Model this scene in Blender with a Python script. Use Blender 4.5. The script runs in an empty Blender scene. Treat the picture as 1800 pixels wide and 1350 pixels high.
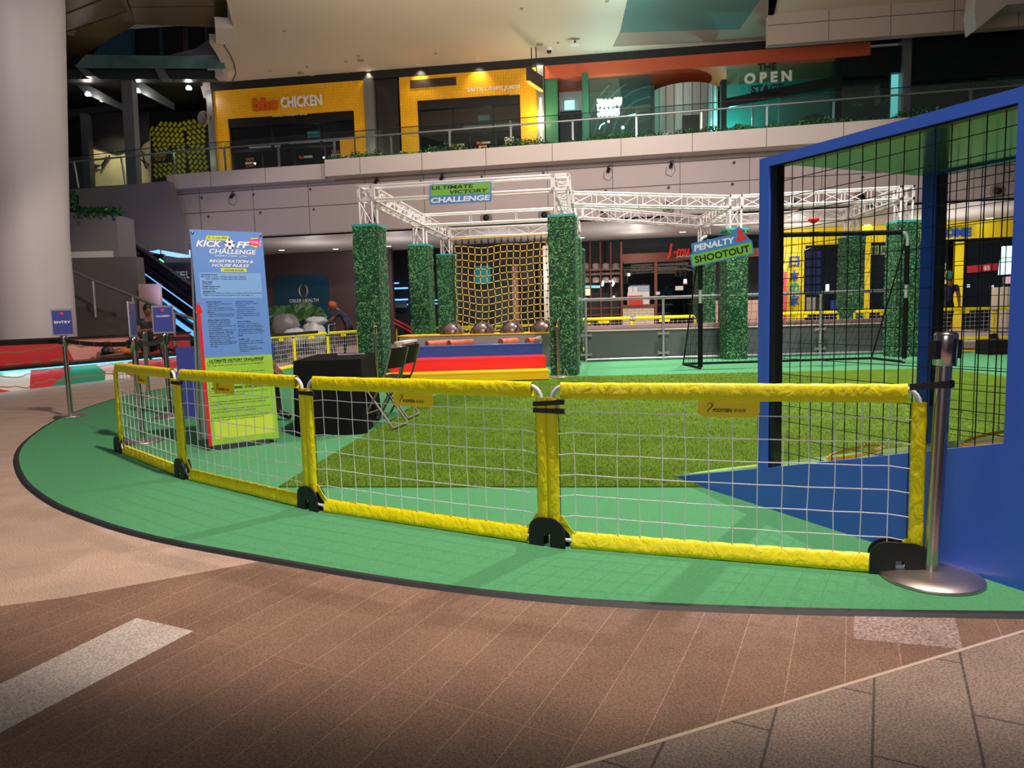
import bpy, bmesh, math, random
from mathutils import Vector, Matrix
import numpy as np
random.seed(7)
SC = bpy.context.scene
COL = SC.collection
# ------------------------------------------------------------------ camera
EYE = 1.12; FPX = 1230.0
_roll = math.atan(-0.0272); _pitch = math.atan((675-552)*math.cos(_roll)/FPX)
_n = Vector((math.sin(_roll), -math.cos(_roll), 0))
_up = _n*math.cos(_pitch) - Vector((0, 0, 1))*math.sin(_pitch)
_fw = (Vector((0, 0, 1)) - _up*_up.z).normalized()
_rt = _fw.cross(_up)
if _rt.x < 0: _rt = -_rt
CR = Matrix((_rt, _fw, _up))            # image-space direction -> world
def ray(x, y): return CR @ Vector(((x-900)/FPX, (y-675)/FPX, 1))
def G(x, y, z=0.0):                      # photograph direction met with a level plane
    r = ray(x, y); t = (z-EYE)/r.z
    return Vector((r.x*t, r.y*t, z))
def D(x, y, Y):                          # photograph direction met with the plane at depth Y
    r = ray(x, y); t = Y/r.y
    return Vector((r.x*t, Y, EYE+r.z*t))
cam_d = bpy.data.cameras.new('camera'); cam = bpy.data.objects.new('camera', cam_d); COL.objects.link(cam)
cam_d.sensor_fit = 'HORIZONTAL'; cam_d.sensor_width = 36; cam_d.lens = FPX/1800*36
cam_d.clip_start = 0.05; cam_d.clip_end = 200
ax_x = CR @ Vector((1, 0, 0)); ax_y = CR @ Vector((0, -1, 0)); ax_z = CR @ Vector((0, 0, -1))
cam.matrix_world = Matrix(((ax_x.x, ax_y.x, ax_z.x, 0), (ax_x.y, ax_y.y, ax_z.y, 0), (ax_x.z, ax_y.z, ax_z.z, EYE), (0, 0, 0, 1)))
SC.camera = cam
# ------------------------------------------------------------------ light
SC.view_settings.view_transform = 'Standard'; SC.view_settings.look = 'None'
SC.view_settings.exposure = 0.0; SC.view_settings.gamma = 1.0; SC.view_settings.use_curve_mapping = False
w = bpy.data.worlds.new('night_air'); SC.world = w; w.use_nodes = True
w.node_tree.nodes['Background'].inputs[0].default_value = (0.62, 0.56, 0.60, 1)
w.node_tree.nodes['Background'].inputs[1].default_value = 0.085
def light(name, kind, loc, tgt, power, col, size=0.3, spot=60, blend=0.4, sy=None):
    d = bpy.data.lights.new(name, kind); o = bpy.data.objects.new(name, d); COL.objects.link(o)
    d.energy = power; d.color = col
    if kind == 'AREA':
        d.size = size
        if sy: d.shape = 'RECTANGLE'; d.size_y = sy
    else: d.shadow_soft_size = size
    if kind == 'SPOT': d.spot_size = math.radians(spot); d.spot_blend = blend
    o.location = loc
    o.rotation_euler = (Vector(tgt)-Vector(loc)).to_track_quat('-Z', 'Y').to_euler()
    return o
WARM = (1.0, .86, .76)
light('arena_flood', 'SPOT', (5.0, 13.2, 9.4), (4.6, 13.2, 0), 6200, (1, .92, .88), .35, 92, .8)
light('arena_flood', 'SPOT', (0.5, 15.5, 9.4), (-.5, 15.5, 0), 3800, (1, .9, .84), .35, 80, .8)
light('front_flood', 'SPOT', (6.5, 11.5, 9.2), (1.5, 6.5, 0), 4600, (1, .88, .78), .12, 32, .3)
light('pavement_flood', 'SPOT', (1.5, 2.0, 9.0), (1.51, 10.47, 0), 4500, (1, .85, .74), .25, 93, .12)
light('walkway_flood', 'SPOT', (-5.0, 9.0, 9.2), (-9.0, 15.2, 3), 800, (1, .88, .84), .25, 70, .8)
light('roof_fill', 'AREA', (0, 3.6, 7.6), (0, 14, 6.2), 200, (1, .90, .88), 6)
light('hall_fill', 'AREA', (1, 13, 6.6), (1, 22.5, 6.0), 250, (1, .89, .86), 14, sy=2.0)
light('ceiling_wash', 'AREA', (0, 17, 6.4), (0, 22, 10), 195, (1, .78, .62), 10, sy=2)
light('camera_side_fill', 'AREA', (-2.5, -3.2, 2.4), (0, 4, 2.8), 85, (.92, .92, 1), 3.5, sy=1.6)  # added fill behind the camera, lifts faces turned towards it
light('blue_wash', 'SPOT', (-8.5, 17.5, 1.6), (-9.6, 23.5, 4.6), 240, (.45, .5, 1), .3, 80, 1)
ORD = ('first', 'second', 'third', 'fourth', 'fifth', 'sixth', 'seventh', 'eighth', 'ninth', 'tenth', 'eleventh', 'twelfth', 'thirteenth')
# ------------------------------------------------------------------ materials
MATS = {}
def mat(name, col, rough=.6, metal=0., spec=.5, emit=None, es=1., noise=None, bump=None, alpha=None, coat=0., aniso=None):
    """noise=(scale, amount, detail) varies the base colour; bump=(scale, strength)"""
    if name in MATS: return MATS[name]
    m = bpy.data.materials.new(name); m.use_nodes = True; MATS[name] = m
    nt = m.node_tree; b = nt.nodes['Principled BSDF']
    b.inputs['Base Color'].default_value = (*col, 1); b.inputs['Roughness'].default_value = rough
    b.inputs['Metallic'].default_value = metal; b.inputs['Specular IOR Level'].default_value = spec
    b.inputs['Coat Weight'].default_value = coat
    if emit: b.inputs['Emission Color'].default_value = (*emit, 1); b.inputs['Emission Strength'].default_value = es
    tc = None
    if noise or bump: tc = nt.nodes.new('ShaderNodeTexCoord')
    if noise:
        n = nt.nodes.new('ShaderNodeTexNoise'); n.inputs['Scale'].default_value = noise[0]
        n.inputs['Detail'].default_value = noise[2] if len(noise) > 2 else 3
        nt.links.new(tc.outputs['Object'], n.inputs['Vector'])
        r = nt.nodes.new('ShaderNodeMapRange'); a = noise[1]
        r.inputs[1].default_value = .3; r.inputs[2].default_value = .7
        r.inputs[3].default_value = 1-a; r.inputs[4].default_value = 1+a
        nt.links.new(n.outputs['Fac'], r.inputs[0])
        v = nt.nodes.new('ShaderNodeVectorMath'); v.operation = 'SCALE'
        v.inputs[0].default_value = col
        nt.links.new(r.outputs[0], v.inputs['Scale']); nt.links.new(v.outputs[0], b.inputs['Base Color'])
    if bump:
        n = nt.nodes.new('ShaderNodeTexNoise'); n.inputs['Scale'].default_value = bump[0]; n.inputs['Detail'].default_value = 4
        nt.links.new(tc.outputs['Object'], n.inputs['Vector'])
        bp = nt.nodes.new('ShaderNodeBump'); bp.inputs['Strength'].default_value = bump[1]; bp.inputs['Distance'].default_value = .02
        nt.links.new(n.outputs['Fac'], bp.inputs['Height']); nt.links.new(bp.outputs[0], b.inputs['Normal'])
    return m
def glass(name, tint, refl=.12, rough=.02):
    if name in MATS: return MATS[name]
    m = bpy.data.materials.new(name); m.use_nodes = True; MATS[name] = m
    nt = m.node_tree; nt.nodes.clear()
    o = nt.nodes.new('ShaderNodeOutputMaterial'); mx = nt.nodes.new('ShaderNodeMixShader')
    t = nt.nodes.new('ShaderNodeBsdfTransparent'); t.inputs[0].default_value = (*tint, 1)
    g = nt.nodes.new('ShaderNodeBsdfGlossy'); g.inputs['Roughness'].default_value = rough
    mx.inputs[0].default_value = refl
    nt.links.new(t.outputs[0], mx.inputs[1]); nt.links.new(g.outputs[0], mx.inputs[2]); nt.links.new(mx.outputs[0], o.inputs[0])
    return m
# ------------------------------------------------------------------ mesh building
Z = Vector((0, 0, 1))
class Fr:
    """upright plane  Y = c - s*X ; u runs along it, k behind it, z up"""
    def __init__(s, c, sl):
        s.o = Vector((0, c, 0)); s.U = Vector((1, -sl, 0)).normalized(); s.N = Vector((sl, 1, 0)).normalized()
    def p(s, u, z, k=0.): return s.o + s.U*u + s.N*k + Z*z
    def hit(s, px, py, k=0.):
        r = ray(px, py); e = Vector((0, 0, EYE)); o = s.o + s.N*k
        t = (o-e).dot(s.N)/r.dot(s.N); q = e + r*t - s.o
        return q.dot(s.U), q.z
    def at(s, px, py, k=0.): u, z = s.hit(px, py, k); return s.p(u, z, k)
class Line(Fr):
    def __init__(s, a, b):
        s.o = Vector((a[0], a[1], 0)); s.U = (Vector((b[0], b[1], 0))-s.o).normalized(); s.N = Vector((-s.U.y, s.U.x, 0))
        s.len = (Vector((b[0], b[1], 0))-s.o).length
_txt = {}
def text_geo(s, bold=0., shear=0., res=3):
    key = (s, bold, shear, res)
    if key in _txt: return _txt[key]
    cu = bpy.data.curves.new('t', 'FONT'); cu.body = s; cu.size = 1; cu.offset = bold; cu.shear = shear; cu.resolution_u = res
    cu.fill_mode = 'FRONT'
    ob = bpy.data.objects.new('t', cu); COL.objects.link(ob)
    dg = bpy.context.evaluated_depsgraph_get(); me = bpy.data.meshes.new_from_object(ob.evaluated_get(dg))
    vs = [v.co.copy() for v in me.vertices]; fs = [tuple(p.vertices) for p in me.polygons]
    bpy.data.objects.remove(ob); bpy.data.curves.remove(cu); bpy.data.meshes.remove(me)
    _txt[key] = (vs, fs); return vs, fs
class MB:
    def __init__(s): s.v = []; s.f = []; s.mi = []; s.sm = []; s.m = 0; s.s = False
    def add(s, vs, fs):
        o = len(s.v); s.v += [Vector(v) for v in vs]
        for f in fs: s.f.append(tuple(i+o for i in f)); s.mi.append(s.m); s.sm.append(s.s)
        return s
    def hexa(s, c):   # 8 corners: bottom 4 ccw, top 4
        return s.add(c, [(3, 2, 1, 0), (4, 5, 6, 7), (0, 1, 5, 4), (1, 2, 6, 5), (2, 3, 7, 6), (3, 0, 4, 7)])
    def box(s, x0, x1, y0, y1, z0, z1):
        return s.hexa([(x0, y0, z0), (x1, y0, z0), (x1, y1, z0), (x0, y1, z0), (x0, y0, z1), (x1, y0, z1), (x1, y1, z1), (x0, y1, z1)])
    def fbox(s, fr, u0, u1, z0, z1, k0, k1):
        return s.hexa([fr.p(u0, z0, k0), fr.p(u1, z0, k0), fr.p(u1, z0, k1), fr.p(u0, z0, k1), fr.p(u0, z1, k0), fr.p(u1, z1, k0), fr.p(u1, z1, k1), fr.p(u0, z1, k1)])
    def pbox(s, fr, px0, py0, px1, py1, k0, k1, face=0.):   # box on a frame from two picture corners
        u0, z1 = fr.hit(px0, py0, k0); u1, z0 = fr.hit(px1, py1, k0)
        return s.fbox(fr, u0, u1, z0, z1, k0, k1)
    def obox(s, c, ax, ay, az):      # oriented box: centre, three half-axes
        c = Vector(c); ax = Vector(ax); ay = Vector(ay); az = Vector(az)
        return s.hexa([c-ax-ay-az, c+ax-ay-az, c+ax+ay-az, c-ax+ay-az, c-ax-ay+az, c+ax-ay+az, c+ax+ay+az, c-ax+ay+az])
    def slab(s, pts, d):             # polygon pushed along d
        n = len(pts); d = Vector(d); p = [Vector(q) for q in pts]
        fs = [tuple(range(n)), tuple(range(2*n-1, n-1, -1))] + [(i, i+n, (i+1) % n+n, (i+1) % n) for i in range(n)]
        return s.add(p+[q+d for q in p], fs)
    def quad(s, a, b, c, d): return s.add([a, b, c, d], [(0, 1, 2, 3)])
    def tube(s, pts, r, seg=8, closed=False, cap=True):
        pts = [Vector(p) for p in pts]; n = len(pts); vs = []
        rs = r if isinstance(r, (list, tuple)) else [r]*n
        prev = None; sm = s.s; s.s = seg > 5
        for i, p in enumerate(pts):
            if closed: t = pts[(i+1) % n]-pts[i-1]
            else: t = pts[min(i+1, n-1)]-pts[max(i-1, 0)]
            t = t.normalized() if t.length > 1e-9 else Z
            if prev is None:
                a = t.cross(Z if abs(t.z) < .9 else Vector((0, 1, 0))).normalized()
            else:
                a = prev-t*prev.dot(t)
                a = a.normalized() if a.length > 1e-6 else t.orthogonal().normalized()
            prev = a; b = t.cross(a)
            for j in range(seg):
                g = 2*math.pi*j/seg+math.pi/seg; vs.append(p+a*math.cos(g)*rs[i]+b*math.sin(g)*rs[i])
        fs = []
        for i in range(n if closed else n-1):
            k = (i+1) % n
            for j in range(seg): l = (j+1) % seg; fs.append((i*seg+j, i*seg+l, k*seg+l, k*seg+j))
        s.add(vs, fs)
        s.s = False
        if cap and not closed:
            s.add(vs[:seg], [tuple(range(seg-1, -1, -1))]); s.add(vs[-seg:], [tuple(range(seg))])
        s.s = sm; return s
    def cyl(s, a, b, r, seg=10, r2=None): return s.tube([a, b], [r, r if r2 is None else r2], seg)
    def lathe(s, c, prof, seg=20, axis=Z, sm=True):
        c = Vector(c); axis = Vector(axis).normalized(); a = axis.orthogonal().normalized(); b = axis.cross(a); o = s.s; s.s = sm
        vs = []
        for r, h in prof:
            for j in range(seg):
                g = 2*math.pi*j/seg; vs.append(c+axis*h+a*math.cos(g)*r+b*math.sin(g)*r)
        fs = []
        for i in range(len(prof)-1):
            for j in range(seg): l = (j+1) % seg; fs.append((i*seg+j, i*seg+l, (i+1)*seg+l, (i+1)*seg+j))
        s.add(vs, fs); s.s = False
        if prof[0][0] > 1e-5: s.add(vs[:seg], [tuple(range(seg-1, -1, -1))])
        if prof[-1][0] > 1e-5: s.add(vs[-seg:], [tuple(range(seg))])
        s.s = o; return s
    def ball(s, c, r, seg=14, rings=9, sc=(1, 1, 1), rot=None):
        c = Vector(c); vs = []; o = s.s; s.s = True
        for i in range(rings+1):
            t = math.pi*i/rings
            for j in range(seg):
                g = 2*math.pi*j/seg; q = Vector((math.sin(t)*math.cos(g)*sc[0], math.sin(t)*math.sin(g)*sc[1], math.cos(t)*sc[2]))*r
                vs.append(c+(rot @ q if rot else q))
        fs = [(i*seg+j, (i+1)*seg+j, (i+1)*seg+(j+1) % seg, i*seg+(j+1) % seg) for i in range(rings) for j in range(seg)]
        s.add(vs, fs); s.s = o; return s
    def surf(s, fn, nu, nv, sm=True):
        o = s.s; s.s = sm
        vs = [fn(i/nu, j/nv) for i in range(nu+1) for j in range(nv+1)]
        fs = [(i*(nv+1)+j, (i+1)*(nv+1)+j, (i+1)*(nv+1)+j+1, i*(nv+1)+j+1) for i in range(nu) for j in range(nv)]
        s.add(vs, fs); s.s = o; return s
    def text(s, st, a, right, up, w, h=None, bold=0., shear=0., depth=0., align='l', res=3, nrm=None):
        """lettering whose box starts at a (lower left), width w, height h"""
        vs, fs = text_geo(st, bold, shear, res)
        if not vs: return s
        x0 = min(v.x for v in vs); x1 = max(v.x for v in vs); y0 = min(v.y for v in vs); y1 = max(v.y for v in vs)
        sx = w/(x1-x0); sy = sx if h is None else h/(y1-y0)
        a = Vector(a); right = Vector(right).normalized(); up = Vector(up).normalized()
        n = right.cross(up)
        q = [a+right*(v.x-x0)*sx+up*(v.y-y0)*sy for v in vs]
        s.add([p+n*depth for p in q], fs)
        if depth:
            cnt = {}
            for f in fs:
                for i in range(len(f)):
                    e = (f[i], f[(i+1) % len(f)]); cnt[e] = 1
            side = [(e[0], e[1]) for e in cnt if (e[1], e[0]) not in cnt]
            s.add(q+[p+n*depth for p in q], [(b0, b1, b1+len(q), b0+len(q)) for b0, b1 in side])
        return s
    def mesh(s, name, mats, inv=None):
        me = bpy.data.meshes.new(name)
        vs = [inv @ v for v in s.v] if inv is not None else s.v
        me.from_pydata([tuple(v) for v in vs], [], s.f)
        for m in (mats if isinstance(mats, (list, tuple)) else [mats]): me.materials.append(m)
        me.polygons.foreach_set('material_index', s.mi); me.polygons.foreach_set('use_smooth', s.sm)
        me.update(); return me
ROOT = {}
def setp(o, label, cat, group, kind):
    if label: o['label'] = label
    if cat: o['category'] = cat
    if group: o['group'] = group
    if kind: o['kind'] = kind
def thing(name, label, cat, loc, rz=0., group=None):
    o = bpy.data.objects.new(name, None); COL.objects.link(o); o.location = loc; o.rotation_euler = (0, 0, rz)
    o.empty_display_size = .1; setp(o, label, cat, group, None)
    ROOT[o] = Matrix.Translation(Vector(loc)) @ Matrix.Rotation(rz, 4, 'Z'); return o
def part(name, mb, mats, parent, label=None, kind=None):
    inv = ROOT[parent].inverted() if parent in ROOT else Matrix.Identity(4)
    o = bpy.data.objects.new(name, mb.mesh(name, mats, inv)); COL.objects.link(o); o.parent = parent
    ROOT[o] = ROOT[parent]
    if label: o['label'] = label
    if kind: o['kind'] = kind
    return o
def one(name, mb, mats, label=None, cat=None, group=None, kind=None):   # a thing that is one mesh
    lo = [min(v[i] for v in mb.v) for i in range(3)]; hi = [max(v[i] for v in mb.v) for i in range(3)]
    c = Vector(((lo[0]+hi[0])/2, (lo[1]+hi[1])/2, lo[2]))
    o = bpy.data.objects.new(name, mb.mesh(name, mats, Matrix.Translation(-c))); COL.objects.link(o); o.location = c
    setp(o, label, cat, group, kind); ROOT[o] = Matrix.Translation(c); return o
def struct(name, mb, mats, parent=None):
    if parent: return part(name, mb, mats, parent)
    return one(name, mb, mats, kind='structure')
def copy_tree(o, loc=None, rz=None, label=None, group=None, parent=None):
    c = o.copy(); COL.objects.link(c)
    if parent: c.parent = parent
    for ch in [x for x in COL.objects if x.parent == o]: copy_tree(ch, parent=c)
    if loc is not None: c.location = loc
    if rz is not None: c.rotation_euler = (0, 0, rz)
    if label: c['label'] = label
    if group: c['group'] = group
    return c
def srgb(r, g, b):
    f = lambda c: (c/255/12.92) if c/255 <= .04045 else ((c/255+.055)/1.055)**2.4
    return (f(r), f(g), f(b))
# ================================================================== GROUND
def paver(name, c1, c2, mort, ang, bw, bh, ms=.004, off=.5, sp=150, amt=.34, rough=.55):
    m = bpy.data.materials.new(name); m.use_nodes = True; MATS[name] = m
    nt = m.node_tree; N = nt.nodes; L = nt.links; b = N['Principled BSDF']; b.inputs['Roughness'].default_value = rough
    b.inputs['Specular IOR Level'].default_value = .35
    g = N.new('ShaderNodeNewGeometry'); mp = N.new('ShaderNodeMapping'); mp.inputs['Rotation'].default_value = (0, 0, -math.radians(ang))
    L.new(g.outputs['Position'], mp.inputs['Vector'])
    br = N.new('ShaderNodeTexBrick'); br.offset = off; br.inputs['Scale'].default_value = 1
    br.inputs['Color1'].default_value = (*c1, 1); br.inputs['Color2'].default_value = (*c2, 1); br.inputs['Mortar'].default_value = (*mort, 1)
    br.inputs['Mortar Size'].default_value = ms; br.inputs['Mortar Smooth'].default_value = .2
    br.inputs['Brick Width'].default_value = bw; br.inputs['Row Height'].default_value = bh
    L.new(mp.outputs[0], br.inputs['Vector'])
    n = N.new('ShaderNodeTexNoise'); n.inputs['Scale'].default_value = sp; n.inputs['Detail'].default_value = 3
    L.new(g.outputs['Position'], n.inputs['Vector'])
    n2 = N.new('ShaderNodeTexNoise'); n2.inputs['Scale'].default_value = 3; n2.inputs['Detail'].default_value = 5
    L.new(g.outputs['Position'], n2.inputs['Vector'])
    r = N.new('ShaderNodeMapRange'); r.inputs[1].default_value = .35; r.inputs[2].default_value = .65; r.inputs[3].default_value = 1-amt; r.inputs[4].default_value = 1+amt
    L.new(n.outputs['Fac'], r.inputs[0])
    r2 = N.new('ShaderNodeMapRange'); r2.inputs[1].default_value = .3; r2.inputs[2].default_value = .7; r2.inputs[3].default_value = .86; r2.inputs[4].default_value = 1.14
    L.new(n2.outputs['Fac'], r2.inputs[0])
    mu = N.new('ShaderNodeMath'); mu.operation = 'MULTIPLY'; L.new(r.outputs[0], mu.inputs[0]); L.new(r2.outputs[0], mu.inputs[1])
    v = N.new('ShaderNodeVectorMath'); v.operation = 'SCALE'; L.new(br.outputs['Color'], v.inputs[0]); L.new(mu.outputs[0], v.inputs['Scale'])
    L.new(v.outputs[0], b.inputs['Base Color'])
    bp = N.new('ShaderNodeBump'); bp.inputs['Strength'].default_value = .25; bp.inputs['Distance'].default_value = .003
    L.new(n.outputs['Fac'], bp.inputs['Height']); L.new(bp.outputs[0], b.inputs['Normal'])
    return m
P_LIGHT = paver('light_granite_pavers', (.42, .30, .23), (.39, .275, .21), (.33, .235, .18), 8, 1.1, .42, .0018)
P_DARK = paver('brown_granite_pavers', (.20, .117, .080), (.178, .103, .071), (.34, .22, .16), 64, 40, .157, .0016)
P_GREY = paver('speckled_granite_pavers', (.25, .185, .145), (.235, .172, .135), (.09, .07, .06), 62, .62, .24, .004, amt=.38)
P_STRIPE = paver('pale_granite_paver', (.47, .40, .35), (.46, .39, .34), (.3, .25, .22), 64, 3, 3, .001)
def flat(pts, z, d=.02):
    mb = MB(); mb.slab([(p[0], p[1], z) for p in pts], (0, 0, -d)); return mb
struct('floor', flat([(-30, -3), (30, -3), (30, 45), (-30, 45)], 0, .1), P_LIGHT)
dk = [G(*p) for p in ((1000, 1352), (1640, 1167), (1800, 1110))]
d0, d1 = dk[0], dk[2]; dv = (d1-d0).normalized()
far_l = [G(-200, 1095), G(0, 1066), G(120, 1050), G(470, 985)]
struct('floor_band', flat([(-3.2, .3)] + [(p.x, p.y) for p in far_l] + [(-.3, 3.3), (2.0, 3.0)] + [tuple((d1+dv*3)[:2]), tuple((d0-dv*2)[:2])], .0012, .001), P_DARK)
struct('floor_apron', flat([tuple((d0-dv*2)[:2]), tuple((d0-dv*2)[:2] )[:1]+(-1.5,), (7, -1.5), (7, 4), tuple((d1+dv*3)[:2])], .0010, .0008), P_GREY)
mb = MB(); nrm = Vector((-dv.y, dv.x, 0))*.006
mb.obox((d0+d1)/2+Vector((0, 0, .001)), dv*2.5, nrm, (0, 0, .0015))
struct('trim_1', mb, mat('pale_metal_trim', srgb(214, 190, 170), .35, .3))
struct('floor_stripe', flat([G(*p)[:2] for p in ((-220, 1310), (240, 1087), (340, 1110), (-220, 1405))], .0022, .001), P_STRIPE)
struct('floor_stone', flat([G(*p)[:2] for p in ((1500, 1124), (1503, 1068), (1674, 1068), (1692, 1142))], .0022, .001), paver('rosy_granite_paver', (.30, .215, .19), (.29, .21, .185), (.2, .15, .13), 64, 5, 5, .0005, amt=.5, sp=110))
mb = MB()
for a_, b_ in (((122, 1048), (446, 1143)), ((446, 1143), (855, 1257)), ((855, 1257), (1020, 1306))):
    pa, pb = G(*a_), G(*b_); dd = (pb-pa).normalized(); ww = Vector((-dd.y, dd.x, 0))*.0014; mb.slab([pa-ww+Z*.0016, pb-ww+Z*.0016, pb+ww+Z*.0016, pa+ww+Z*.0016], (0, 0, -.0004))
struct('trim_9', mb, mat('pale_mortar_line', srgb(150, 118, 98), .8))
# ------------------------------------------------------------------ carpet
cpx = [(293, 682), (200, 702), (142, 722), (95, 740), (45, 775), (27, 805), (40, 845), (75, 875), (120, 900), (250, 945), (470, 985), (700, 1025), (950, 1055), (1200, 1070), (1500, 1079), (1800, 1083)]
cw = [Vector((-5.6, 13.5)), Vector((-6.0, 12.2))] + [G(*p).to_2d() for p in cpx[1:]] + [Vector((2.6, 2.33)), Vector((3.6, 2.4)), Vector((5, 2.7))]
def smooth2(pts, it=2):
    for _ in range(it):
        q = [pts[0]]
        for a, b in zip(pts, pts[1:]): q += [a*.75+b*.25, a*.25+b*.75]
        pts = q+[pts[-1]]
    return pts
cw = smooth2(cw)
carpet_green = mat('green_carpet_pile', srgb(78, 142, 98), .95, spec=.1, noise=(130, .13, 6), bump=(600, .25))
ct = thing('green_carpet', 'large green event carpet with a curved black edge covering the paving', 'carpet', (0, 8, 0))
mb = MB(); poly = [(p.x, p.y, .012) for p in cw] + [(13, 3, .012), (13, 21, .012), (-4.6, 21, .012)]
mb.slab(poly[::-1], (0, 0, -.009)); part('carpet_pile', mb, carpet_green, ct)
mb = MB()
for (a, b) in zip(cw, cw[1:]):
    pass
nn = []
for i, p in enumerate(cw):
    t = (cw[min(i+1, len(cw)-1)]-cw[max(i-1, 0)]).normalized(); nn.append(Vector((t.y, -t.x)))
sgn = 1 if (nn[len(nn)//2].y < 0) else -1
def rp(i, w, h): q = cw[i]+nn[i]*sgn*w; return (q.x, q.y, h)
for i in range(len(cw)-1):
    for (w0, h0, w1, h1) in ((-.012, .0135, .012, .0135), (.012, .0135, .03, .001)):
        mb.quad(rp(i, w0, h0), rp(i, w1, h1), rp(i+1, w1, h1), rp(i+1, w0, h0))
part('edge_strip', mb, mat('black_rubber_edge', (.012, .013, .016), .65), ct)
# turf with real short blades near the camera
turf_pts = [G(490, 860), G(1350, 860), Vector((1.75, 4.6, 0)), Vector((4.6, 4.6, 0)), Vector((7.2, 7.5, 0)), Vector((7.2, 11.7, 0)), Vector((.6, 12.0, 0)), Vector((-.9, 10.2, 0)), G(745, 705)]
tf = thing('artificial_turf', 'mid-green artificial grass lawn laid over the carpet behind the yellow fence', 'artificial grass', (1.5, 8, .012))
mb = MB(); mb.slab([(p.x, p.y, .022) for p in turf_pts][::-1], (0, 0, -.009))
turf_base = mat('turf_backing', srgb(88, 118, 28), .9, spec=.1, noise=(3.5, .2, 8), bump=(300, .6)); part('turf_backing', mb, turf_base, tf)
def inside(x, y, P):
    c = False; n = len(P); j = n-1
    for i in range(n):
        if (P[i].y > y) != (P[j].y > y) and x < (P[j].x-P[i].x)*(y-P[i].y)/(P[j].y-P[i].y)+P[i].x: c = not c
        j = i
    return c
mb = MB(); rg = random.Random(3); vs = []; fs = []; mi = []
while len(fs) < 95000:
    y = 4.2+7.8*rg.random()**1.9; x = rg.uniform(-1.7, 4.6)
    if not inside(x, y, turf_pts) or (x > 1.5 and y < 4.7 and x > 2.2): continue
    sc = .7+y*.085; h = rg.uniform(.008, .017)*(.8+.35*sc); a = rg.uniform(0, 6.28); wd = .0022*sc; b = rg.uniform(0, 6.28); ln = rg.uniform(.004, .016)
    i = len(vs); dx = math.cos(a)*wd; dy = math.sin(a)*wd
    vs += [(x-dx, y-dy, .02), (x+dx, y+dy, .02), (x+math.cos(b)*ln, y+math.sin(b)*ln, .02+h)]; fs.append((i, i+1, i+2)); mi.append(rg.choice((0, 0, 1, 1, 2)))
mb.add(vs, fs); mb.mi = mi
part('grass_blades', mb, [mat('turf_green', srgb(84, 122, 24), .6), mat('turf_yellow_green', srgb(116, 150, 44), .6), mat('turf_dark_green', srgb(56, 92, 18), .6)], tf, kind='stuff')
# ================================================================== YELLOW FENCES
def fabric(name, col, sc=22, st=.55, rough=.42):
    m = mat(name, col, rough, spec=.45)
    nt = m.node_tree; b = nt.nodes['Principled BSDF']; tc = nt.nodes.new('ShaderNodeTexCoord')
    mp = nt.nodes.new('ShaderNodeMapping'); mp.inputs['Scale'].default_value = (1, 1, .6); mp.inputs['Rotation'].default_value = (0, .7, .3)
    n = nt.nodes.new('ShaderNodeTexNoise'); n.inputs['Scale'].default_value = sc; n.inputs['Detail'].default_value = 3; n.inputs['Distortion'].default_value = .8
    bp = nt.nodes.new('ShaderNodeBump'); bp.inputs['Strength'].default_value = st; bp.inputs['Distance'].default_value = .02
    nt.links.new(tc.outputs['Object'], mp.inputs[0]); nt.links.new(mp.outputs[0], n.inputs['Vector'])
    nt.links.new(n.outputs['Fac'], bp.inputs['Height']); nt.links.new(bp.outputs[0], b.inputs['Normal']); return m
YEL = fabric('yellow_nylon', srgb(240, 224, 4))
AMB = mat('amber_tab_fabric', srgb(255, 222, 20), .6); INK = mat('black_ink', (.012, .012, .014), .6)
PVC = mat('white_pvc_tube', srgb(225, 225, 230), .3); STR = mat('white_net_cord', srgb(244, 242, 246), .7)
BLK = mat('matt_black_board', (.008, .008, .009), .55); VEL = mat('black_webbing', (.012, .011, .013), .7)
def sleeve(mb, A, B, w, t, W, N, rg, n=30, wr=.0035, close=True):
    A = Vector(A); B = Vector(B)
    ph = [rg.uniform(0, 6.28) for _ in range(6)]; fq = [rg.uniform(25, 60) for _ in range(3)]
    L = (B-A).length
    def fn(u, v):
        g = 2*math.pi*v; c = math.cos(g); s_ = math.sin(g)
        x = math.copysign(abs(c)**.7, c)*w/2; y = math.copysign(abs(s_)**.8, s_)*t/2
        d = wr*(math.sin(fq[0]*u*L+ph[0]+3*v*6.28)+.6*math.sin(fq[1]*u*L+ph[1]-2*v*6.28)+.5*math.sin(9*u*L+ph[2]))
        return A+(B-A)*u+W*(x+d*.6*abs(c))+N*(y+d*math.copysign(1, s_)*.7)
    mb.surf(fn, n, 14)
    return mb
def foot(mb, fr, u, w=.19, h=.14, t=.008, gap=.026, slot=.017):
    for k in (-gap, gap):
        pts = []; r = h*.5
        for i in range(9):
            a = math.pi/2*i/8; pts.append((w/2-r+r*math.cos(a), h-r+r*math.sin(a)))
        outl = [(w/2, 0)]+pts+[(-x, z) for x, z in pts[::-1]]+[(-w/2, 0), (-slot, 0), (-slot, .062), (slot, .062), (slot, 0)]
        # build as two halves plus bridge so the slot is real
        right = [(slot, 0), (w/2, 0)]+pts+[(0, h), (0, .062), (slot, .062)]
        left = [(-x, z) for x, z in right][::-1]
        for pl in (right, left):
            mb.slab([fr.p(u+x, z+.012, k-t/2) for x, z in pl], fr.N*t)
    mb.fbox(fr, u-.02, u+.02, .075, .105, -gap, gap)
    mb.fbox(fr, u+slot+.004, u+w/2-.012, .012, .022, -gap, .075)
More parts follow.
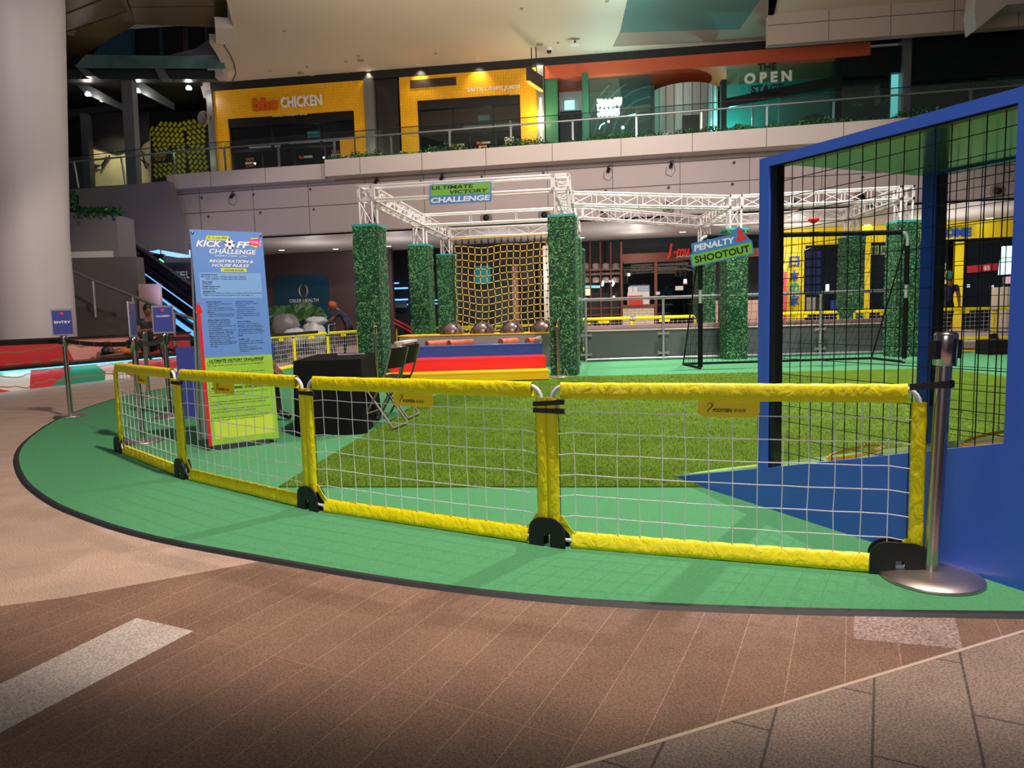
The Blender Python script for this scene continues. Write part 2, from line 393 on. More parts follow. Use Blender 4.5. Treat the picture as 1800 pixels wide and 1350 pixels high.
def fence_panel(a, b, label, seed, feet=(0, 1), H_=.8, lod=0, strap=True, group='yellow net fence panels round the play area', tilt=None, tab=.5, post_w=.055, first=True):
    rg = random.Random(seed); fr = Line(a, b); L = fr.len
    t = thing('fence_panel', label, 'fence', fr.p(L/2, .012), math.atan2(fr.U.y, fr.U.x), group)
    p = lambda u, z, k=0.: fr.p(u, z, k)
    # white tube frame
    mb = MB(); r = .0098; e = .062; pts = []
    for i in range(6): g = math.pi/2*i/5; pts.append(p(.027+e-e*math.cos(g), H_-.02-e+e*math.sin(g)))
    for i in range(6): g = math.pi/2*i/5; pts.append(p(L-.027-e+e*math.sin(g), H_-.02-e+e*math.cos(g)))
    for i in range(4): g = math.pi/2*i/3; pts.append(p(L-.027-.04+.04*math.cos(g), .043+.04-.04*math.sin(g)))
    for i in range(4): g = math.pi/2*i/3; pts.append(p(.027+.04-.04*math.sin(g), .043+.04-.04*math.cos(g)))
    mb.tube(pts, r, 8 if lod == 0 else 5, closed=True); part('tube_frame', mb, PVC, t)
    n = 46 if lod == 0 else 8; wr = .0014 if lod == 0 else .0015
    mb = MB(); sleeve(mb, p(.072, H_-.042), p(L-.072, H_-.040), .078, .036, Z, fr.N, rg, n, wr); part('top_sleeve', mb, YEL, t)
    mb = MB(); sleeve(mb, p(.115, .046), p(L-.11, .050), .080, .034, (Z*.93+fr.N*.36), (fr.N*.93-Z*.36), rg, n, wr); part('bottom_sleeve', mb, YEL, t)
    for (u, sg) in ((.027, -1), (L-.027, 1)):
        mb = MB(); sleeve(mb, p(u, .118), p(u, H_-.075), post_w, .032, fr.U, fr.N, rg, 26 if lod == 0 else 6, wr*.9)
        part('side_sleeve', mb, YEL, t)
        if lod == 0:
            mb = MB(); uu = u-sg*.031
            mb.tube([p(uu, .15, .004), p(uu-sg*.002, .4, .004), p(uu, H_-.08, .004)], .0022, 4); part('piping', mb, INK, t)
    if lod == 0:      # loose yellow strap from each side sleeve down to the bottom sleeve
        for sg, u0 in ((1, .052), (-1, L-.052)):
            mb = MB(); q = [(u0-.012*sg, .15), (u0+.012*sg, .165), (u0+.045*sg, .115), (u0+.085*sg, .07), (u0+.06*sg, .062), (u0+.022*sg, .1)]
            mb.slab([p(x, z, -.004) for x, z in (q if sg > 0 else q[::-1])], fr.N*.004); part('corner_strap', mb, YEL, t)
    # net
    mb = MB(); nu = int((L-.16)/.1); us = [.08+(L-.16)*(i+.5)/nu for i in range(nu)]; zs = [.165+.1*i for i in range(6)]
    jit = {(i, j): (rg.uniform(-.002, .002), rg.uniform(-.0015, .0015)) for i in range(nu) for j in range(6)}
    sd = 4 if lod == 0 else 3; cr = .0023 if lod == 0 else .0024
    sag = lambda u: -.012*math.sin(math.pi*u/L)
    node = lambda i, j: p(us[i]+jit[i, j][0]+.002*math.sin(j*1.2+i), zs[j]+jit[i, j][1]+sag(us[i])*.8, .002)
    for i in range(nu): mb.tube([p(us[i], .07)]+[node(i, j) for j in range(6)]+[p(us[i], H_-.07)], cr, sd, cap=False)
    for j in range(6): mb.tube([p(.05, zs[j]-.012)]+[node(i, j) for i in range(nu)]+[p(L-.05, zs[j]-.012)], cr*1.1, sd, cap=False)
    part('net', mb, STR, t)
    # maker's tab
    if tab:
        uc = L*tab; w = .128; mb = MB(); q = [(-w, 0), (-w, -.052), (-w+.006, -.066), (-w+.022, -.074), (w-.022, -.074), (w-.006, -.066), (w, -.052), (w, 0)]
        mb.slab([p(uc+x, H_-.075+z, -.006) for x, z in q], fr.N*.003)
        lt = part('logo_tab', mb, AMB, t)
        mb = MB(); mb.text('PODIYEEN', p(uc-.066, H_-.128, -.0075), fr.U, Z, .082, .016, bold=.03, shear=.25, nrm=-fr.N)
        if lod == 0:
            mb.text('斯迪茵', p(uc+.021, H_-.128, -.0075), fr.U, Z, .052, .016, shear=.2, res=2)
            for s_ in (0, 1):
                c = [(-.088, -.058), (-.086, -.044), (-.074, -.034), (-.064, -.022), (-.062, -.012), (-.070, -.008)] if s_ == 0 else [(-.083, -.052), (-.08, -.04), (-.068, -.028), (-.074, -.012), (-.084, -.016), (-.09, -.032)]
                mb.tube([p(uc+x, H_-.075+z, -.0075) for x, z in c], [.0006, .0016, .002, .0016, .001, .0006], 4)
        part('logo', mb, INK, lt)
    if feet:
        for q in feet:
            mb = MB(); foot(mb, fr, 0.0 if q == 0 else (L if q == 1 else L-.085), w=.19 if q < 2 else .225); part('foot', mb, BLK, t)
    if strap is not None:
        for zz, tl in strap if isinstance(strap, list) else ([(H_-.1, 0)] if lod == 0 else [(H_-.09, 0)]):
            mb = MB(); mb.obox(p(L, zz, 0), fr.U*.062+Z*tl, fr.N*.02, Z*.011)
            if lod == 0: mb.obox(p(L+.075, zz+tl*1.2, -.012), fr.U*.022+Z*tl*.3, fr.N*.007, Z*.012)
            part('velcro_strap', mb, VEL, t)
    return t
FP = [G(213, 797), G(323, 842), G(548, 898), G(966, 962), G(1620, 1017)]
fence_panel(FP[0], FP[1], 'yellow net fence panel at the far left end of the front row', 1, feet=(0, 1), tab=.5)
fence_panel(FP[1], FP[2], 'yellow net fence panel standing in front of the rules banner', 2, feet=(1,), tab=.42)
fence_panel(FP[2], FP[3], 'yellow net fence panel in front of the black table and the turf corner', 3, feet=(1,), strap=[(.7, .006), (.665, 0)])
fence_panel(FP[3], FP[4], 'largest yellow net fence panel, nearest the camera beside the steel post', 4, feet=(2,), strap=[], tab=.52)
# ================================================================== STANCHIONS
STEEL = mat('brushed_steel', (.52, .48, .46), .22, 1, noise=(60, .05)); STEELD = mat('steel_disc', (.55, .46, .42), .38, 1)
BPL = mat('black_plastic', (.012, .012, .014), .35)
def stanchion(name, label, x, y, lean=(0, 0), base=True, group='steel queue posts', H_=.99, rz=0., sc=1., head=True):
    t = thing(name, label, 'queue post', (x, y, .012), rz, group); M = ROOT[t]
    top = Vector((x+lean[0], y+lean[1], .012+H_)); b = Vector((x, y, .012)); ax = (top-b).normalized()
    at = lambda h: b+ax*h
    if base:
        mb = MB(); mb.lathe(b, [(.188, 0), (.19, .008), (.186, .014), (.12, .026), (.045, .034), (.033, .036)], 40); part('base', mb, STEELD, t)
    mb = MB(); mb.cyl(at(.03), at(H_-.12), .028*sc, 20); part('pole', mb, STEEL, t)
    mb = MB(); mb.lathe(at(H_-.13), [(.029, 0), (.042, .003), (.042, .118), (.04, .128), (.03, .13), (.0, .13)], 24, axis=ax)
    c = part('belt_head', mb, STEEL, t)
    mb = MB()
    for g in (0, 1, 2, 3):
        d = Matrix.Rotation(rz+g*math.pi/2+.15, 3, 'Z') @ Vector((1, 0, 0)); s_ = d.cross(ax)
        if g % 2 == 0: mb.obox(at(H_-.065)+d*.05, d*.013, s_*.017, ax*.036)
        else: mb.obox(at(H_-.07)+d*.0415, d*.0022, s_*.007, ax*.047)
    mb.lathe(at(H_-.001), [(.036, 0), (.036, .004), (0, .005)], 20, axis=ax)
    part('belt_clip', mb, BPL, t)
    return t, at
st, at_ = stanchion('queue_post', 'large steel queue post nearest the camera beside the blue frame, fence strapped to it', 1.672, 2.735, (.03, .0), rz=.1)
mb = MB()      # webbing loop to the fence
c = at_(.79); mb.tube([c+Vector((-.13, .01, -.012)), c+Vector((-.03, -.034, 0)), c+Vector((.0, -.036, -.002)), c+Vector((.028, -.026, 0)), c+Vector((.038, 0, 0)), c+Vector((.025, .03, 0)), c+Vector((-.03, .034, 0)), c+Vector((-.13, .022, -.012))], .0025, 4, closed=True)
mb2 = MB()
pts = [c+Vector((-.125, .01, -.012)), c+Vector((-.03, -.034, 0)), c+Vector((.0, -.037, -.002)), c+Vector((.028, -.028, 0)), c+Vector((.039, 0, 0)), c+Vector((.025, .03, 0))]
for a, b in zip(pts, pts[1:]): mb2.hexa([a-Z*.013, b-Z*.013, b-Z*.013+Vector((0, .002, 0)), a-Z*.013+Vector((0, .002, 0)), a+Z*.013, b+Z*.013, b+Z*.013+Vector((0, .002, 0)), a+Z*.013+Vector((0, .002, 0))])
part('webbing_loop', mb2, VEL, st)
BLUES = mat('blue_sign_card', srgb(52, 62, 140), .45); CLR = mat('sign_frame_plastic', srgb(150, 140, 150), .2, .2)
WH = mat('white_ink', srgb(235, 235, 240), .5); PK = mat('pink_ink', srgb(225, 40, 90), .5)
def sign_head(t, at, ang, lines, star=True):
    """A4 frame on the post; ang = direction it faces"""
    n = Vector((math.cos(ang), math.sin(ang), 0)); u = Vector((-n.y, n.x, 0)); c = at(.99+.165)
    mb = MB(); w, h = .115, .158
    mb.obox(c, u*w, n*.006, Z*.006+Z*h); fr_ = part('sign_frame', mb, CLR, t)
    mb = MB(); mb.obox(c+n*.0065, u*(w-.014), n*.001, Z*(h-.016)); part('sign_card', mb, BLUES, fr_)
    mb = MB()
    for (s_, x, z, ww, hh) in lines: mb.text(s_, c+n*.0082+u*x+Z*z, u, Z, ww, hh, bold=.02)
    if lines: part('lettering', mb, WH, fr_)
    mb = MB(); star_poly(mb, c+n*.0082+Z*.11, u, Z, .022); part('emblem', mb, PK, fr_)
def star_poly(mb, c, u, v, r):
    pts = []
    for i in range(14):
        g = math.pi*2*i/14+.3; q = r*(1 if i % 2 == 0 else .72); pts.append(c+u*math.cos(g)*q+v*math.sin(g)*q*.85)
    mb.add(pts, [tuple(range(14))])
e1, a1 = stanchion('queue_post', 'steel queue post holding the framed ENTRY sign beside the carpet edge', *G(125, 733)[:2], rz=1.2)
sign_head(e1, a1, -math.pi/2+.5, [('ENTRY', -.085, -.012, .17, .03)])
e2, a2 = stanchion('queue_post', 'steel queue post just behind the leftmost front fence panel, its sign seen edge-on', *G(250, 779)[:2], rz=.6)
sign_head(e2, a2, .25, [])
e3, a3 = stanchion('queue_post', 'farther steel queue post without a sign, behind the leftmost fence panel', *G(262, 700)[:2], rz=.9)
e4, a4 = stanchion('queue_post', 'steel queue post holding the tilted blue CLOSED sign beside the blue counter', *G(300, 735)[:2], rz=.4)
sign_head(e4, a4, -math.pi/2+.45, [('CLOSED', -.07, .03, .14, .02)])
e5, a5 = stanchion('queue_post', 'steel queue post behind the black table, in front of the left grass column', *D(660, 620, 10.6)[:2], rz=.4)
e6, a6 = stanchion('queue_post', 'steel queue post at the right end of the padded steps, by the tallest grass column', *G(982, 664)[:2], rz=.4)
def belt(a, b, label, stars=()):
    a = Vector(a); b = Vector(b); t = (b-a); n = Vector((t.y, -t.x, 0)).normalized()
    mb = MB(); N = 10
    pt = lambda i, z: a+t*(i/N)+Z*(z-.02*math.sin(math.pi*i/N))
    for i in range(N): mb.hexa([pt(i, -.024), pt(i+1, -.024), pt(i+1, -.024)+n*.002, pt(i, -.024)+n*.002, pt(i, .024), pt(i+1, .024), pt(i+1, .024)+n*.002, pt(i, .024)+n*.002])
    sg = -1 if n.y > 0 else 1
    for s_ in stars:
        mb.m = 1; star_poly(mb, a+t*s_-Z*.02*math.sin(math.pi*s_)+n*sg*.004+(n*.0025 if sg > 0 else Vector((0, 0, 0))), t.normalized()*(1 if t.x > 0 else -1), Z, .03)
    mb.m = 0
    return one('barrier_belt', mb, [VEL, PK], label, 'barrier belt', 'black belts between the queue posts')
belt(a1(.925)+Vector((.05, -.02, 0)), a2(.925)+Vector((-.05, .03, 0)), 'black barrier belt with pink emblems running right from the ENTRY post', (.25, .5, .75))
belt(a2(.925)+Vector((.05, .05, 0)), a4(.925)+Vector((0, -.05, 0)), 'short black barrier belt behind the edge-on sign', (.6,))
belt(a1(.925)+Vector((-.05, .02, 0)), (-10.5, 10.2, .9), 'black barrier belt running left from the ENTRY post past the white pillar', ())
belt(a4(.925)+Vector((.05, .05, 0)), (-3.4, 12.4, .9), 'black barrier belt running behind the rules banner', (.4,))
# ================================================================== BOOTH
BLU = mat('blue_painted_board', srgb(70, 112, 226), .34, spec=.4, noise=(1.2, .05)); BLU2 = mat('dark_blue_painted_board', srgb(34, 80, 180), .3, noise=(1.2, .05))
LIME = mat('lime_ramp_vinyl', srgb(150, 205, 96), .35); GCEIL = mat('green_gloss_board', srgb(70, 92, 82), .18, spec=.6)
WIRE = mat('black_wire', (.006, .008, .01), .4); BLKT = mat('black_frame_trim', (.008, .009, .012), .35)
b0 = G(1180, 842); b1 = G(1340, 893); b3 = G(1800, 1045)
bd = (b3-b0).normalized(); bf = Line(b0, b0+bd*3.9); bf.N = Vector((-bd.y, bd.x, 0))   # N points away from the camera (into the booth)
if bf.N.dot(Vector((1, 1, 0))) < 0: bf.N = -bf.N
th = .075
bt = thing('kick_booth', 'tall blue booth with black wire mesh windows and a lime ramp', 'play booth', bf.p(1.5, .012), math.atan2(bd.y, bd.x))
H1 = lambda px, py: bf.hit(px, py)
uL, zT = H1(1335, 282); uI, _ = H1(1360, 500); uR, _ = H1(1790, 180); uR2, zB = H1(1776, 781)
uI2, zI = H1(1345, 828)
uS = uL-.02; uEnd = uR+.55
zTL = H1(1335, 280)[1]; zTR = H1(1800, 151)[1]; zIT = H1(1360, 290)[1]; zITR = H1(1790, 180)[1]
mb = MB()
N_ = bf.N*th
# lower wedge
mb.slab([bf.p(0, .012), bf.p(uL, .012), bf.p(uL, zI), bf.p(.02, .02)], N_)
mb.slab([bf.p(uL, .012), bf.p(uEnd, .012), bf.p(uEnd, zB), bf.p(uR, zB), bf.p(uL+.0, zI)], N_); part('lower_panel', mb, BLU, bt)
zi = lambda u: zI+(zB-zI)*(u-uL)/(uR-uL); zt = lambda u: zIT+(zITR-zIT)*(u-uI)/(uR-uI); zo = lambda u: zTL+(zTR-zTL)*(u-uL)/(H1(1800, 151)[0]-uL)
uP = uL+(uI-uL)*.62
mb = MB(); mb.slab([bf.p(uL, zi(uL)), bf.p(uP, zi(uP)), bf.p(uP, zo(uP)), bf.p(uL, zo(uL))], N_); part('frame_post', mb, BLU, bt)
mb = MB(); mb.slab([bf.p(uP, zt(uP)), bf.p(uR, zt(uR)), bf.p(uR, zo(uR)), bf.p(uP, zo(uP))], N_); part('top_beam', mb, BLU, bt)
mb = MB(); mb.slab([bf.p(uR, zi(uR)), bf.p(uEnd, zi(uR)), bf.p(uEnd, zo(uR)+.05), bf.p(uR, zo(uR))], N_); part('frame_post', mb, BLU, bt)
mb = MB(); mb.slab([bf.p(uP, zi(uP), .015), bf.p(uI, zi(uI), .015), bf.p(uI, zt(uI), .015), bf.p(uP, zt(uP), .015)], N_*.7)
mb.slab([bf.p(uP, zt(uP)-.008, .015), bf.p(uR, zt(uR)-.008, .015), bf.p(uR, zt(uR), .015), bf.p(uP, zt(uP), .015)], N_*.7); part('window_trim', mb, BLKT, bt)
def mesh_window(par, fr, u0, u1, zlo, zhi, k, step=.063, r=.0022, step_z=None):
    mb = MB(); n = max(2, round((u1-u0)/step))
    for i in range(1, n):
        u = u0+(u1-u0)*i/n; mb.tube([fr.p(u, zlo(u), k), fr.p(u, zhi(u), k)], r, 4, cap=False)
    sz = step_z or step*1.35; m = int((zhi(u1)-min(zlo(u0), zlo(u1)))/sz)+1
    zmin = min(zlo(u0), zlo(u1))
    for j in range(1, m+3):
        z = zmin+j*sz
        if z >= max(zhi(u0), zhi(u1)): break
        # clip to the opening
        us = [u for u in [u0+(u1-u0)*q/40 for q in range(41)] if zlo(u) <= z <= zhi(u)]
        if len(us) > 1: mb.tube([fr.p(us[0], z, k+.003), fr.p(us[-1], z, k+.003)], r, 4, cap=False)
    part('wire_mesh', mb, WIRE, par)
mesh_window(bt, bf, uI, uR, zi, zt, .05, .072, .0024, .085)
# ceiling, back wall and ramp
dep = 1.15
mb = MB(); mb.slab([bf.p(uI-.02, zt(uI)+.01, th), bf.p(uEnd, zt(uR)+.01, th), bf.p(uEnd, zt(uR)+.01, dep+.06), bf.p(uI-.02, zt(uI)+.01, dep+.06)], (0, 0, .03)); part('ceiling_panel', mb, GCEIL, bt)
bu0, bz0 = bf.hit(1613, 600, dep); bu1, _ = bf.hit(1637, 600, dep); _, bzt = bf.hit(1640, 308, dep)
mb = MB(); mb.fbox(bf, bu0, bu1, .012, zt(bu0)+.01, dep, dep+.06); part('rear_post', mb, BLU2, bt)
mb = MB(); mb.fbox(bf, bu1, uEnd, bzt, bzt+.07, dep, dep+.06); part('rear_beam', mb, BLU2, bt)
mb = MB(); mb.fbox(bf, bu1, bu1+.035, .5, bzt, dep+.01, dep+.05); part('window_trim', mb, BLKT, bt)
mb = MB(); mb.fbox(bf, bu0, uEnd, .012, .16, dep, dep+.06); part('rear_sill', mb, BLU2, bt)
mesh_window(bt, bf, bu1+.03, uEnd, lambda u: .15, lambda u: bzt, dep+.03, .07, .0024, .1)
rp_ = lambda u, k: bf.p(u, .02+(zB*.97-.02)*max(0, (u))/uR+ .2*max(0, k-th)*min(1, u/.3), k)
rw = .34
mb = MB(); mb.slab([rp_(.02, th), rp_(uEnd, th), rp_(uEnd, rw), rp_(.02, rw)][::-1], (0, 0, -.012)); part('ramp', mb, LIME, bt)
mb = MB(); mb.slab([bf.p(.02, .012, rw), bf.p(uEnd, .012, rw), bf.p(uEnd, rp_(uEnd, 0).z+.03, rw), bf.p(.02, .03, rw)], bf.N*.02); part('ramp_side', mb, mat('dark_green_board', srgb(30, 84, 50), .4), bt)
ROPE = mat('amber_ring', srgb(225, 165, 20), .5)

for (u_, du, lb) in ((uR*.60, .14, 'flat amber agility ring on the lime ramp, left of the steel post'), (uR*.93, .13, 'flat amber agility ring on the lime ramp at the far right of the booth window')):
    mb = MB()
    for q, rr in ((0, 1), (.006, .93)):
        c_ = []
        for i in range(28):
            g = 2*math.pi*i/28; uu = u_+du*rr*math.cos(g); kk = .2+.11*rr*math.sin(g); c_.append(rp_(uu, kk)+Z*(.006+q))
        mb.tube(c_, .005, 5, closed=True)
    one('agility_ring', mb, ROPE, lb, 'ring', 'amber agility rings in the booth')
# ================================================================== BANNER
XB = mat('banner_blue', srgb(96, 138, 208), .5); XB2 = mat('banner_light_blue', srgb(122, 164, 222), .5)
XG = mat('banner_green', srgb(150, 196, 62), .5, noise=(6, .08)); XGL = mat('banner_lime', srgb(196, 218, 70), .5)
RED = mat('red_stripe', srgb(214, 26, 40), .45); NAVY = mat('navy_ink', srgb(20, 30, 74), .6); GREY = mat('grey_banner_back', srgb(232, 228, 234), .6)
DGR = mat('dark_grey_plastic', srgb(52, 56, 72), .45); CHR = mat('chrome', (.6, .6, .62), .15, 1)
f0 = G(368, 795); f1 = G(491, 779); bt_t = thing('rules_banner', 'tall two-sided blue and green banner with the challenge registration and house rules', 'banner', ((f0.x+f1.x)/2, (f0.y+f1.y)/2+.1, .012), math.atan2(f1.y-f0.y, f1.x-f0.x))
fb = Line(f0, f1); BW = fb.len
tl = D(331, 404, f0.y+.13); tr = D(463, 409, f1.y+.13); topz = (tl.z+tr.z)/2
print('banner w', BW, 'top', tl, tr)
LN = fb.N*.13                      # lean towards the ridge
Hb = topz
def bp(x, y, k=0.): # x 0..1 across, y 0..1 from the bottom
    return fb.p(BW*x, .05, 0)+(Z*(Hb-.05)+LN)*y-fb.N*(.0+k)
upv = (Z*(Hb-.05)+LN).normalized()
nb = fb.U.cross(upv)              # towards the viewer
def sheet(mb, x0, x1, y0, y1, o):
    mb.slab([bp(x0, y0)+nb*o, bp(x1, y0)+nb*o, bp(x1, y1)+nb*o, bp(x0, y1)+nb*o], -nb*.001)
mb = MB(); sheet(mb, 0, 1, .41, 1, 0); pb = part('printed_sheet', mb, XB, bt_t)
mb = MB(); sheet(mb, 0, 1, 0, .41, 0); pg = part('printed_sheet', mb, XG, bt_t)
mb = MB(); sheet(mb, 0, .045, 0, .62, .0008); mb.add([bp(-.03, .62)+nb*.0018, bp(.075, .62)+nb*.0018, bp(.022, .67)+nb*.0018], [(0, 1, 2)]); part('height_arrow', mb, RED, bt_t)
mb = MB(); sheet(mb, .07, .93, .685, .803, .0006); part('text_panel', mb, XB2, pb)
mb = MB(); sheet(mb, .10, .95, .03, .12, .0006)
mb.s = True; part('grass_print', mb, XGL, pg)
Hm = (bp(0, 1)-bp(0, 0)).length
def bt_text(mb, s_, x, y, w, h, **k): mb.text(s_, bp(x, y)+nb*.0022, fb.U, upv, w*BW, h*Hm, **k)
mb = MB()
bt_text(mb, 'KICK', .06, .922, .35, .030, bold=.03, shear=.3); bt_text(mb, 'FF', .61, .922, .2, .030, bold=.03, shear=.3)
bt_text(mb, 'CHALLENGE', .23, .892, .66, .022, bold=.02, shear=.2); bt_text(mb, 'DRIBBLE. DASH. GOAL.', .30, .879, .46, .0075, bold=.0, shear=.3)
bt_text(mb, 'REGISTRATION &', .22, .851, .62, .0135, bold=.02, shear=.3); bt_text(mb, 'HOUSE RULES', .25, .831, .52, .0135, bold=.02, shear=.3)
c = bp(.52, .938)+nb*.0024; mb.add([c+fb.U*.042*math.cos(g*.2618)+upv*.042*math.sin(g*.2618) for g in range(24)], [tuple(range(24))])
for q in range(3): mb.add([bp(.40+.02*q, .911-.004*q)+nb*.002, bp(.47, .923+.006*q)+nb*.002, bp(.47, .918+.006*q)+nb*.002], [(0, 1, 2)])
part('white_lettering', mb, WH, pb)
mb = MB(); pent = lambda cc, r: mb.add([cc+fb.U*r*math.cos(g*1.2566+1.57)+upv*r*math.sin(g*1.2566+1.57) for g in range(5)], [tuple(range(5))])
pent(c+nb*.0006, .014)
for g in range(5): pent(c+nb*.0006+fb.U*.036*math.cos(g*1.2566+1.57)+upv*.036*math.sin(g*1.2566+1.57), .009)
part('football_emblem', mb, NAVY, pb)
mb = MB(); y_ = .963
mb.add([bp(.19, y_-.008)+nb*.001, bp(.50, y_-.008)+nb*.001, bp(.53, y_+.012)+nb*.001, bp(.22, y_+.012)+nb*.001], [(0, 1, 2, 3)])
mb.add([bp(.37, .808)+nb*.001, bp(.73, .808)+nb*.001, bp(.73, .825)+nb*.001, bp(.37, .825)+nb*.001], [(0, 1, 2, 3)])
star_poly(mb, bp(.885, .95)+nb*.001, fb.U, upv, .06); part('yellow_label', mb, mat('banner_yellow', srgb(205, 216, 60), .5), pb)
mb = MB(); mb.add([bp(.79, .963)+nb*.0018, bp(.82, .938)+nb*.0018, bp(.94, .934)+nb*.0018, bp(.965, .970)+nb*.0018], [(0, 1, 2, 3)]); part('pink_badge', mb, mat('magenta_ink', srgb(232, 30, 120), .5), pb)
mb = MB(); bt_text(mb, 'STAR', .835, .945, .1, .012, bold=.02); bt_text(mb, 'THE', .80, .953, .03, .005); part('badge_lettering', mb, WH, pb)
mb = MB()
bt_text(mb, '12 - 21 June 2026', .225, y_-.003, .26, .010, bold=.02, shear=.2); bt_text(mb, 'HOUSE RULES', .41, .8125, .28, .007, bold=.03)
L_ = [(.09, .790, .22, 'Operating Hours:', 1), (.09, .780, .62, '(Mon-Sat) 11.30am - 9.30pm (Last entry 9.30pm)', 0), (.15, .770, .56, '(Sun) 10.30am - 9.30pm (Last entry 8.00pm)', 0),
      (.10, .757, .14, 'Time Limit:', 1), (.10, .748, .13, '15 minutes', 0), (.10, .735, .24, 'Height Requirement:', 1), (.10, .726, .2, '100cm and above', 0),
      (.10, .713, .17, 'Admission Fee:', 1), (.10, .704, .82, 'Spend a min. of $30 to redeem or purchase at $10 for an entrance', 0), (.10, .694, .70, 'ticket at Customer Service Counter at the open stage, L1.', 0)]
dy = -.0
for x, y, w_, s_, b_ in L_: bt_text(mb, s_, x, y+dy, w_, .0082, bold=.025 if b_ else .008, res=1)
lt_ = [('Entry & Admission', 1), ('Height will be verified upon', 0), ('registration.', 0), ('- Each ticket admits one (1)', 0), ('player only. Strictly no re-entry', 0), ('allowed.', 0), ('- First come, first served. Please', 0), ('register at The Star Plaza, B1.', 0), ('', 0),
       ('Safety, Health & Conduct', 1), ('Participants with medical', 0), ('conditions aggravated by', 0), ('physical activity are advised not', 0), ('to participate.', 0), ('No bullying, Discrimination, or', 0), ('abusive behaviour. Offenders', 0), ('may be removed or reported.', 0), ('Management reserves the', 0), ('right to remove non-compliant', 0), ('participants for safety.', 0), ('The Star Vista is not liable for', 0), ('any injuries, loss, theft, or', 0), ('damages.', 0)]
rt_ = [('Capacity & Operations', 1), ('Maximum capacity 10 players', 0), ('at any time.', 0), ('- The play area may be', 0), ('temporarily closed when', 0), ('capacity is reached.', 0), ('- Operating hours and rules', 0), ('may be changed without prior', 0), ('notice.', 0), ('', 0), ('Attire & Hygiene', 1), ('Socks are required at the', 0), ('obstacle course at all times.', 0), ('- Covered shoes are required at', 0), ('all football-themed stations.', 0), ('- Barefoot entry is not allowed', 0), ('No food or drinks in the play', 0), ('area.', 0), ('', 0), ('Facility Use', 1), ('Participants must follow all', 0), ('instructions and use facilities', 0), ('properly.', 0), ('Any damage caused by', 0), ('misuse or negligence will be', 0), ('chargeable.', 0)]
for X0, LS in ((.135, lt_), (.535, rt_)):
    for i, (s_, b_) in enumerate(LS):
        if s_: bt_text(mb, s_, X0, .664-.0094*i, min(.37, .0118*len(s_)+.01), .0068, bold=.03 if b_ else .008, res=1)
part('small_print', mb, NAVY, pb)
mb = MB()
bt_text(mb, 'ULTIMATE VICTORY CHALLENGE', .10, .388, .77, .012, bold=.035, shear=.15); bt_text(mb, 'FOOTBALL-THEMED CHALLENGES', .10, .258, .76, .012, bold=.035, shear=.15)
for x, y, w_, s_ in ((.07, .380, .78, '1. Log Walk: Carefully balance your way across'), (.07, .368, .79, 'the logs, keep steady and maintain your balance'), (.07, .332, .80, '2. Net Crawl Challenge: Crawl low and fast'), (.07, .320, .62, 'across the ball pit and net to'), (.07, .308, .34, 'reach the end of it.'), (.07, .282, .80, '3. Swing Challenge: Swing while firmly you cross'),
        (.06, .238, .82, '1. Football Bowling: Kick the football to knock down as'), (.06, .226, .50, 'bowling pins. Aim and control are key.'), (.06, .198, .84, '2. Football Relay Challenge: Within the time limit, press'), (.06, .186, .80, 'as many lighted buttons as possible to clear the challenge.'),
        (.06, .162, .84, '3. Foot Skee-Ball: Kick the football into the scoring holes to'), (.06, .150, .64, 'clear the challenge. Precision here is the key.'), (.06, .124, .86, '4. Penalty Shootout: Kick the football from the penalty spot to'), (.06, .112, .74, 'score into the goal. Test of accuracy and placement.')):
    bt_text(mb, s_, x, y, w_, .0075, bold=.008, res=1)
part('small_print', mb, mat('dark_green_ink', srgb(26, 54, 20), .6), pg)
mb = MB(); kk = [fb.p(x*BW, z, .42) for x, z in ((0, .05), (1, .05))]; tp = [bp(0, 1), bp(1, 1)]
mb.slab([kk[0], kk[1], tp[1]+fb.N*.012, tp[0]+fb.N*.012], fb.N*.002); part('back_sheet', mb, GREY, bt_t)
mb = MB(); mb.fbox(fb, BW*.06, BW*.84, .012, .055, -.03, .12); part('foot_box', mb, DGR, bt_t)
mb = MB()
for x in (.03, .97):
    mb.lathe(bp(x, .985)+nb*.002, [(.012, 0), (.012, .003), (0, .003)], 12, axis=nb)
    mb.tube([bp(x, .985)+nb*.004, bp(x, 1.0)+fb.N*.01, fb.p(x*BW, .07, .40)], .0035, 5)
    mb.tube([bp(x, .012)+nb*.004, fb.p(x*BW, .02, .2), fb.p(x*BW, .07, .40)], .0035, 5)
part('clip_and_cord', mb, CHR, bt_t)
# ================================================================== COUNTER, TABLE, CHAIRS
cl = G(318, 736, .012); mb = MB()
cf = Line((cl.x-.02, cl.y-.0), (cl.x+1.4, cl.y+.55))
rc = thing('registration_counter', 'dark blue counter standing behind the rules banner', 'counter', cf.p(.5, .012), math.atan2(cf.U.y, cf.U.x))
mb = MB(); mb.fbox(cf, 0, 1.1, .012, .55, 0, .55); part('counter_body', mb, BLUES, rc)
mb = MB(); mb.fbox(cf, -.0, 1.1, .55, .83, .22, .58); part('counter_back', mb, BLUES, rc)
ta = 5*math.pi/180; tu = Vector((math.cos(ta), math.sin(ta), 0)); tn = Vector((-tu.y, tu.x, 0)); t0 = Vector((-2.06, 6.62, 0))
CLOTH = mat('black_tablecloth', (.004, .004, .005), .8, spec=.15)
tt = thing('folding_table', 'rectangular table fully covered by a black tablecloth', 'table', t0+tu*.38+tn*.62+Z*.012, ta)
TW, TD, TH = .62, 1.25, .73
mb = MB(); mb.obox(t0+tu*TW/2+tn*TD/2+Z*(TH-.02), tu*(TW/2-.01), tn*(TD/2-.01), Z*.015); part('table_top', mb, DGR, tt)
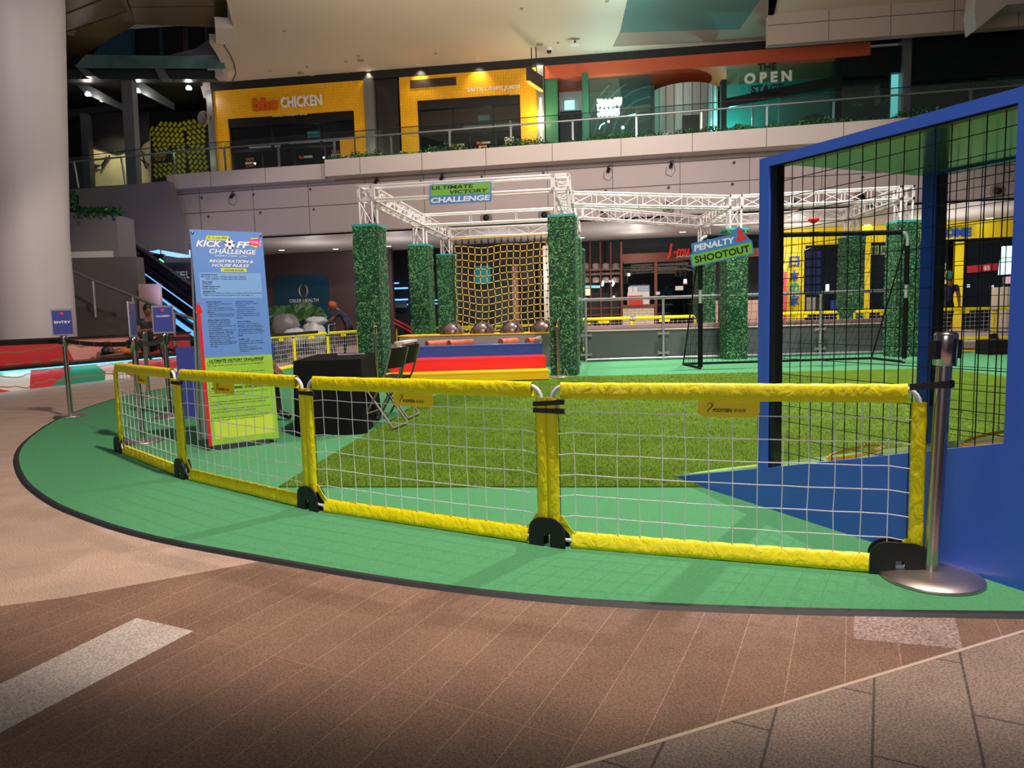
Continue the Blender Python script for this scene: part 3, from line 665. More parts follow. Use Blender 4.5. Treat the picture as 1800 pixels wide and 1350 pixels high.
def drape(u, v):
    # u round the edge, v from rim to floor
    per = 2*(TW+TD); s_ = u*per; rg_ = v
    fold = .028*v*(math.sin(s_*15)+.5*math.sin(s_*31+1))
    pts = [(0, 0), (TW, 0), (TW, TD), (0, TD), (0, 0)]; d = s_
    for a, b in zip(pts, pts[1:]):
        l = math.hypot(b[0]-a[0], b[1]-a[1])
        if d <= l+1e-6: x = a[0]+(b[0]-a[0])*d/l; y = a[1]+(b[1]-a[1])*d/l; nx = (b[1]-a[1])/l; ny = -(b[0]-a[0])/l; break
        d -= l
    out = .006+.02*v+max(0, fold)
    return t0+tu*(x+nx*out)+tn*(y+ny*out)+Z*(TH-(TH-.016)*v)
mb = MB(); mb.surf(drape, 120, 10); mb.obox(t0+tu*TW/2+tn*TD/2+Z*(TH-.001), tu*(TW/2+.006), tn*(TD/2+.006), Z*.003); part('tablecloth', mb, CLOTH, tt)
fl = MB(); fc = t0+tu*.40+tn*1.0+Z*(TH+.0025); fl.obox(fc, tu*.14+tn*.03, tn*.105-tu*.02, Z*.0008)
fl.m = 1; fl.obox(fc+Z*.001, tu*.12, tn*.05, Z*.0003)
one('flyer', fl, [mat('flyer_paper', srgb(196, 190, 214), .3), mat('flyer_print', srgb(70, 80, 160), .4)], 'printed white and blue flyer lying on the black table', 'flyer')
CHB = mat('black_chair_shell', (.010, .009, .009), .6, spec=.15); CHG = mat('grey_steel_tube', srgb(150, 146, 140), .3, .7)
def chair(x, y, rz, label):
    t = thing('folding_chair', label, 'chair', (x, y, .024), rz, 'folding chairs beside the black table'); M = ROOT[t]; W = lambda a, b, c: M @ Vector((a, b, c))
    mb = MB()       # faces +x ; backrest at -x
    mb.surf(lambda u, v: W(-.235+.05*(1-v)-.03*math.sin(math.pi*u), -.21+.42*u, .60+.20*v), 12, 4)
    mb.surf(lambda u, v: W(-.246+.05*(1-v)-.03*math.sin(math.pi*u), .21-.42*u, .60+.20*v), 12, 4); part('backrest', mb, CHB, t)
    mb = MB(); mb.hexa([W(-.14, -.2, .43), W(.08, -.2, .45), W(.08, .2, .45), W(-.14, .2, .43), W(-.14, -.2, .45), W(.08, -.2, .47), W(.08, .2, .47), W(-.14, .2, .45)]); part('seat', mb, CHB, t)
    for s_ in (-1, 1):
        mb = MB(); mb.tube([W(-.245, .215*s_, .79), W(-.16, .215*s_, .5), W(.13, .215*s_, .02)], .0115, 8); part('leg', mb, CHG, t)
        mb = MB(); mb.tube([W(.08, .185*s_, .45), W(-.22, .185*s_, .02)], .0115, 8); part('leg', mb, CHG, t)
    mb = MB(); mb.tube([W(.13, -.215, .02), W(.13, .215, .02)], .011, 8); mb.tube([W(-.22, -.185, .02), W(-.22, .185, .02)], .011, 8); mb.tube([W(.055, -.2, .16), W(.055, .2, .16)], .008, 6); part('stretcher', mb, CHG, t)
    return t
chair(-1.34, 6.98, math.pi-.25, 'black folding chair with grey legs, nearer of the two beside the table')
chair(-1.30, 7.62, math.pi-.2, 'black folding chair with grey legs, farther of the two beside the table')
# ================================================================== GRASS COLUMNS
TEAL = mat('teal_trim', srgb(38, 168, 168), .45); GB = mat('column_deep_green', srgb(20, 60, 38), .8)
GBL = [mat('column_blade_green', srgb(70, 150, 90), .55), mat('column_blade_light', srgb(140, 196, 130), .5), mat('column_blade_dark', srgb(36, 112, 70), .6)]
ALU = mat('truss_aluminium', srgb(238, 230, 230), .34, .35)
CW = .46
def col_proto(name, label, x, y, rz, h=2.8):
    t = thing('grass_column', label, 'column', (x, y, .012), rz, 'grass-clad truss columns of the play area'); M = ROOT[t]; W = lambda a, b, c: M @ Vector((a, b, c))
    c = CW/2; mb = MB(); rg = random.Random(5)
    mb.hexa([W(-c, -c, 0), W(c, -c, 0), W(c, c, 0), W(-c, c, 0), W(-c, -c, h), W(c, -c, h), W(c, c, h), W(-c, c, h)])
    vs = []; fs = []; mi = []
    for (ox, oy, ux, uy, nx, ny) in ((-c, -c, 1, 0, 0, -1), (-c, -c, 0, 1, -1, 0), (c, -c, 0, 1, 1, 0)):
        for _ in range(1050):
            a = rg.random()*CW; z = rg.random()*h; g = rg.uniform(0, 6.28); l = rg.uniform(.04, .085); wd = rg.uniform(.0042, .0078); d = .004+rg.random()*.012
            pt = []
            for q in range(4):
                s_ = q/3; gg = g+s_*.7; aa = min(max(a+math.cos(gg)*l*s_, .002), CW-.002); zz = min(max(z+math.sin(gg)*l*s_, .01), h-.05); o = d+.006*math.sin(s_*3.1)
                wv = wd*(1-s_*.85); pa = aa-math.sin(gg)*wv; pb_ = aa+math.sin(gg)*wv; za = zz+math.cos(gg)*wv; zb_ = zz-math.cos(gg)*wv
                pt.append(W(ox+ux*pa+nx*o, oy+uy*pa+ny*o, za)); pt.append(W(ox+ux*pb_+nx*o, oy+uy*pb_+ny*o, zb_))
            i = len(vs); vs += pt; m_ = rg.choice((1, 1, 2, 3))
            for q in range(3): fs.append((i+2*q, i+2*q+1, i+2*q+3, i+2*q+2)); mi.append(m_)
    k = len(mb.f); mb.add(vs, fs); mb.mi[k:] = mi
    part('grass_cladding', mb, [GB]+GBL, t)
    mb = MB(); e = c+.012
    for (x0, x1, y0, y1) in ((-e, e, -e, -c), (-e, e, c, e), (-e, -c, -e, e), (c, e, -e, e)):
        mb.hexa([W(x0, y0, h-.04), W(x1, y0, h-.04), W(x1, y1, h-.04), W(x0, y1, h-.04), W(x0, y0, h), W(x1, y0, h), W(x1, y1, h), W(x0, y1, h)])
    mb.hexa([W(-c, -c, h-.01), W(c, -c, h-.01), W(c, c, h-.01), W(-c, c, h-.01), W(-c, -c, h), W(c, -c, h), W(c, c, h), W(-c, c, h)]); part('top_trim', mb, TEAL, t)
    return t
TS = .29
def truss_rods(mb, A, B, w, cell=.5, horizontal=True, r=.024, br=.0095, diag=True):
    A = Vector(A); B = Vector(B); d = (B-A); L = d.length; d.normalize()
    if horizontal: s1 = Vector((-d.y, d.x, 0)).normalized(); s2 = Z
    else: s1 = Vector((math.cos(mb.ang), math.sin(mb.ang), 0)); s2 = Vector((-s1.y, s1.x, 0))
    cs = [(-1, -1), (1, -1), (1, 1), (-1, 1)]; P = lambda i, t: A+d*t+s1*cs[i][0]*w/2+s2*cs[i][1]*w/2
    for i in range(4): mb.tube([P(i, 0), P(i, L)], r, 8)
    n = max(1, round(L/cell))
    for i in range(4):
        j = (i+1) % 4
        for k in range(n+1): mb.tube([P(i, L*k/n), P(j, L*k/n)], br, 5, cap=False)
        if diag:
            for k in range(n):
                a, b = (i, j) if k % 2 else (j, i)
                mb.tube([P(a, L*k/n), P(b, L*(k+1)/n)], br, 5, cap=False)
def truss(A, B, label, cell=.5, diag=True):
    A = Vector(A); B = Vector(B); t = thing('lighting_truss', label, 'truss', (A+B)/2-Z*TS/2, math.atan2(B.y-A.y, B.x-A.x), 'aluminium box trusses over the play area')
    mb = MB(); truss_rods(mb, A, B, TS-.05, cell, diag=diag); part('truss_frame', mb, ALU, t)
    d = (B-A).normalized(); s1 = Vector((-d.y, d.x, 0))
    for e in (A+d*.01, B-d*.01):
        mb = MB()
        for q in (-1, 1):
            mb.obox(e+s1*q*(TS-.05)/2, d*.008, s1*.03, Z*.15)
            mb.obox(e+Z*q*(TS-.05)/2, d*.008, s1*.15, Z*.03)
        part('end_plate', mb, ALU, t)
def tower(x, y, ang, h0, h1, label):
    t = thing('truss_tower', label, 'truss', (x, y, h0+.002), ang, 'short truss uprights standing on the grass columns')
    mb = MB(); mb.ang = ang; truss_rods(mb, (x, y, h0+.005), (x, y, h1-TS), TS-.05, .35, horizontal=False); part('truss_frame', mb, ALU, t)
    mb = MB(); s1 = Vector((math.cos(ang), math.sin(ang), 0)); s2 = Vector((-s1.y, s1.x, 0)); c = Vector((x, y, h1-TS/2)); q = TS/2-.02
    for a in (-1, 1):
        for b in (-1, 1):
            mb.obox(c+s1*a*q+s2*b*q, s1*.022, s2*.022, Z*TS/2)
            mb.obox(c+s1*a*q+Z*b*q, s1*.022, s2*TS/2, Z*.022); mb.obox(c+s2*a*q+Z*b*q, s1*TS/2, s2*.022, Z*.022)
    part('corner_block', mb, ALU, t)
    mb = MB()
    for a in (-1, 1):
        for b in (-1, 1):
            for zz in (-1, 1): mb.obox(c+s1*a*(TS/2-.02)+s2*b*(TS/2+.003)+Z*zz*.09, s1*.008, s2*.004, Z*.008)
    part('bolt', mb, BLKT, t)
LR = -.2      # heading of the left rig
colspec = [(645, 398, 2.8, LR, 'tall grass-clad column at the front left of the obstacle frame, behind the black table'),
           (737, 430, 2.8, LR, 'grass-clad column in the middle of the left row, between the front-left one and the cargo net'),
           (784, 447, 2.8, LR, 'farthest grass-clad column of the left row, touching the cargo net'),
           (990, 378, 2.8, LR, 'widest and tallest-looking grass-clad column, at the front right of the obstacle frame'),
           (1290, 403, 2.86, 0, 'grass-clad column right behind the PENALTY SHOOTOUT sign, at the railing'),
           (1238, 425, 2.86, 0, 'farther grass-clad column seen just left of the one behind the PENALTY SHOOTOUT sign'),
           (1588, 387, 2.9, 0, 'grass-clad column at the right end of the railing, seen through the blue booth mesh'),
           (1497, 410, 2.9, 0, 'farther grass-clad column seen through the booth mesh behind the goal')]
TOWERS = []; proto = None
for (px, py, zt_, rz_, lab) in colspec:
    q = G(px, py, zt_); y_off = {645: 12.9, 990: 12.34, 1290: 15.35, 1588: 14.75}.get(px)
    if y_off: q = D(px, py, y_off)
    if px in (645, 737, 784, 990): q.y += .2
    if proto is None: proto = col_proto('grass_column', lab, q.x, q.y, rz_); o = proto
    else: o = copy_tree(proto, (q.x, q.y, .012), rz_, lab)
    print('col', px, q)
    o.scale = (1, 1, (q.z-.012)/2.8 if False else 1)
    TOWERS.append((q.x, q.y, rz_))
ZT = 3.52
tl_ = ['truss upright on the front-left grass column', 'truss upright on the middle grass column of the left row', 'truss upright on the farthest column of the left row', 'truss upright on the widest front-right grass column', 'truss upright above the PENALTY SHOOTOUT column', 'truss upright on the farther column left of the PENALTY SHOOTOUT one', 'truss upright on the column at the right end of the railing', 'truss upright on the farther column behind the goal']
for (x, y, a), lab in zip(TOWERS, tl_): tower(x, y, a, 2.812, ZT, lab)
ZC = ZT-TS/2
def span(i, j, lab, cell=.5, diag=True):
    a = Vector((TOWERS[i][0], TOWERS[i][1], ZC)); b = Vector((TOWERS[j][0], TOWERS[j][1], ZC)); d = (b-a).normalized(); truss(a+d*.16, b-d*.16, lab, cell, diag)
span(0, 3, 'long front truss carrying the ULTIMATE VICTORY CHALLENGE sign', .95, False)
span(0, 1, 'truss running back from the front-left column to the middle one', .4)
span(1, 2, 'truss running back from the middle column to the farthest left one', .4)
T = TOWERS
u_ = (Vector(T[3][:2])-Vector(T[0][:2]))
r1 = Vector(T[1][:2])+u_; r2 = Vector(T[2][:2])+u_
TOWERS += [(r1.x, r1.y, LR), (r2.x, r2.y, LR)]
for k, lb in ((8, 'truss upright half hidden behind the widest grass column'), (9, 'truss upright at the far right corner of the cargo net')): tower(TOWERS[k][0], TOWERS[k][1], LR, 2.812, ZT, lb)
o = copy_tree(proto, (r1.x, r1.y, .012), LR, 'grass-clad column almost hidden behind the widest front-right one'); o = copy_tree(proto, (r2.x, r2.y, .012), LR, 'grass-clad column at the right end of the cargo net, behind the widest one')
span(1, 8, 'middle cross truss over the half balls', .95, False); span(2, 9, 'rear cross truss above the cargo net', .5); span(3, 8, 'right truss running back from the widest column', .4); span(8, 9, 'right rear truss beside the cargo net', .4)
TOW = TOWERS
span(4, 6, 'long truss from the PENALTY SHOOTOUT column to the right end column', .5); span(5, 7, 'rear long truss over the goal area', .5); span(4, 5, 'short truss running back above the PENALTY SHOOTOUT sign', .35); span(6, 7, 'short truss running back at the right end of the goal area', .35)
a = Vector((TOW[3][0]+.3, TOW[3][1]+1.75, ZC)); b = Vector((TOW[4][0]-.16, TOW[4][1], ZC)); truss(a, b, 'long truss joining the obstacle frame to the PENALTY SHOOTOUT column', .52)
a = Vector((TOW[8][0]+.2, TOW[8][1]-.1, ZC)); b = Vector((TOW[5][0]-.16, TOW[5][1], ZC)); truss(a, b, 'rear long truss joining the obstacle frame to the farther sign column', .52)
# ================================================================== SIGN BOARDS
SG = mat('sign_green', srgb(112, 176, 62), .5); SB = mat('sign_blue', srgb(62, 128, 196), .5); SW = mat('sign_white', srgb(226, 226, 240), .5); SK = mat('sign_black', srgb(16, 24, 22), .5)
fA = Line(TOWERS[0][:2], TOWERS[3][:2]); kf = -TS/2-.06
u0, z1 = fA.hit(754, 325, kf); u1, z1b = fA.hit(863, 318, kf); _, z0 = fA.hit(752, 361, kf); _, z0b = fA.hit(863, 353, kf)
W_, H_ = u1-u0, (z1+z1b-z0-z0b)/2; zc = (z1+z1b+z0+z0b)/4
t = thing('challenge_sign', 'green and blue ULTIMATE VICTORY CHALLENGE sign hung on the front truss', 'sign', fA.p((u0+u1)/2, zc-H_/2, kf), math.atan2(fA.U.y, fA.U.x))
q = lambda x, y, o=0.: fA.p(u0+W_*x, zc-H_/2+H_*y, kf-o)
mb = MB(); mb.slab([q(0, .04), q(.02, 0), q(.97, .0), q(1, .06), q(1, .97), q(.985, 1), q(.03, 1), q(.01, .95)], fA.N*.02); part('sign_board', mb, SB, t)
mb = MB(); mb.slab([q(.025, .42, .003), q(.985, .42, .003), q(.985, .965, .003), q(.035, .965, .003)], fA.N*.003); part('green_panel', mb, SG, t)
mb = MB(); mb.text('ULTIMATE', q(.04, .72, .005), fA.U, Z, W_*.68, H_*.19, bold=.03, shear=.15); mb.text('VICTORY', q(.33, .47, .005), fA.U, Z, W_*.62, H_*.19, bold=.03, shear=.15); part('black_lettering', mb, SK, t)
mb = MB(); mb.text('CHALLENGE', q(.02, .07, .003), fA.U, Z, W_*.96, H_*.27, bold=.04, shear=.12); part('white_lettering', mb, SW, t)
for x_ in (.15, .85):
    mb = MB(); mb.tube([q(x_, .9, -.03), q(x_, .9, -.09), q(x_, 1.0, -.1)], .012, 5); part('bracket', mb, ALU, t)
# ------------------------------------------------------------------ goal
gl = G(1231, 649, .012); gr = G(1589, 638, .012); gf = Line(gl, gr); GWd = gf.len; GH = 2.42
FOAM = mat('black_foam_padding', (.005, .006, .007), .8, spec=.2)
t = thing('football_goal', 'black framed football goal with black net in front of the railing', 'goal', gf.p(GWd/2, .012), math.atan2(gf.U.y, gf.U.x))
mb = MB(); e = .12; r = .028
mb.tube([gf.p(0, .04)]+[gf.p(0, GH-e)]+[gf.p(e-e*math.cos(a), GH-e+e*math.sin(a)) for a in (.4, .8, 1.2)]+[gf.p(e, GH), gf.p(GWd-e, GH)]+[gf.p(GWd-e+e*math.sin(a), GH-e+e*math.cos(a)) for a in (.4, .8, 1.2)]+[gf.p(GWd, GH-e), gf.p(GWd, .04)], r, 10); part('goal_frame', mb, mat('painted_steel_pale', srgb(190, 196, 200), .4, .3), t)
for (a_, b_) in ((gf.p(e, GH), gf.p(GWd-e, GH)), (gf.p(0, GH-.25), gf.p(0, GH-.95)), (gf.p(0, GH-1.2), gf.p(0, .05)), (gf.p(GWd, GH-.25), gf.p(GWd, GH-.95)), (gf.p(GWd, GH-1.2), gf.p(GWd, .1))):
    mb = MB(); mb.tube([a_, b_], .045, 10); part('padding', mb, FOAM, t)
GD = 1.1
mb = MB()
for u in (0, GWd): mb.tube([gf.p(u, .035, 0), gf.p(u, .035, GD)], .025, 8); mb.tube([gf.p(u, GH-.05, .02), gf.p(u, 1.2, .55), gf.p(u, .04, GD)], .014, 6)
mb.tube([gf.p(0, .035, GD), gf.p(GWd, .035, GD)], .025, 8); part('base_rail', mb, FOAM, t)
mb = MB(); n1, n2 = 34, 16
def gnet(i, j): s_ = j/n2; zz = GH*(1-s_)**1.0; kk = GD*(s_**1.3)+.05*math.sin(i*.9)*s_; return gf.p(GWd*i/n1+.03*math.sin(j*.8), max(zz-.02, .03), kk)
for i in range(n1+1): mb.tube([gnet(i, j) for j in range(n2+1)], .0035, 3, cap=False)
for j in range(1, n2+1): mb.tube([gnet(i, j) for i in range(n1+1)], .0035, 3, cap=False)
for u in (0, GWd):
    for k in range(7): mb.tube([gf.p(u, .05, GD*k/7), gf.p(u, GH-GH*k/7-.03, GD*(k/7)**1.1)], .0035, 3, cap=False); mb.tube([gf.p(u, GH*k/7+.03, 0), gf.p(u, GH*k/7+.03, GD*(1-k/7))], .0035, 3, cap=False)
part('goal_net', mb, BLKT, t)
# penalty sign
kf = -.08; c_ = gf.at(1267, 434, kf); ang = math.radians(10.5); su = gf.U*math.cos(ang)+Z*math.sin(ang); sv = -gf.U*math.sin(ang)+Z*math.cos(ang)
s1 = gf.at(1211, 450, kf); s2 = gf.at(1320, 424, kf); SWd = (s2-s1).length; SH = .50
t = thing('shootout_sign', 'tilted blue and green PENALTY SHOOTOUT sign with a red boot on the goal corner', 'sign', c_-Z*.25, math.atan2(gf.U.y, gf.U.x))
q = lambda x, y, o=0.: c_+su*SWd*(x-.5)+sv*SH*(y-.5)-gf.N*o
mb = MB(); mb.slab([q(0, 0), q(.99, .0), q(1, .08), q(1, .50), q(.97, .54), q(.93, .7), q(.84, 1.08), q(.72, .98), q(.72, .86), q(.08, .84), q(.05, .8), q(.05, .5), q(.0, .45)], gf.N*.02); part('sign_board', mb, SB, t)
mb = MB(); mb.slab([q(.02, .04, .003), q(.975, .04, .003), q(.98, .45, .003), q(.02, .43, .003)], gf.N*.003); part('green_panel', mb, SG, t)
mb = MB(); mb.text('SHOOTOUT', q(.06, .11, .005), su, sv, SWd*.88, SH*.25, bold=.03); part('black_lettering', mb, SK, t)
mb = MB(); mb.text('PENALTY', q(.08, .54, .003), su, sv, SWd*.66, SH*.22, bold=.035, shear=.15); part('white_lettering', mb, SW, t)
mb = MB(); mb.slab([q(x, y, .006) for x, y in ((.76, .56), (.80, .54), (.92, .60), (.93, .68), (.88, .72), (.885, .98), (.80, 1.0), (.79, .74), (.75, .66))], gf.N*.006); part('red_boot', mb, mat('boot_red', srgb(206, 52, 52), .5), t)
# hanging target
tc_ = gf.at(1430, 470, -.05); t = thing('hanging_target', 'navy padded net target hanging from a red clip inside the goal', 'target', tc_-Z*.4, 0)
top = gf.at(1430, 394, -.05); mb = MB(); mb.lathe(top+Z*.0, [(.0, 0), (.05, .03), (.10, .07), (.09, .1), (0, .1)], 12); part('red_clip', mb, RED, t)
mb = MB(); ap = gf.at(1430, 433, -.05); mb.tube([top, ap], .012, 5)
a0 = gf.at(1415, 440, -.05); a1_ = gf.at(1444, 440, -.05); wd_ = (a1_-a0).length; hh_ = .78
for i in range(4): x = a0+gf.U*wd_*i/3; mb.tube([ap, x, x-Z*hh_], .012, 5)
for j in range(6): mb.tube([a0-Z*(hh_*j/5), a0+gf.U*wd_-Z*(hh_*j/5)], .012, 5)
part('strap_grid', mb, BLKT, t)
for i in range(3):
    for j in range(5):
        mb = MB(); c = a0+gf.U*wd_*(i+.5)/3-Z*hh_*(j+.5)/5; mb.obox(c, gf.U*wd_*.115, gf.N*.02, Z*hh_*.075); part('pad', mb, mat('navy_pad', srgb(30, 42, 100), .5), t)
# ================================================================== OBSTACLE COURSE
fo = lambda: None
FBL = mat('blue_vinyl', srgb(42, 84, 160), .3); FRD = mat('red_vinyl', srgb(226, 36, 44), .3); FYL = mat('yellow_vinyl', srgb(245, 196, 20), .3)
t = thing('padded_steps', 'three padded foam steps in blue, red and yellow before the obstacle box', 'foam steps', (-.75, 12.0, .032), .03)
fs_ = Line((-2.05, 12.62), (.57, 12.72))
for k0, k1, z1, xl, m_, nm in ((-.0, .42, .575, 0, FBL, 'blue_step'), (-.68, 0, .38, -.05, FRD, 'red_step'), (-1.2, -.68, .18, -.1, FYL, 'yellow_step')):
    mb = MB(); L_ = fs_.len; ov = .012
    mb.fbox(fs_, xl, L_, .034, z1-.03, k0+.006, k1); mb.fbox(fs_, xl-.004, L_+.004, z1-.03, z1, k0, k1); part(nm, mb, m_, t)
BOXG = mat('pale_grey_board', srgb(150, 144, 144), .6); BOXB = mat('taupe_board', srgb(112, 98, 90), .6); FOAMW = mat('cream_foam', srgb(206, 190, 178), .6)
ob = Line((-2.30, 13.12), (.70, 12.92)); t = thing('obstacle_box', 'low grey walled obstacle pit behind the padded steps', 'obstacle pit', ob.p(1.4, .014, 1.5), math.atan2(ob.U.y, ob.U.x))
L_ = 2.75
mb = MB(); mb.fbox(ob, .3, L_, .014, .50, .12, 1.45); part('pit_floor', mb, BOXG, t)
mb = MB(); mb.fbox(ob, L_, L_+.09, .014, .66, -.15, 2.6); part('side_wall', mb, BOXB, t)
mb = MB(); mb.fbox(ob, .05, .14, .014, .60, .5, 3.1); mb.fbox(ob, .0, .2, .60, .64, .5, 3.1); part('side_wall', mb, FOAMW, t)
led = Line(D(700, 588, 14.95), D(976, 583, 14.55)); LL = led.len
mb = MB(); mb.fbox(led, 0.02, LL, .014, .70, 0, .7); part('rear_ledge', mb, BOXG, t)
mb = MB(); mb.fbox(led, 0.0, LL+.02, .70, .725, -.03, .75); part('ledge_cover', mb, FYL, t)
DOME = mat('bronze_rubber', srgb(98, 78, 70), .3, .25)
for px, dl in ((795, 'first from the left, nearest the grass columns'), (848, 'second from the left'), (900, 'third from the left'), (954, 'rightmost, next to the widest column')):
    u, z = led.hit(px, 584, .3); c = led.p(u, .726, .3); mb = MB(); R_ = .262
    mb.lathe(c, [(R_*math.cos(a), R_*.94*math.sin(a)) for a in [math.pi/2*i/9 for i in range(10)]], 28)
    tt_ = thing('half_ball', 'bronze half ball with black lines, '+dl, 'balance dome', c, 0, 'half balls on the yellow ledge'); part('dome', mb, DOME, tt_)
    mb = MB()
    for g in range(8):
        a = g*math.pi/4+.2; b = a+math.pi/4*(1 if g % 2 == 0 else -1)
        P = [c+Vector((math.cos(a+(b-a)*s_)*R_*math.cos(s_*1.25), math.sin(a+(b-a)*s_)*R_*math.cos(s_*1.25), R_*.94*math.sin(s_*1.25)))*1.0 for s_ in [i/8 for i in range(9)]]
        mb.tube([p_+(p_-c).normalized()*.001 for p_ in P], .011, 5)
    part('line', mb, BLKT, tt_)
LOG = mat('log_brown_print', srgb(176, 92, 60), .55, noise=(9, .25, 5)); LOGE = mat('log_end', srgb(120, 60, 44), .6)
for (x0, y0, x1, y1, lb) in ((750, 598, 793, 588, 'leftmost'), (789, 598, 829, 588, 'second from the left'), (880, 595, 907, 583, 'third from the left'), (927, 593, 948, 584, 'rightmost')):
    a = G(x0, y0, .57); b = G(x1, y1, .57); a.y = min(max(a.y, 13.35), 13.9); a = D(x0, y0, a.y); a.z = .57; b = D(x1, y1, min(b.y, 14.35)); b.z = .57
    mb = MB(); mb.cyl(a, b, .068, 16); mb.m = 1; mb.cyl(a-(b-a).normalized()*.004, a, .062, 16)
    for s_ in (.25, .6): mb.m = 0; mb.cyl(a+(b-a)*s_, a+(b-a)*(s_+.08), .072, 16)
    one('foam_log', mb, [LOG, LOGE], 'brown printed log lying in the pit behind the blue step, '+lb, 'log', 'brown logs in the obstacle pit')
# cargo net
YR = mat('yellow_rope', srgb(222, 180, 74), .7); nf = Line(D(801, 500, 19.2), D(986, 500, 18.75))
t = thing('cargo_net', 'yellow rope climbing net hanging from the rear truss behind the half balls', 'net', nf.p(1.6, .3), math.atan2(nf.U.y, nf.U.x))
nc = 16; nr = 14; sp = nf.len/nc; zt_ = 2.98
def cn(i, j): s_ = j/nr; return nf.p(sp*i+.02*math.sin(j*.9+i*.2), zt_-.182*j-.07*math.sin(math.pi*min(i, 9)/9)*(1+.15*j)*.8+.02*math.sin(i*1.1), .05*math.sin(i*.6+j*.3))
mb = MB()
for i in range(nc+1): mb.tube([cn(i, j) for j in range(nr+1)], .0125, 6)
for j in range(nr+1): mb.tube([cn(i, j) for i in range(nc+1)], .0125, 6)
mb.tube([nf.p(-.1, 3.17), nf.p(nf.len, 3.2)], .016, 6); part('rope_grid', mb, YR, t)
mb = MB()
for i in range(nc+1):
    for j in range(nr+1): mb.ball(cn(i, j), .026, 6, 4)
part('knots', mb, BLKT, t, kind='stuff')
for i in range(0, nc):
    mb = MB(); c = nf.p(sp*i+.04, 3.08); mb.ball(c, .05, 8, 6, (.6, .6, 1.3)); mb.tube([c+Z*.06, c+Z*.1], .012, 5); mb.tube([c-Z*.06, cn(i, 0)], .010, 5); part('hook', mb, BPL, t)
# ================================================================== ARENA WALL AND RAILING
AW = mat('slate_grey_panel', srgb(78, 83, 84), .55, noise=(1.5, .06)); MAU = mat('mauve_top_board', srgb(150, 122, 124), .6); GAL = mat('galvanised_pipe', srgb(190, 192, 200), .3, .7)
aw = Line((1.66, 15.68), (8.75, 15.63)); AL = aw.len
t = thing('arena_wall', 'low slate grey board wall along the back of the play area', 'low wall', aw.p(AL/2, .014), 0)
for i in range(4):
    mb = MB(); mb.fbox(aw, AL*i/4+.003, AL*(i+1)/4-.003, .014, .68, 0, .05); part('wall_panel', mb, AW, t)
mb = MB(); mb.fbox(aw, -.02, AL, .68, .71, -.015, .12); part('top_strip', mb, FOAMW, t)
mb = MB(); mb.fbox(aw, 0, AL, .72, .80, .15, .5); mb.fbox(aw, 0, AL, .014, .72, .2, .24); part('rear_shelf', mb, MAU, t)
aw2 = Line((1.2, 12.95), (1.62, 15.6))
kr = -.09
t = thing('pipe_railing', 'galvanised pipe railing with clamps standing before the slate grey wall', 'railing', aw.p(AL/2, .014, kr), 0)
mb = MB(); zr = 1.385
mb.tube([aw2.p(.02, zr, 0), Vector((1.60, 15.55, zr)), aw.p(AL-.05, zr+.03, kr)], .034, 10); part('top_rail', mb, GAL, t)
mb = MB(); mb.tube([aw.p(0, .06, kr), aw.p(AL-.05, .06, kr)], .028, 8); part('bottom_rail', mb, GAL, t)
for px in (1030, 1166, 1291, 1442, 1605):
    u, _ = aw.hit(px, 580, kr); mb = MB(); mb.cyl(aw.p(u, .016, kr), aw.p(u, zr+.02, kr), .03, 10); mb.cyl(aw.p(u, zr-.05, kr), aw.p(u, zr+.05, kr), .04, 10); pp = part('post', mb, GAL, t)
    for zz in (.17, .60):
        mb = MB(); mb.obox(aw.p(u, zz, kr), aw.U*.12, aw.N*.03, Z*.022); mb.cyl(aw.p(u-.11, zz-.04, kr), aw.p(u-.11, zz+.04, kr), .02, 8); mb.cyl(aw.p(u+.11, zz-.04, kr), aw.p(u+.11, zz+.04, kr), .02, 8); part('clamp', mb, CLR, pp)
mb = MB(); mb.cyl(Vector((1.235, 12.95, .016)), Vector((1.235, 12.95, zr+.02)), .03, 10); pp = part('post', mb, GAL, t)
for zz in (.17, .6): mb = MB(); mb.obox((1.235, 12.95, zz), (.06, 0, 0), (0, .03, 0), (0, 0, .03)); part('clamp', mb, CLR, pp)
# ================================================================== FARTHER YELLOW FENCES
struct('floor_rear', flat([(1.4, 16.2), (14, 16.2), (16, 31), (-3, 31), (-1, 25)], .2, .19), mat('rear_pale_tiles', srgb(150, 130, 122), .5))
bk = [(-5.2, 14.95), (-5.08, 16.42), (-4.66, 17.85), (-4.2, 19.28), (-3.62, 20.66)]
names = ['hidden mostly by the rules banner', 'just right of the rules banner', 'before the cleaner with the orange head covering', 'partly hidden by the front-left grass column']
for i in range(4): fence_panel(bk[i], bk[i+1], 'farther yellow net fence panel '+names[i], 20+i, lod=1, tab=.5, group='yellow net fence panels behind the play area')
for i in range(4): fence_panel((-3.55+1.52*i, 21.7), (-3.55+1.52*(i+1), 21.6), 'yellow net fence panel in the far row, '+['by the leftmost columns', 'behind the left part of the climbing net', 'behind the middle of the climbing net', 'behind the right part of the climbing net'][i], 30+i, lod=1, group='yellow net fence panels behind the play area')
rp2 = [(1010, 1112, 16.7, 'behind the railing, left of the brick counter'), (1112, 1224, 16.7, 'behind the railing below the red JAPAN sign'), (1345, 1475, 17.2, 'below the Japanese lettering'), (1500, 1612, 17.4, 'behind the right grass columns'), (1640, 1748, 17.0, 'behind the right booth window, by the walker'), (1750, 1858, 17.0, 'at the far right behind the booth, by the white box')]
for i, (xa, xb, dd, lb) in enumerate(rp2):
    a = D(xa, 550, dd); b = D(xb, 550, dd-.05); 
    zz = .2
    f_ = fence_panel(a, b, 'far yellow net fence panel '+lb, 40+i, lod=1, tab=.5, group='yellow net fence panels behind the play area', feet=(1,))
    f_.location.z = .2
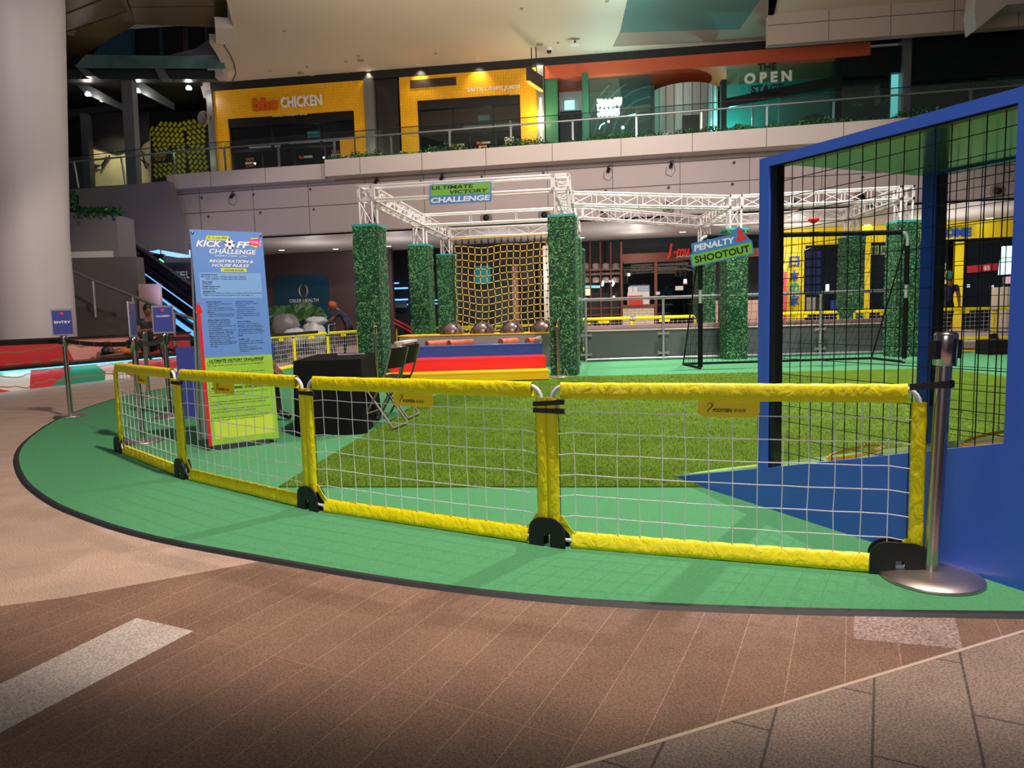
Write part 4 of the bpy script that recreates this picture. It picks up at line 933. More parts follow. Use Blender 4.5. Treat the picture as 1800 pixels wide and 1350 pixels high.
mb = MB(); c = D(1748, 594, 14.6); bw_ = .24
mb.obox((c.x, c.y, .012+.15), (.24, 0, 0), (0, .2, 0), (0, 0, .15)); mb.obox((c.x+.27, c.y, .1), (.04, 0, 0), (0, .1, 0), (0, 0, .05)); mb.tube([(c.x-.1, c.y, .31), (c.x-.08, c.y, .34), (c.x+.08, c.y, .34), (c.x+.1, c.y, .31)], .01, 6)
one('equipment_case', mb, FOAM, 'black equipment case on the carpet behind the right booth window', 'case')
mb = MB(); a = D(1655, 609, 15.6); b = D(1850, 606, 15.6); mb.fbox(Line(a, b), 0, 3, .013, .06, 0, .06); one('edge_bar', mb, FYL, 'low yellow bar along the carpet edge behind the right booth window', 'edge bar')
# ================================================================== FACADE: lower wall, ledge, shops
LG = Fr(22.2, .19); UP = Fr(25.5, .136); SH_ = Fr(28.6, .2)
CLAD = mat('pale_wall_cladding', srgb(182, 168, 170), .5, noise=(.5, .05)); SEAM = mat('dark_joint', srgb(92, 84, 88), .7); SOF = mat('white_soffit', srgb(206, 200, 198), .5)
DARKW = mat('dark_wall', srgb(30, 28, 32), .5); BRONZ = mat('bronze_soffit_panel', srgb(96, 76, 52), .4, .3)
uA, _ = LG.hit(297, 400); uB, _ = LG.hit(577, 300); uE = 20.0; uW = LG.hit(322, 430, .5)[0]
zl0 = 6.2; zb = 5.68
mb = MB(); mb.fbox(LG, uA, uE, 3.98, zb+.1, .5, .9); struct('wall_back', mb, CLAD)
mb = MB(); mb.fbox(LG, uA, uE, 3.98, 4.02, .5, 7.0); struct('ceiling_arcade', mb, SOF)
mb = MB(); mb.fbox(LG, uA+.05, uB, zb-.02, zl0-.06, 0, 3.6); struct('wall_ledge', mb, mat('ledge_cladding_lit_tone', srgb(200, 188, 186), .5))  # same cladding as the wall; stronger light on the ledge put into a paler tone
mb = MB(); mb.fbox(LG, uB, uE, zb, zl0, -.25, .35); struct('wall_planter', mb, mat('ledge_cladding_lit_tone', (0, 0, 0)))
mb = MB(); mb.fbox(LG, uA+.05, uE, 5.75, 5.95, .34, 4.0); struct('floor_upper', mb, MAU)
mb = MB()
for k_, (ya, yb) in enumerate(((304, 900), (335, 1011))):
    _, z = LG.hit(yb, ya, .5); mb.fbox(LG, uA, uE, z-.012, z+.012, .49, .5)
_, zm = LG.hit(1011, 362, .5); 
u = uA+.9
while u < uE: mb.fbox(LG, u-.008, u+.008, 3.98, zb, .492, .5); u += 2.02
u = LG.hit(577, 300)[0]+1.2
while u < uE: mb.fbox(LG, u-.008, u+.008, zb, zl0, -.256, -.25); u += 2.05
u = uA+1.7
while u < uB: mb.fbox(LG, u-.006, u+.006, zb, zl0-.06, -.006, 0); u += 2.0
struct('trim_2', mb, SEAM)
def on(fr, px, py, k): return fr.at(px, py, k)
VENT = mat('vent_dark', (.01, .01, .012), .6)
for px, py in ((657, 322+62), (855, 383), (957, 378), (1062, 371), (1175, 364), (1397, 359), (1513, 347), (1753, 336), (1500, 349))[:8]:
    c = on(LG, px, py, .5); t = thing('wall_vent', 'round air nozzle in the pale wall, %s' % {657: 'behind the left end of the front truss', 855: 'left one below the challenge sign', 957: 'just left of the widest column top', 1062: 'first right of the widest column', 1175: 'second right of the widest column', 1397: 'first one seen through the booth mesh', 1513: 'middle one seen through the booth mesh', 1753: 'far right one seen through the booth window'}[px], 'vent', c, -.19, 'round air nozzles in the pale wall')
    mb = MB(); mb.lathe(c, [(.17, 0), (.20, .02), (.19, .05), (.14, .06), (.12, .02)], 20, axis=-LG.N); part('ring', mb, mat('taupe_vent_ring', srgb(140, 122, 116), .5), t)
    mb = MB(); mb.lathe(c+Vector((.0, 0, 0)), [(.085, .0), (.10, .055), (0, .056)], 16, axis=-LG.N); part('nozzle', mb, VENT, t)
for px, py in ((1065, 336), (1175, 330), (1287, 324), (955, 304), (847, 311), (740, 319), (546, 333), (446, 342), (355, 348), (367, 381), (458, 374), (552, 368), (640, 362), (1290, 286), (1516, 312), (1700, 298)):
    c = on(LG, px, py, .5); mb = MB(); mb.lathe(c, [(.045, 0), (.045, .02), (0, .022)], 10, axis=-LG.N)
    NST = globals().get('NST', 0)+1; one('wall_stud', mb, mat('stud_metal', srgb(110, 98, 100), .4, .5), 'small round wall stud '+('right of the widest column, leftmost', 'right of the widest column, middle', 'right of the widest column, rightmost', 'above the right end of the front truss', 'just right of the challenge sign', 'just left of the challenge sign', 'upper row, left of the front truss', 'upper row, above the banner right corner', 'upper row, above the banner top left', 'lower row, above the banner', 'lower row, right of the banner top', 'lower row, midway banner to truss', 'lower row, beside the front truss corner', 'just under the ledge by the booth corner', 'seen through the booth mesh, upper middle', 'seen through the booth mesh, far right')[NST-1], 'stud', 'round studs on the pale wall')
for px, py, lb in ((407, 345, 'above the rules banner'), (660, 320, 'left of the challenge sign'), (775, 314, 'above the challenge sign'), (1068, 300, 'right of the widest column'), (1178, 292, 'farthest right')):
    c = on(LG, px, py, .42); t = thing('spot_lamp', 'small spotlight with a dangling cable under the ledge, '+lb, 'spotlight', c, 0, 'small spotlights under the ledge')
    mb = MB(); mb.cyl(c+Vector((.0, -.06, -.03)), c+Vector((.05, .04, .06)), .055, 10); part('lamp_head', mb, BPL, t)
    mb = MB(); mb.tube([c+Z*.02, c+Vector((0, .02, .13)), c+Vector((.1, .02, .16))], .012, 5); part('bracket', mb, BPL, t)
    mb = MB(); mb.tube([c+Vector((.12, .03, .1)), c+Vector((.16, .05, -.15)), c+Vector((.05, .06, -.3)), c+Vector((-.12, .06, -.22)), c+Vector((-.1, .05, 0))], .008, 4); part('cable', mb, BPL, t)
# downlights under the arcade soffit
EMW = mat('lamp_glow', (1, 1, 1), .5, emit=(1, .93, .84), es=14)
n_ = -1
for px, py in ((495, 440), (590, 438), (683, 433), (1022, 418), (1200, 408), (1418, 398), (1525, 396), (1740, 384)):
    g_ = G(px, py, 3.975); mb = MB(); n_ += 1; mb.lathe(g_, [(0, 0), (.11, 0), (.11, .004)], 14); mb.m = 1; mb.lathe(g_+Z*.001, [(.11, 0), (.14, -.006), (.14, .004)], 14)
    one('ceiling_downlight', mb, [EMW, SOF], ORD[n_]+' lit downlight from the left in the white arcade soffit', 'ceiling light', 'downlights in the arcade soffit')
for px in (520, 700, 900, 1100, 1300, 1540, 1750):
    g_ = G(px, 425, 3.9); d = bpy.data.lights.new('arcade_lamp', 'POINT'); o = bpy.data.objects.new('arcade_lamp', d); COL.objects.link(o); d.energy = 62; d.color = (1, .92, .88); d.shadow_soft_size = .05
    uu = (g_-LG.o).dot(LG.U); o.location = LG.p(uu, 2.7, 3.0)
# ------------------------------------------------------------------ plants on the planter
LEAF = [mat('leaf_dark_green', srgb(24, 62, 30), .5), mat('leaf_green', srgb(46, 104, 48), .5), mat('leaf_light_green', srgb(80, 140, 64), .5)]
def leaves(fr, u0, u1, z, k0, k1, n, h, name, label, size=.06, group=None, drop=0):
    rg = random.Random(int(u0*10)+n); vs = []; fs = []; mi = []
    for _ in range(n):
        u = rg.uniform(u0, u1); k = rg.uniform(k0, k1); lump = .55+.45*math.sin(u*2.3+math.sin(u*5.1)); zz = z+rg.uniform(-drop, h*lump)
        c = fr.p(u, zz, k); a = Vector((rg.uniform(-1, 1), rg.uniform(-1, 1), rg.uniform(-.5, 1))).normalized()*size*rg.uniform(.6, 1.3); b = a.cross(Vector((rg.uniform(-1, 1), rg.uniform(-1, 1), rg.uniform(-1, 1)))).normalized()*a.length*.35
        i = len(vs); vs += [c, c+a*.5+b, c+a, c+a*.5-b]; fs.append((i, i+1, i+2, i+3)); mi.append(rg.choice((0, 0, 1, 1, 2)))
    mb = MB(); mb.add(vs, fs); mb.mi = mi
    return one(name, mb, LEAF, label, 'plants', group, 'stuff')
leaves(LG, uB+.1, uE-3, zl0, -.22, .3, 9000, .22, 'trailing_plants', 'band of small leafy green plants along the upper planter ledge', .075, drop=.02)
# ------------------------------------------------------------------ glass railing on the ledge
GLR = glass('railing_glass', (.86, .93, .92), .07); STL = mat('satin_steel', srgb(170, 172, 174), .3, .8); DRK = mat('dark_rail_cap', srgb(30, 32, 36), .4)
kr = .15
t = thing('glass_railing', 'long glass railing with steel posts and handrail above the pale ledge', 'railing', LG.p(0, zl0-.2, kr), -.19)
pp_ = (116, 150, 218, 301, 392, 487, 586, 687, 790, 898, 1007, 1119, 1233, 1348, 1465, 1585, 1705, 1830)
zh = LG.hit(1007, 212, kr)[1]; zg = LG.hit(1007, 200, kr)[1]
print('rail z', zh, zg)
us = [LG.hit(p, 250, kr)[0] for p in pp_][3:]
for u in us:
    mb = MB(); mb.fbox(LG, u-.03, u+.03, 5.96, zh+.02, kr+.04, kr+.07); mb.obox(LG.p(u, zh-.01, kr+.03), LG.U*.06, LG.N*.02, Z*.025); part('post', mb, STL, t)
mb = MB(); mb.tube([LG.p(us[0], zh, kr-.02), LG.p(us[-1], zh, kr-.02)], .028, 8); part('handrail', mb, STL, t)
mb = MB(); mb.tube([LG.p(us[0], zg, kr), LG.p(us[-1], zg, kr)], .014, 6); part('glass_cap', mb, DRK, t)
for a, b in zip(us, us[1:]):
    mb = MB(); mb.fbox(LG, a+.02, b-.02, 5.97, zg, kr-.006, kr+.006); part('glass_pane', mb, GLR, t)
# ================================================================== UPPER STOREY
ZCEIL = 9.94
CEI = mat('warm_white_ceiling', srgb(206, 192, 176), .6); BK = mat('black_band', srgb(14, 15, 17), .5)
cpath = [(383, -60), (418, 78), (394, 79), (404, 95), (411, 110), (415, 128), (405, 148), (387, 160), (362, 174)]
cp = [G(x, y, ZCEIL) for x, y in cpath]
bl = [UP.p(UP.hit(362, 174)[0], ZCEIL, .3), UP.p(18, ZCEIL, .3), Vector((20, 12, ZCEIL)), Vector((cp[0].x+3, 11, ZCEIL)), Vector((cp[0].x, cp[0].y, ZCEIL))]
mb = MB(); mb.slab([*cp[::-1][0:], *bl[:0]]+[Vector((cp[0].x+1.5, cp[0].y-4, ZCEIL)), Vector((22, cp[0].y-6, ZCEIL)), Vector((22, 21.5, ZCEIL)), UP.p(19, ZCEIL, .3)], (0, 0, .3))
struct('ceiling', mb, CEI)
mb = MB()
off = [Vector((-.30, 0, .05))]*len(cp)
for i in range(2, len(cp)-1):
    a, b = cp[i], cp[i+1]; mb.slab([a, b, b+Vector((-.42, -.1, .02)), a+Vector((-.42, -.1, .02))], (0, 0, .3))
struct('trim_3', mb, CEI)
mb = MB(); mb.tube([p_-Z*.005 for p_ in cp[2:]], .025, 4); struct('trim_10', mb, SEAM)
mb = MB(); mb.slab([G(378, 48, ZCEIL-.05), G(410, 50, ZCEIL-.05), G(418, 78, ZCEIL-.05), G(380, 77, ZCEIL-.05)], (0, 0, .3)); struct('trim_4', mb, SOF)
mb = MB(); mb.fbox(UP, UP.hit(372, 180)[0], 18.5, ZCEIL-.28, ZCEIL+.2, -.02, .3); struct('trim_5', mb, BK)
uu0 = UP.hit(372, 200)[0]
mb = MB(); mb.fbox(UP, uu0, 18.5, 5.9, ZCEIL, 5.0, 5.2); struct('wall_rear_upper', mb, DARKW)
YT = mat('yellow_mosaic_tile', srgb(232, 170, 20), .35, noise=(3, .1)); 
m = YT; nt = m.node_tree; b_ = nt.nodes['Principled BSDF']; g_ = nt.nodes.new('ShaderNodeTexCoord'); br = nt.nodes.new('ShaderNodeTexBrick'); br.offset = 0
br.inputs['Scale'].default_value = 1; br.inputs['Brick Width'].default_value = .1; br.inputs['Row Height'].default_value = .1; br.inputs['Mortar Size'].default_value = .006
sp_ = nt.nodes.new('ShaderNodeSeparateXYZ'); cb_ = nt.nodes.new('ShaderNodeCombineXYZ'); nt.links.new(g_.outputs['Object'], sp_.inputs[0]); nt.links.new(sp_.outputs['X'], cb_.inputs['X']); nt.links.new(sp_.outputs['Z'], cb_.inputs['Y']); nt.links.new(cb_.outputs[0], br.inputs['Vector'])
br.inputs['Color1'].default_value = (*srgb(238, 176, 22), 1); br.inputs['Color2'].default_value = (*srgb(228, 166, 18), 1); br.inputs['Mortar'].default_value = (*srgb(206, 146, 16), 1); nt.links.new(br.outputs['Color'], b_.inputs['Base Color'])
GLD = glass('dark_shop_glass', (.25, .27, .28), .10, .02); FRM = mat('black_shop_frame', srgb(16, 16, 18), .4)
STRIP = mat('strip_light_glow', (1, 1, 1), .5, emit=(1, .95, .85), es=2.2); EXITG = mat('teal_glow', (.1, .6, .55), .5, emit=(.1, .8, .7), es=1.2)
def shopfront(name, label, xo0, xo1, xi0, xi1, ytl, zsurf=None):
    """yellow portal: outer px range, opening px range, y of opening top at its left edge"""
    a, _ = UP.hit(xo0, 250); b, _ = UP.hit(xo1, 220); c, zt_ = UP.hit(xi0, ytl); d, _ = UP.hit(xi1, 200)
    t = thing(name, label, 'shopfront', UP.p((a+b)/2, 5.96), -.136)
    mb = MB(); zt2 = ZCEIL-.29
    mb.fbox(UP, a, c, 5.96, zt2, 0, .3); mb.fbox(UP, d, b, 5.96, zt2, 0, .3); mb.fbox(UP, c, d, zt_, zt2, 0, .3); part('tiled_portal', mb, YT, t)
    mb = MB(); mb.fbox(UP, c, d, zt_-.32, zt_, .04, .3)
    for x in (c, c+(d-c)*.33, c+(d-c)*.72, d-.06): mb.fbox(UP, x, x+.06, zt_-1.2, zt_, .08, .2)
    mb.fbox(UP, c, d, zt_-1.22, zt_-1.12, .08, .2)
    for x in (c, c+(d-c)*.25, c+(d-c)*.5, c+(d-c)*.75, d-.05): mb.fbox(UP, x, x+.035, 5.96, zt_-1.1, .1, .18)
    part('door_frame', mb, FRM, t)
    mb = MB(); mb.fbox(UP, c, d, 5.96, zt_-.3, .14, .15); part('glass_panel', mb, GLD, t)
    mb = MB(); mb.fbox(UP, c, d, 5.96, ZCEIL-.4, 2.5, 2.6); mb.fbox(UP, c-.1, c, 5.96, ZCEIL-.4, .3, 2.6); mb.fbox(UP, d, d+.1, 5.96, ZCEIL-.4, .3, 2.6); part('interior', mb, mat('shop_interior_grey', srgb(70, 70, 72), .6), t)
    mb = MB(); mb.fbox(UP, c+.3, c+(d-c)*.32, zt_-.88, zt_-.83, .9, .95); mb.fbox(UP, c+(d-c)*.4, d-.2, zt_-.80, zt_-.75, .9, .95); part('strip_lamp', mb, STRIP, t)
    mb = MB(); mb.fbox(UP, c+(d-c)*.55, c+(d-c)*.66, zt_-.62, zt_-.4, .9, .95); part('exit_lamp', mb, EXITG, t)
    light('shop_interior_lamp', 'POINT', UP.p((c+d)/2+.5, zt_-.35, 1.6), (0, 0, 0), 22, (.9, 1, 1), .15)
    return t, a, b, c, d, zt_
s1, a, b, c, d, z_ = shopfront('chicken_shop_portal', 'left yellow tiled restaurant front with the CHICKEN sign', 375, 647, 400, 622, 209)
def utext(par, mats, s_, x0, y0, x1, y1, k=-.03, depth=.0, bold=.03, shear=0., name='lettering', fr=UP):
    ua, za = fr.hit(x0, y0, k); ub, _ = fr.hit(x1, y1, k); h = za-fr.hit(x0, y1 if False else y0, k)[1]
    return ua, ub, za
def place_text(s_, fr, pl, pr, hpx, k=0., bold=.03, shear=0., depth=.0):
    """pl: picture point of the lower left, pr: lower right, hpx: height in px at the left"""
    ua, za = fr.hit(*pl, k); ub, zb_ = fr.hit(*pr, k); _, zc_ = fr.hit(pl[0], pl[1]-hpx, k)
    mb = MB(); A = fr.p(ua, za, k); R_ = fr.p(ub, (za+zb_)/2 if False else za, k)-A
    mb.text(s_, A, fr.U, Z, (R_).length, zc_-za, bold=bold, shear=shear, depth=depth); return mb
ORG = mat('orange_channel_letter', srgb(200, 88, 20), .45); WHL = mat('white_channel_letter', srgb(225, 220, 214), .45)
mb = place_text('bhc', UP, (447, 196), (489, 193), 23, -.1, .05, 0, .09); part('orange_lettering', mb, ORG, s1)
mb = place_text('CHICKEN', UP, (495, 191), (567, 186), 19, -.1, .025, 0, .09); part('white_lettering', mb, WHL, s1)
mb = place_text('MODERN KOREAN PLACE', UP, (479, 206), (540, 200), 6, .02, .02); part('white_lettering', mb, WHL, s1)
for (s_, m_, pl, pr, h) in (('TASTY', ORG, (432, 283), (447, 282), 5), ('CRISPY', WHL, (431, 289), (447, 288), 4), ('JUICY', ORG, (432, 295), (447, 294), 5), ('bhc', ORG, (526, 279), (533, 278), 5), ('CHICKEN', WHL, (534, 278), (549, 277), 4), ('TASTY', ORG, (583, 270), (598, 269), 5), ('CRAFTY', WHL, (582, 275), (598, 274), 4), ('JUICY', ORG, (583, 281), (598, 280), 5)):
    part('window_lettering', place_text(s_, UP, pl, pr, h, .13, .03), m_, s1)
mb = MB(); mb.pbox(UP, 597, 243, 624, 284, .06, .075); pst = part('poster', mb, mat('poster_orange', srgb(238, 160, 30), .5), s1)
mb = MB(); mb.pbox(UP, 598, 274, 623, 283, .05, .06); part('poster_white_band', mb, WHL, pst)
s2, a, b, c, d, z_ = shopfront('yellow_shop_portal', 'right yellow tiled restaurant front with the dark air grille', 706, 945, 733, 915, 177)
part('white_lettering', place_text('TASTY, CRISPY, JUICY!', UP, (821, 164), (914, 156), 8, -.07, .03, .2, .06), WHL, s2)
part('unit_number', place_text('#01-29/30', UP, (896, 168), (914, 166), 3, .03, .01), WHL, s2)
mb = MB(); u_a, z_a = UP.hit(721, 142, -.02); u_b, z_b = UP.hit(802, 147, -.02); mb.fbox(UP, u_a, u_b, z_a-.26, z_a+.02, -.03, 0); part('air_grille', mb, mat('dark_grille', srgb(52, 34, 12), .6), s2)
for (s_, m_, pl, pr, h) in (('bhc', ORG, (793, 258), (800, 257), 6), ('CHICKEN', WHL, (801, 257), (816, 256), 4), ('bhc', ORG, (838, 254), (846, 253), 6), ('CHICKEN', WHL, (847, 253), (862, 252), 4), ('CRAFTY', WHL, (887, 248), (904, 247), 7), ('JUICY', ORG, (887, 254), (903, 253), 6)):
    part('window_lettering', place_text(s_, UP, pl, pr, h, .13, .03), m_, s2)
for (x0, y0, x1, y1) in ((799, 259, 814, 269), (841, 256, 856, 266)):
    mb = MB(); mb.pbox(UP, x0, y0, x1, y1, .10, .115); pst = part('notice', mb, mat('notice_orange', srgb(236, 120, 50), .5), s2); mb = MB(); mb.pbox(UP, x0+2, y0+3, x1-4, y1-2, .095, .10); part('notice_white', mb, WHL, pst)
GCL = mat('grey_steel_column', srgb(120, 122, 122), .4, .3)
n = 0
for x0, x1 in ((643, 659), (945, 957), (1583, 1597), (367, 377)):
    a, _ = UP.hit(x0, 200); b, _ = UP.hit(x1, 200); mb = MB(); mb.fbox(UP, a, b, 5.96, ZCEIL-.28, -.12, .35); mb.fbox(UP, a+.05, b-.05, 7.9, 8.5, -.16, -.12); n += 1; struct('wall_pier_%d' % n, mb, GCL)
mb = MB(); mb.pbox(UP, 659, 120, 706, 330, .1, .3); struct('wall_dark_panel', mb, DARKW)
for x, y in ((670, 271), (706, 268)): 
    mb = MB(); c_ = UP.at(x, y, .08); mb.obox(c_, UP.U*.045, UP.N*.015, Z*.05); one('wall_switch', mb, WHL, 'tiny white plate on the dark wall, '+('left' if x < 690 else 'right')+' one of two', 'plate', 'white plates on the dark wall')
# hanging sign
t = thing('hanging_sign', 'small sideways sign box hanging from two rods by the right yellow front', 'sign', UP.at(940, 135, -1.0)-Z*.3, 0)
c = UP.at(940, 138, -1.0); mb = MB(); mb.obox(c, Vector((.05, 0, 0)), Vector((.25, .5, 0)), Z*.22); part('sign_box', mb, mat('charcoal_box', srgb(50, 48, 44), .4), t)
mb = MB(); mb.obox(c-Z*.25, Vector((.05, 0, 0)), Vector((.25, .5, 0)), Z*.03); part('amber_base', mb, mat('amber_base', srgb(240, 180, 60), .5, emit=(1, .6, .1), es=.6), t)
mb = MB()
for x, y0 in ((935, 82), (943, 65)): p1 = UP.at(x, 128, -1.0); mb.cyl(p1, Vector((p1.x, p1.y, ZCEIL)), .02, 6)
part('rod', mb, DRK, t)
# wall lamp glow by the pier
d = light('pier_lamp', 'POINT', UP.at(948, 205, -.45), UP.at(950, 205, 0), 60, (1, .8, .42), .15)
mb = MB(); mb.pbox(UP, 949, 172, 953, 262, -.2, -.14); one('pier_light_bar', mb, mat('warm_bar_glow', (1, 1, 1), .5, emit=(1, .85, .55), es=9), 'bright upright light bar on the grey pier right of the yellow front', 'wall light')
# ------------------------------------------------------------------ green glass restaurant
GR_ = mat('green_painted_panel', srgb(40, 98, 68), .4); ORF = mat('terracotta_fascia', srgb(196, 82, 48), .5); TEALG = glass('teal_shop_glass', (.45, .72, .70), .14); WPN = mat('white_panelling', srgb(184, 186, 182), .55)
t = thing('glass_restaurant', 'green glazed restaurant front with terracotta fascia and neon lettering', 'shopfront', UP.at(1240, 250), -.136)
a0_, zf1 = UP.hit(957, 119, -.02); a1_, _ = UP.hit(1530, 80, -.02); _, zf0 = UP.hit(957, 136, -.02)
mb = MB(); mb.fbox(UP, a0_, a1_, zf0-.05, ZCEIL-.28, -.03, .1); mb.fbox(UP, a0_, a1_, zf0-.05, zf0, .1, 2.2); part('fascia', mb, ORF, t)
mb = MB(); mb.pbox(UP, 957, 134, 982, 270, .0, .2); mb.pbox(UP, 1023, 128, 1036, 266, -.15, .9); part('green_fin', mb, GR_, t)
mb = MB(); mb.pbox(UP, 982, 134, 1025, 270, 1.6, 1.7); ii = part('white_wall', mb, WPN, t)
mb = MB(); mb.pbox(UP, 992, 177, 1010, 191, 1.4, 1.5); part('cyan_screen', mb, mat('cyan_glow', (.3, .8, .8), .5, emit=(.45, .95, .92), es=1.1), ii)
mb = MB(); mb.pbox(UP, 984, 196, 1023, 262, 1.2, 1.3); part('counter_dark', mb, mat('dark_teal_joinery', srgb(20, 40, 46), .5), t)
mb = MB(); mb.pbox(UP, 1036, 132, 1145, 265, .25, .27); part('glass_panel', mb, TEALG, t)
mb = MB(); mb.pbox(UP, 1036, 130, 1147, 160, 1.8, 1.9); mb.pbox(UP, 1036, 160, 1147, 265, 2.1, 2.2); mb.pbox(UP, 1110, 130, 1150, 265, 1.7, 2.1); part('interior_wall', mb, mat('interior_teal_grey', srgb(96, 130, 128), .6), t)
mb = MB()
for i in range(7):     # ribbed curved canopy inside
    r_ = .5+.32*i; cc = UP.hit(1145, 255, 1.2); mb.tube([UP.p(cc[0]-r_*math.cos(g), cc[1]+r_*1.15*math.sin(g), 1.2) for g in [math.pi/2*q/8 for q in range(9)]], .03, 5)
part('curved_rib', mb, WPN, t)
mb = MB(); mb.pbox(UP, 1145, 150, 1151, 262, -.02, .3); mb.pbox(UP, 1268, 140, 1277, 262, -.02, .3); part('dark_mullion', mb, mat('dark_green_mullion', srgb(16, 34, 32), .4), t)
cen = UP.p((UP.hit(1150, 200)[0]+UP.hit(1270, 200)[0])/2, 5.96, 1.35); R_ = (UP.hit(1270, 200)[0]-UP.hit(1150, 200)[0])/2; z_t = UP.hit(1210, 146, .3)[1]
mb = MB(); mb.lathe(cen, [(R_*1.02, 0), (R_*1.02, z_t-5.96)], 48, sm=False); dr = part('curved_drum', mb, WPN, t)
mb = MB()
for g in range(48):
    if g % 2 == 0: a_ = 2*math.pi*g/48; mb.obox(cen+Vector((math.cos(a_)*R_*1.02, math.sin(a_)*R_*1.02, (z_t-5.96)/2)), Vector((math.cos(a_), math.sin(a_), 0))*.012, Vector((-math.sin(a_), math.cos(a_), 0))*.012, Z*(z_t-5.96)/2)
part('joint_line', mb, SEAM, dr)
mb = MB(); mb.pbox(UP, 1200, 203, 1229, 262, -.12, .1); part('dark_doorway', mb, FRM, dr)
PEND = mat('dark_stage_ceiling', srgb(58, 44, 42), .5)
mb = MB(); mb.slab([UP.at(1030, 126, .2), UP.at(1480, 92, .2), UP.at(1470, 118, 2.6), UP.at(1060, 150, 2.6)], (0, 0, .05)); mb.pbox(UP, 1147, 128, 1275, 158, 2.4, 2.5); part('studded_ceiling', mb, PEND, t)
mb = MB(); rg = random.Random(2)
for i in range(12):
    for j in range(4):
        p_ = UP.at(1047+24*i+9*j, 131-1.6*i+5*j+(2 if i > 3 else 0), .4+.45*j); mb.ball(p_, .045, 8, 6)
part('pendant_studs', mb, BPL, t)
# neon
NEO = mat('neon_white_glow', (1, 1, 1), .5, emit=(.62, 1, .96), es=16); NEY = mat('neon_yellow_glow', (1, 1, .6), .5, emit=(.95, 1, .35), es=12)
t2 = thing('neon_sign', 'glowing white and yellow neon lettering inside the green glass front', 'neon sign', UP.at(1070, 205, .15), -.136)
def squig(x0, x1, yb, hp, n, seed):
    rg = random.Random(seed); mb = MB()
    for i in range(n):
        xa = x0+(x1-x0)*i/n; xb = x0+(x1-x0)*(i+.78)/n; pt = [(xa, yb-hp*rg.random()), (xa, yb), (xb, yb-hp*.5*rg.random()), (xb, yb-hp), ((xa+xb)/2, yb-hp*rg.uniform(.4, 1)), (xa, yb-hp)]
        mb.tube([UP.at(x, y, .15) for x, y in pt], .035, 5)
    return mb
part('neon_and_reflection_tube', squig(1050, 1080, 186, 11, 4, 1), NEO, t2); part('neon_and_reflection_tube', squig(1081, 1093, 184, 12, 2, 2), NEY, t2); part('neon_and_reflection_tube', squig(1051, 1089, 202, 11, 5, 3), NEO, t2)
mb = MB(); mb.tube([UP.at(x, y, .4) for x, y in ((1053, 227), (1056, 220), (1063, 216))], .02, 5); mb.tube([UP.at(x, y, .4) for x, y in ((1095, 205), (1108, 203), (1117, 201))], .03, 5); part('neon_and_reflection_tube', mb, NEO, t2)  # these lower arcs are reflections of the neon, built as glowing tubes
light('neon_light', 'POINT', UP.at(1070, 190, -.6), (0, 0, 0), 95, (.45, 1, .92), .03)
part('window_lettering', place_text('SMALL PLATES.', UP, (1037, 250), (1083, 247), 5, .2, .02), WHL, t)
# OPEN STAGE front
TW_ = mat('teal_interior_wall', srgb(70, 150, 146), .5); TDK = mat('dark_green_black', srgb(14, 24, 24), .4)
t = thing('stage_front', 'dark glazed THE OPEN STAGE front with teal lit windows', 'shopfront', UP.at(1430, 250), -.136)
mb = MB(); mb.pbox(UP, 1470, 88, 1583, 127, .0, .2); mb.pbox(UP, 1468, 110, 1478, 262, .0, .2)
u_a, z_a = UP.hit(1277, 178, .05); u_b, z_b = UP.hit(1470, 132, .05); z_lo = z_a-.3; mb.slab([UP.p(u_a, z_a-.2, .05), UP.p(u_b, z_b-.35, .05), UP.p(u_b, z_b-.02, .05), UP.p(u_a, z_a+.1, .05)], UP.N*.1); part('dark_frame', mb, TDK, t)
mb = MB(); mb.pbox(UP, 1277, 120, 1470, 265, .3, .32); mb.pbox(UP, 1478, 118, 1583, 265, .3, .32); part('glass_panel', mb, TEALG, t)
mb = MB(); mb.pbox(UP, 1272, 115, 1480, 265, 2.0, 2.1); part('teal_wall', mb, TW_, t)
mb = MB(); mb.pbox(UP, 1478, 110, 1590, 265, 2.0, 2.1); part('dark_wall', mb, mat('slate_interior', srgb(70, 80, 78), .6), t)
mb = MB(); mb.pbox(UP, 1568, 118, 1580, 225, .25, .29); part('teal_light_edge', mb, mat('teal_edge_glow', (.2, .7, .7), .5, emit=(.15, .62, .6), es=.7), t)
mb = MB(); mb.pbox(UP, 1322, 175, 1325, 240, .22, .3); mb.pbox(UP, 1369, 172, 1371, 240, .22, .3); part('glass_mullion', mb, STL, t)
def rib_screen(par, x0, x1, yt, yb, n, amp, k):
    mb = MB()
    for i in range(n):
        s_ = i/(n-1); x = x0+(x1-x0)*s_; y = yt+amp*math.sin(s_*3.1*1.2); mb.tube([UP.at(x, y, k), UP.at(x, y+yb, k)], .02, 4)
    mb.tube([UP.at(x0+(x1-x0)*s_/20, yt+amp*math.sin(s_/20*3.1*1.2), k) for s_ in range(21)], .04, 4); part('slatted_balustrade', mb, mat('dark_slats', srgb(40, 40, 40), .5), par)
rib_screen(t, 1482, 1566, 138, 26, 26, -8, 1.0); rib_screen(t, 1405, 1470, 212, 24, 22, -10, 1.0)
part('white_lettering', place_text('O P E N', UP, (1308, 149), (1391, 142), 19, -.25, .04, 0, .06), WHL, t)
part('black_lettering', place_text('THE', UP, (1331, 125), (1364, 122), 12, -.25, .02, 0, .06), BK, t); part('black_lettering', place_text('STAGE', UP, (1320, 165), (1376, 160), 14, -.25, .02, 0, .06), BK, t)
part('window_lettering', place_text('JACOB', UP, (1500, 178), (1517, 175), 5, .25, 0), STL, t); part('window_lettering', place_text('RACHEL', UP, (1497, 187), (1518, 184), 5, .25, 0), STL, t)
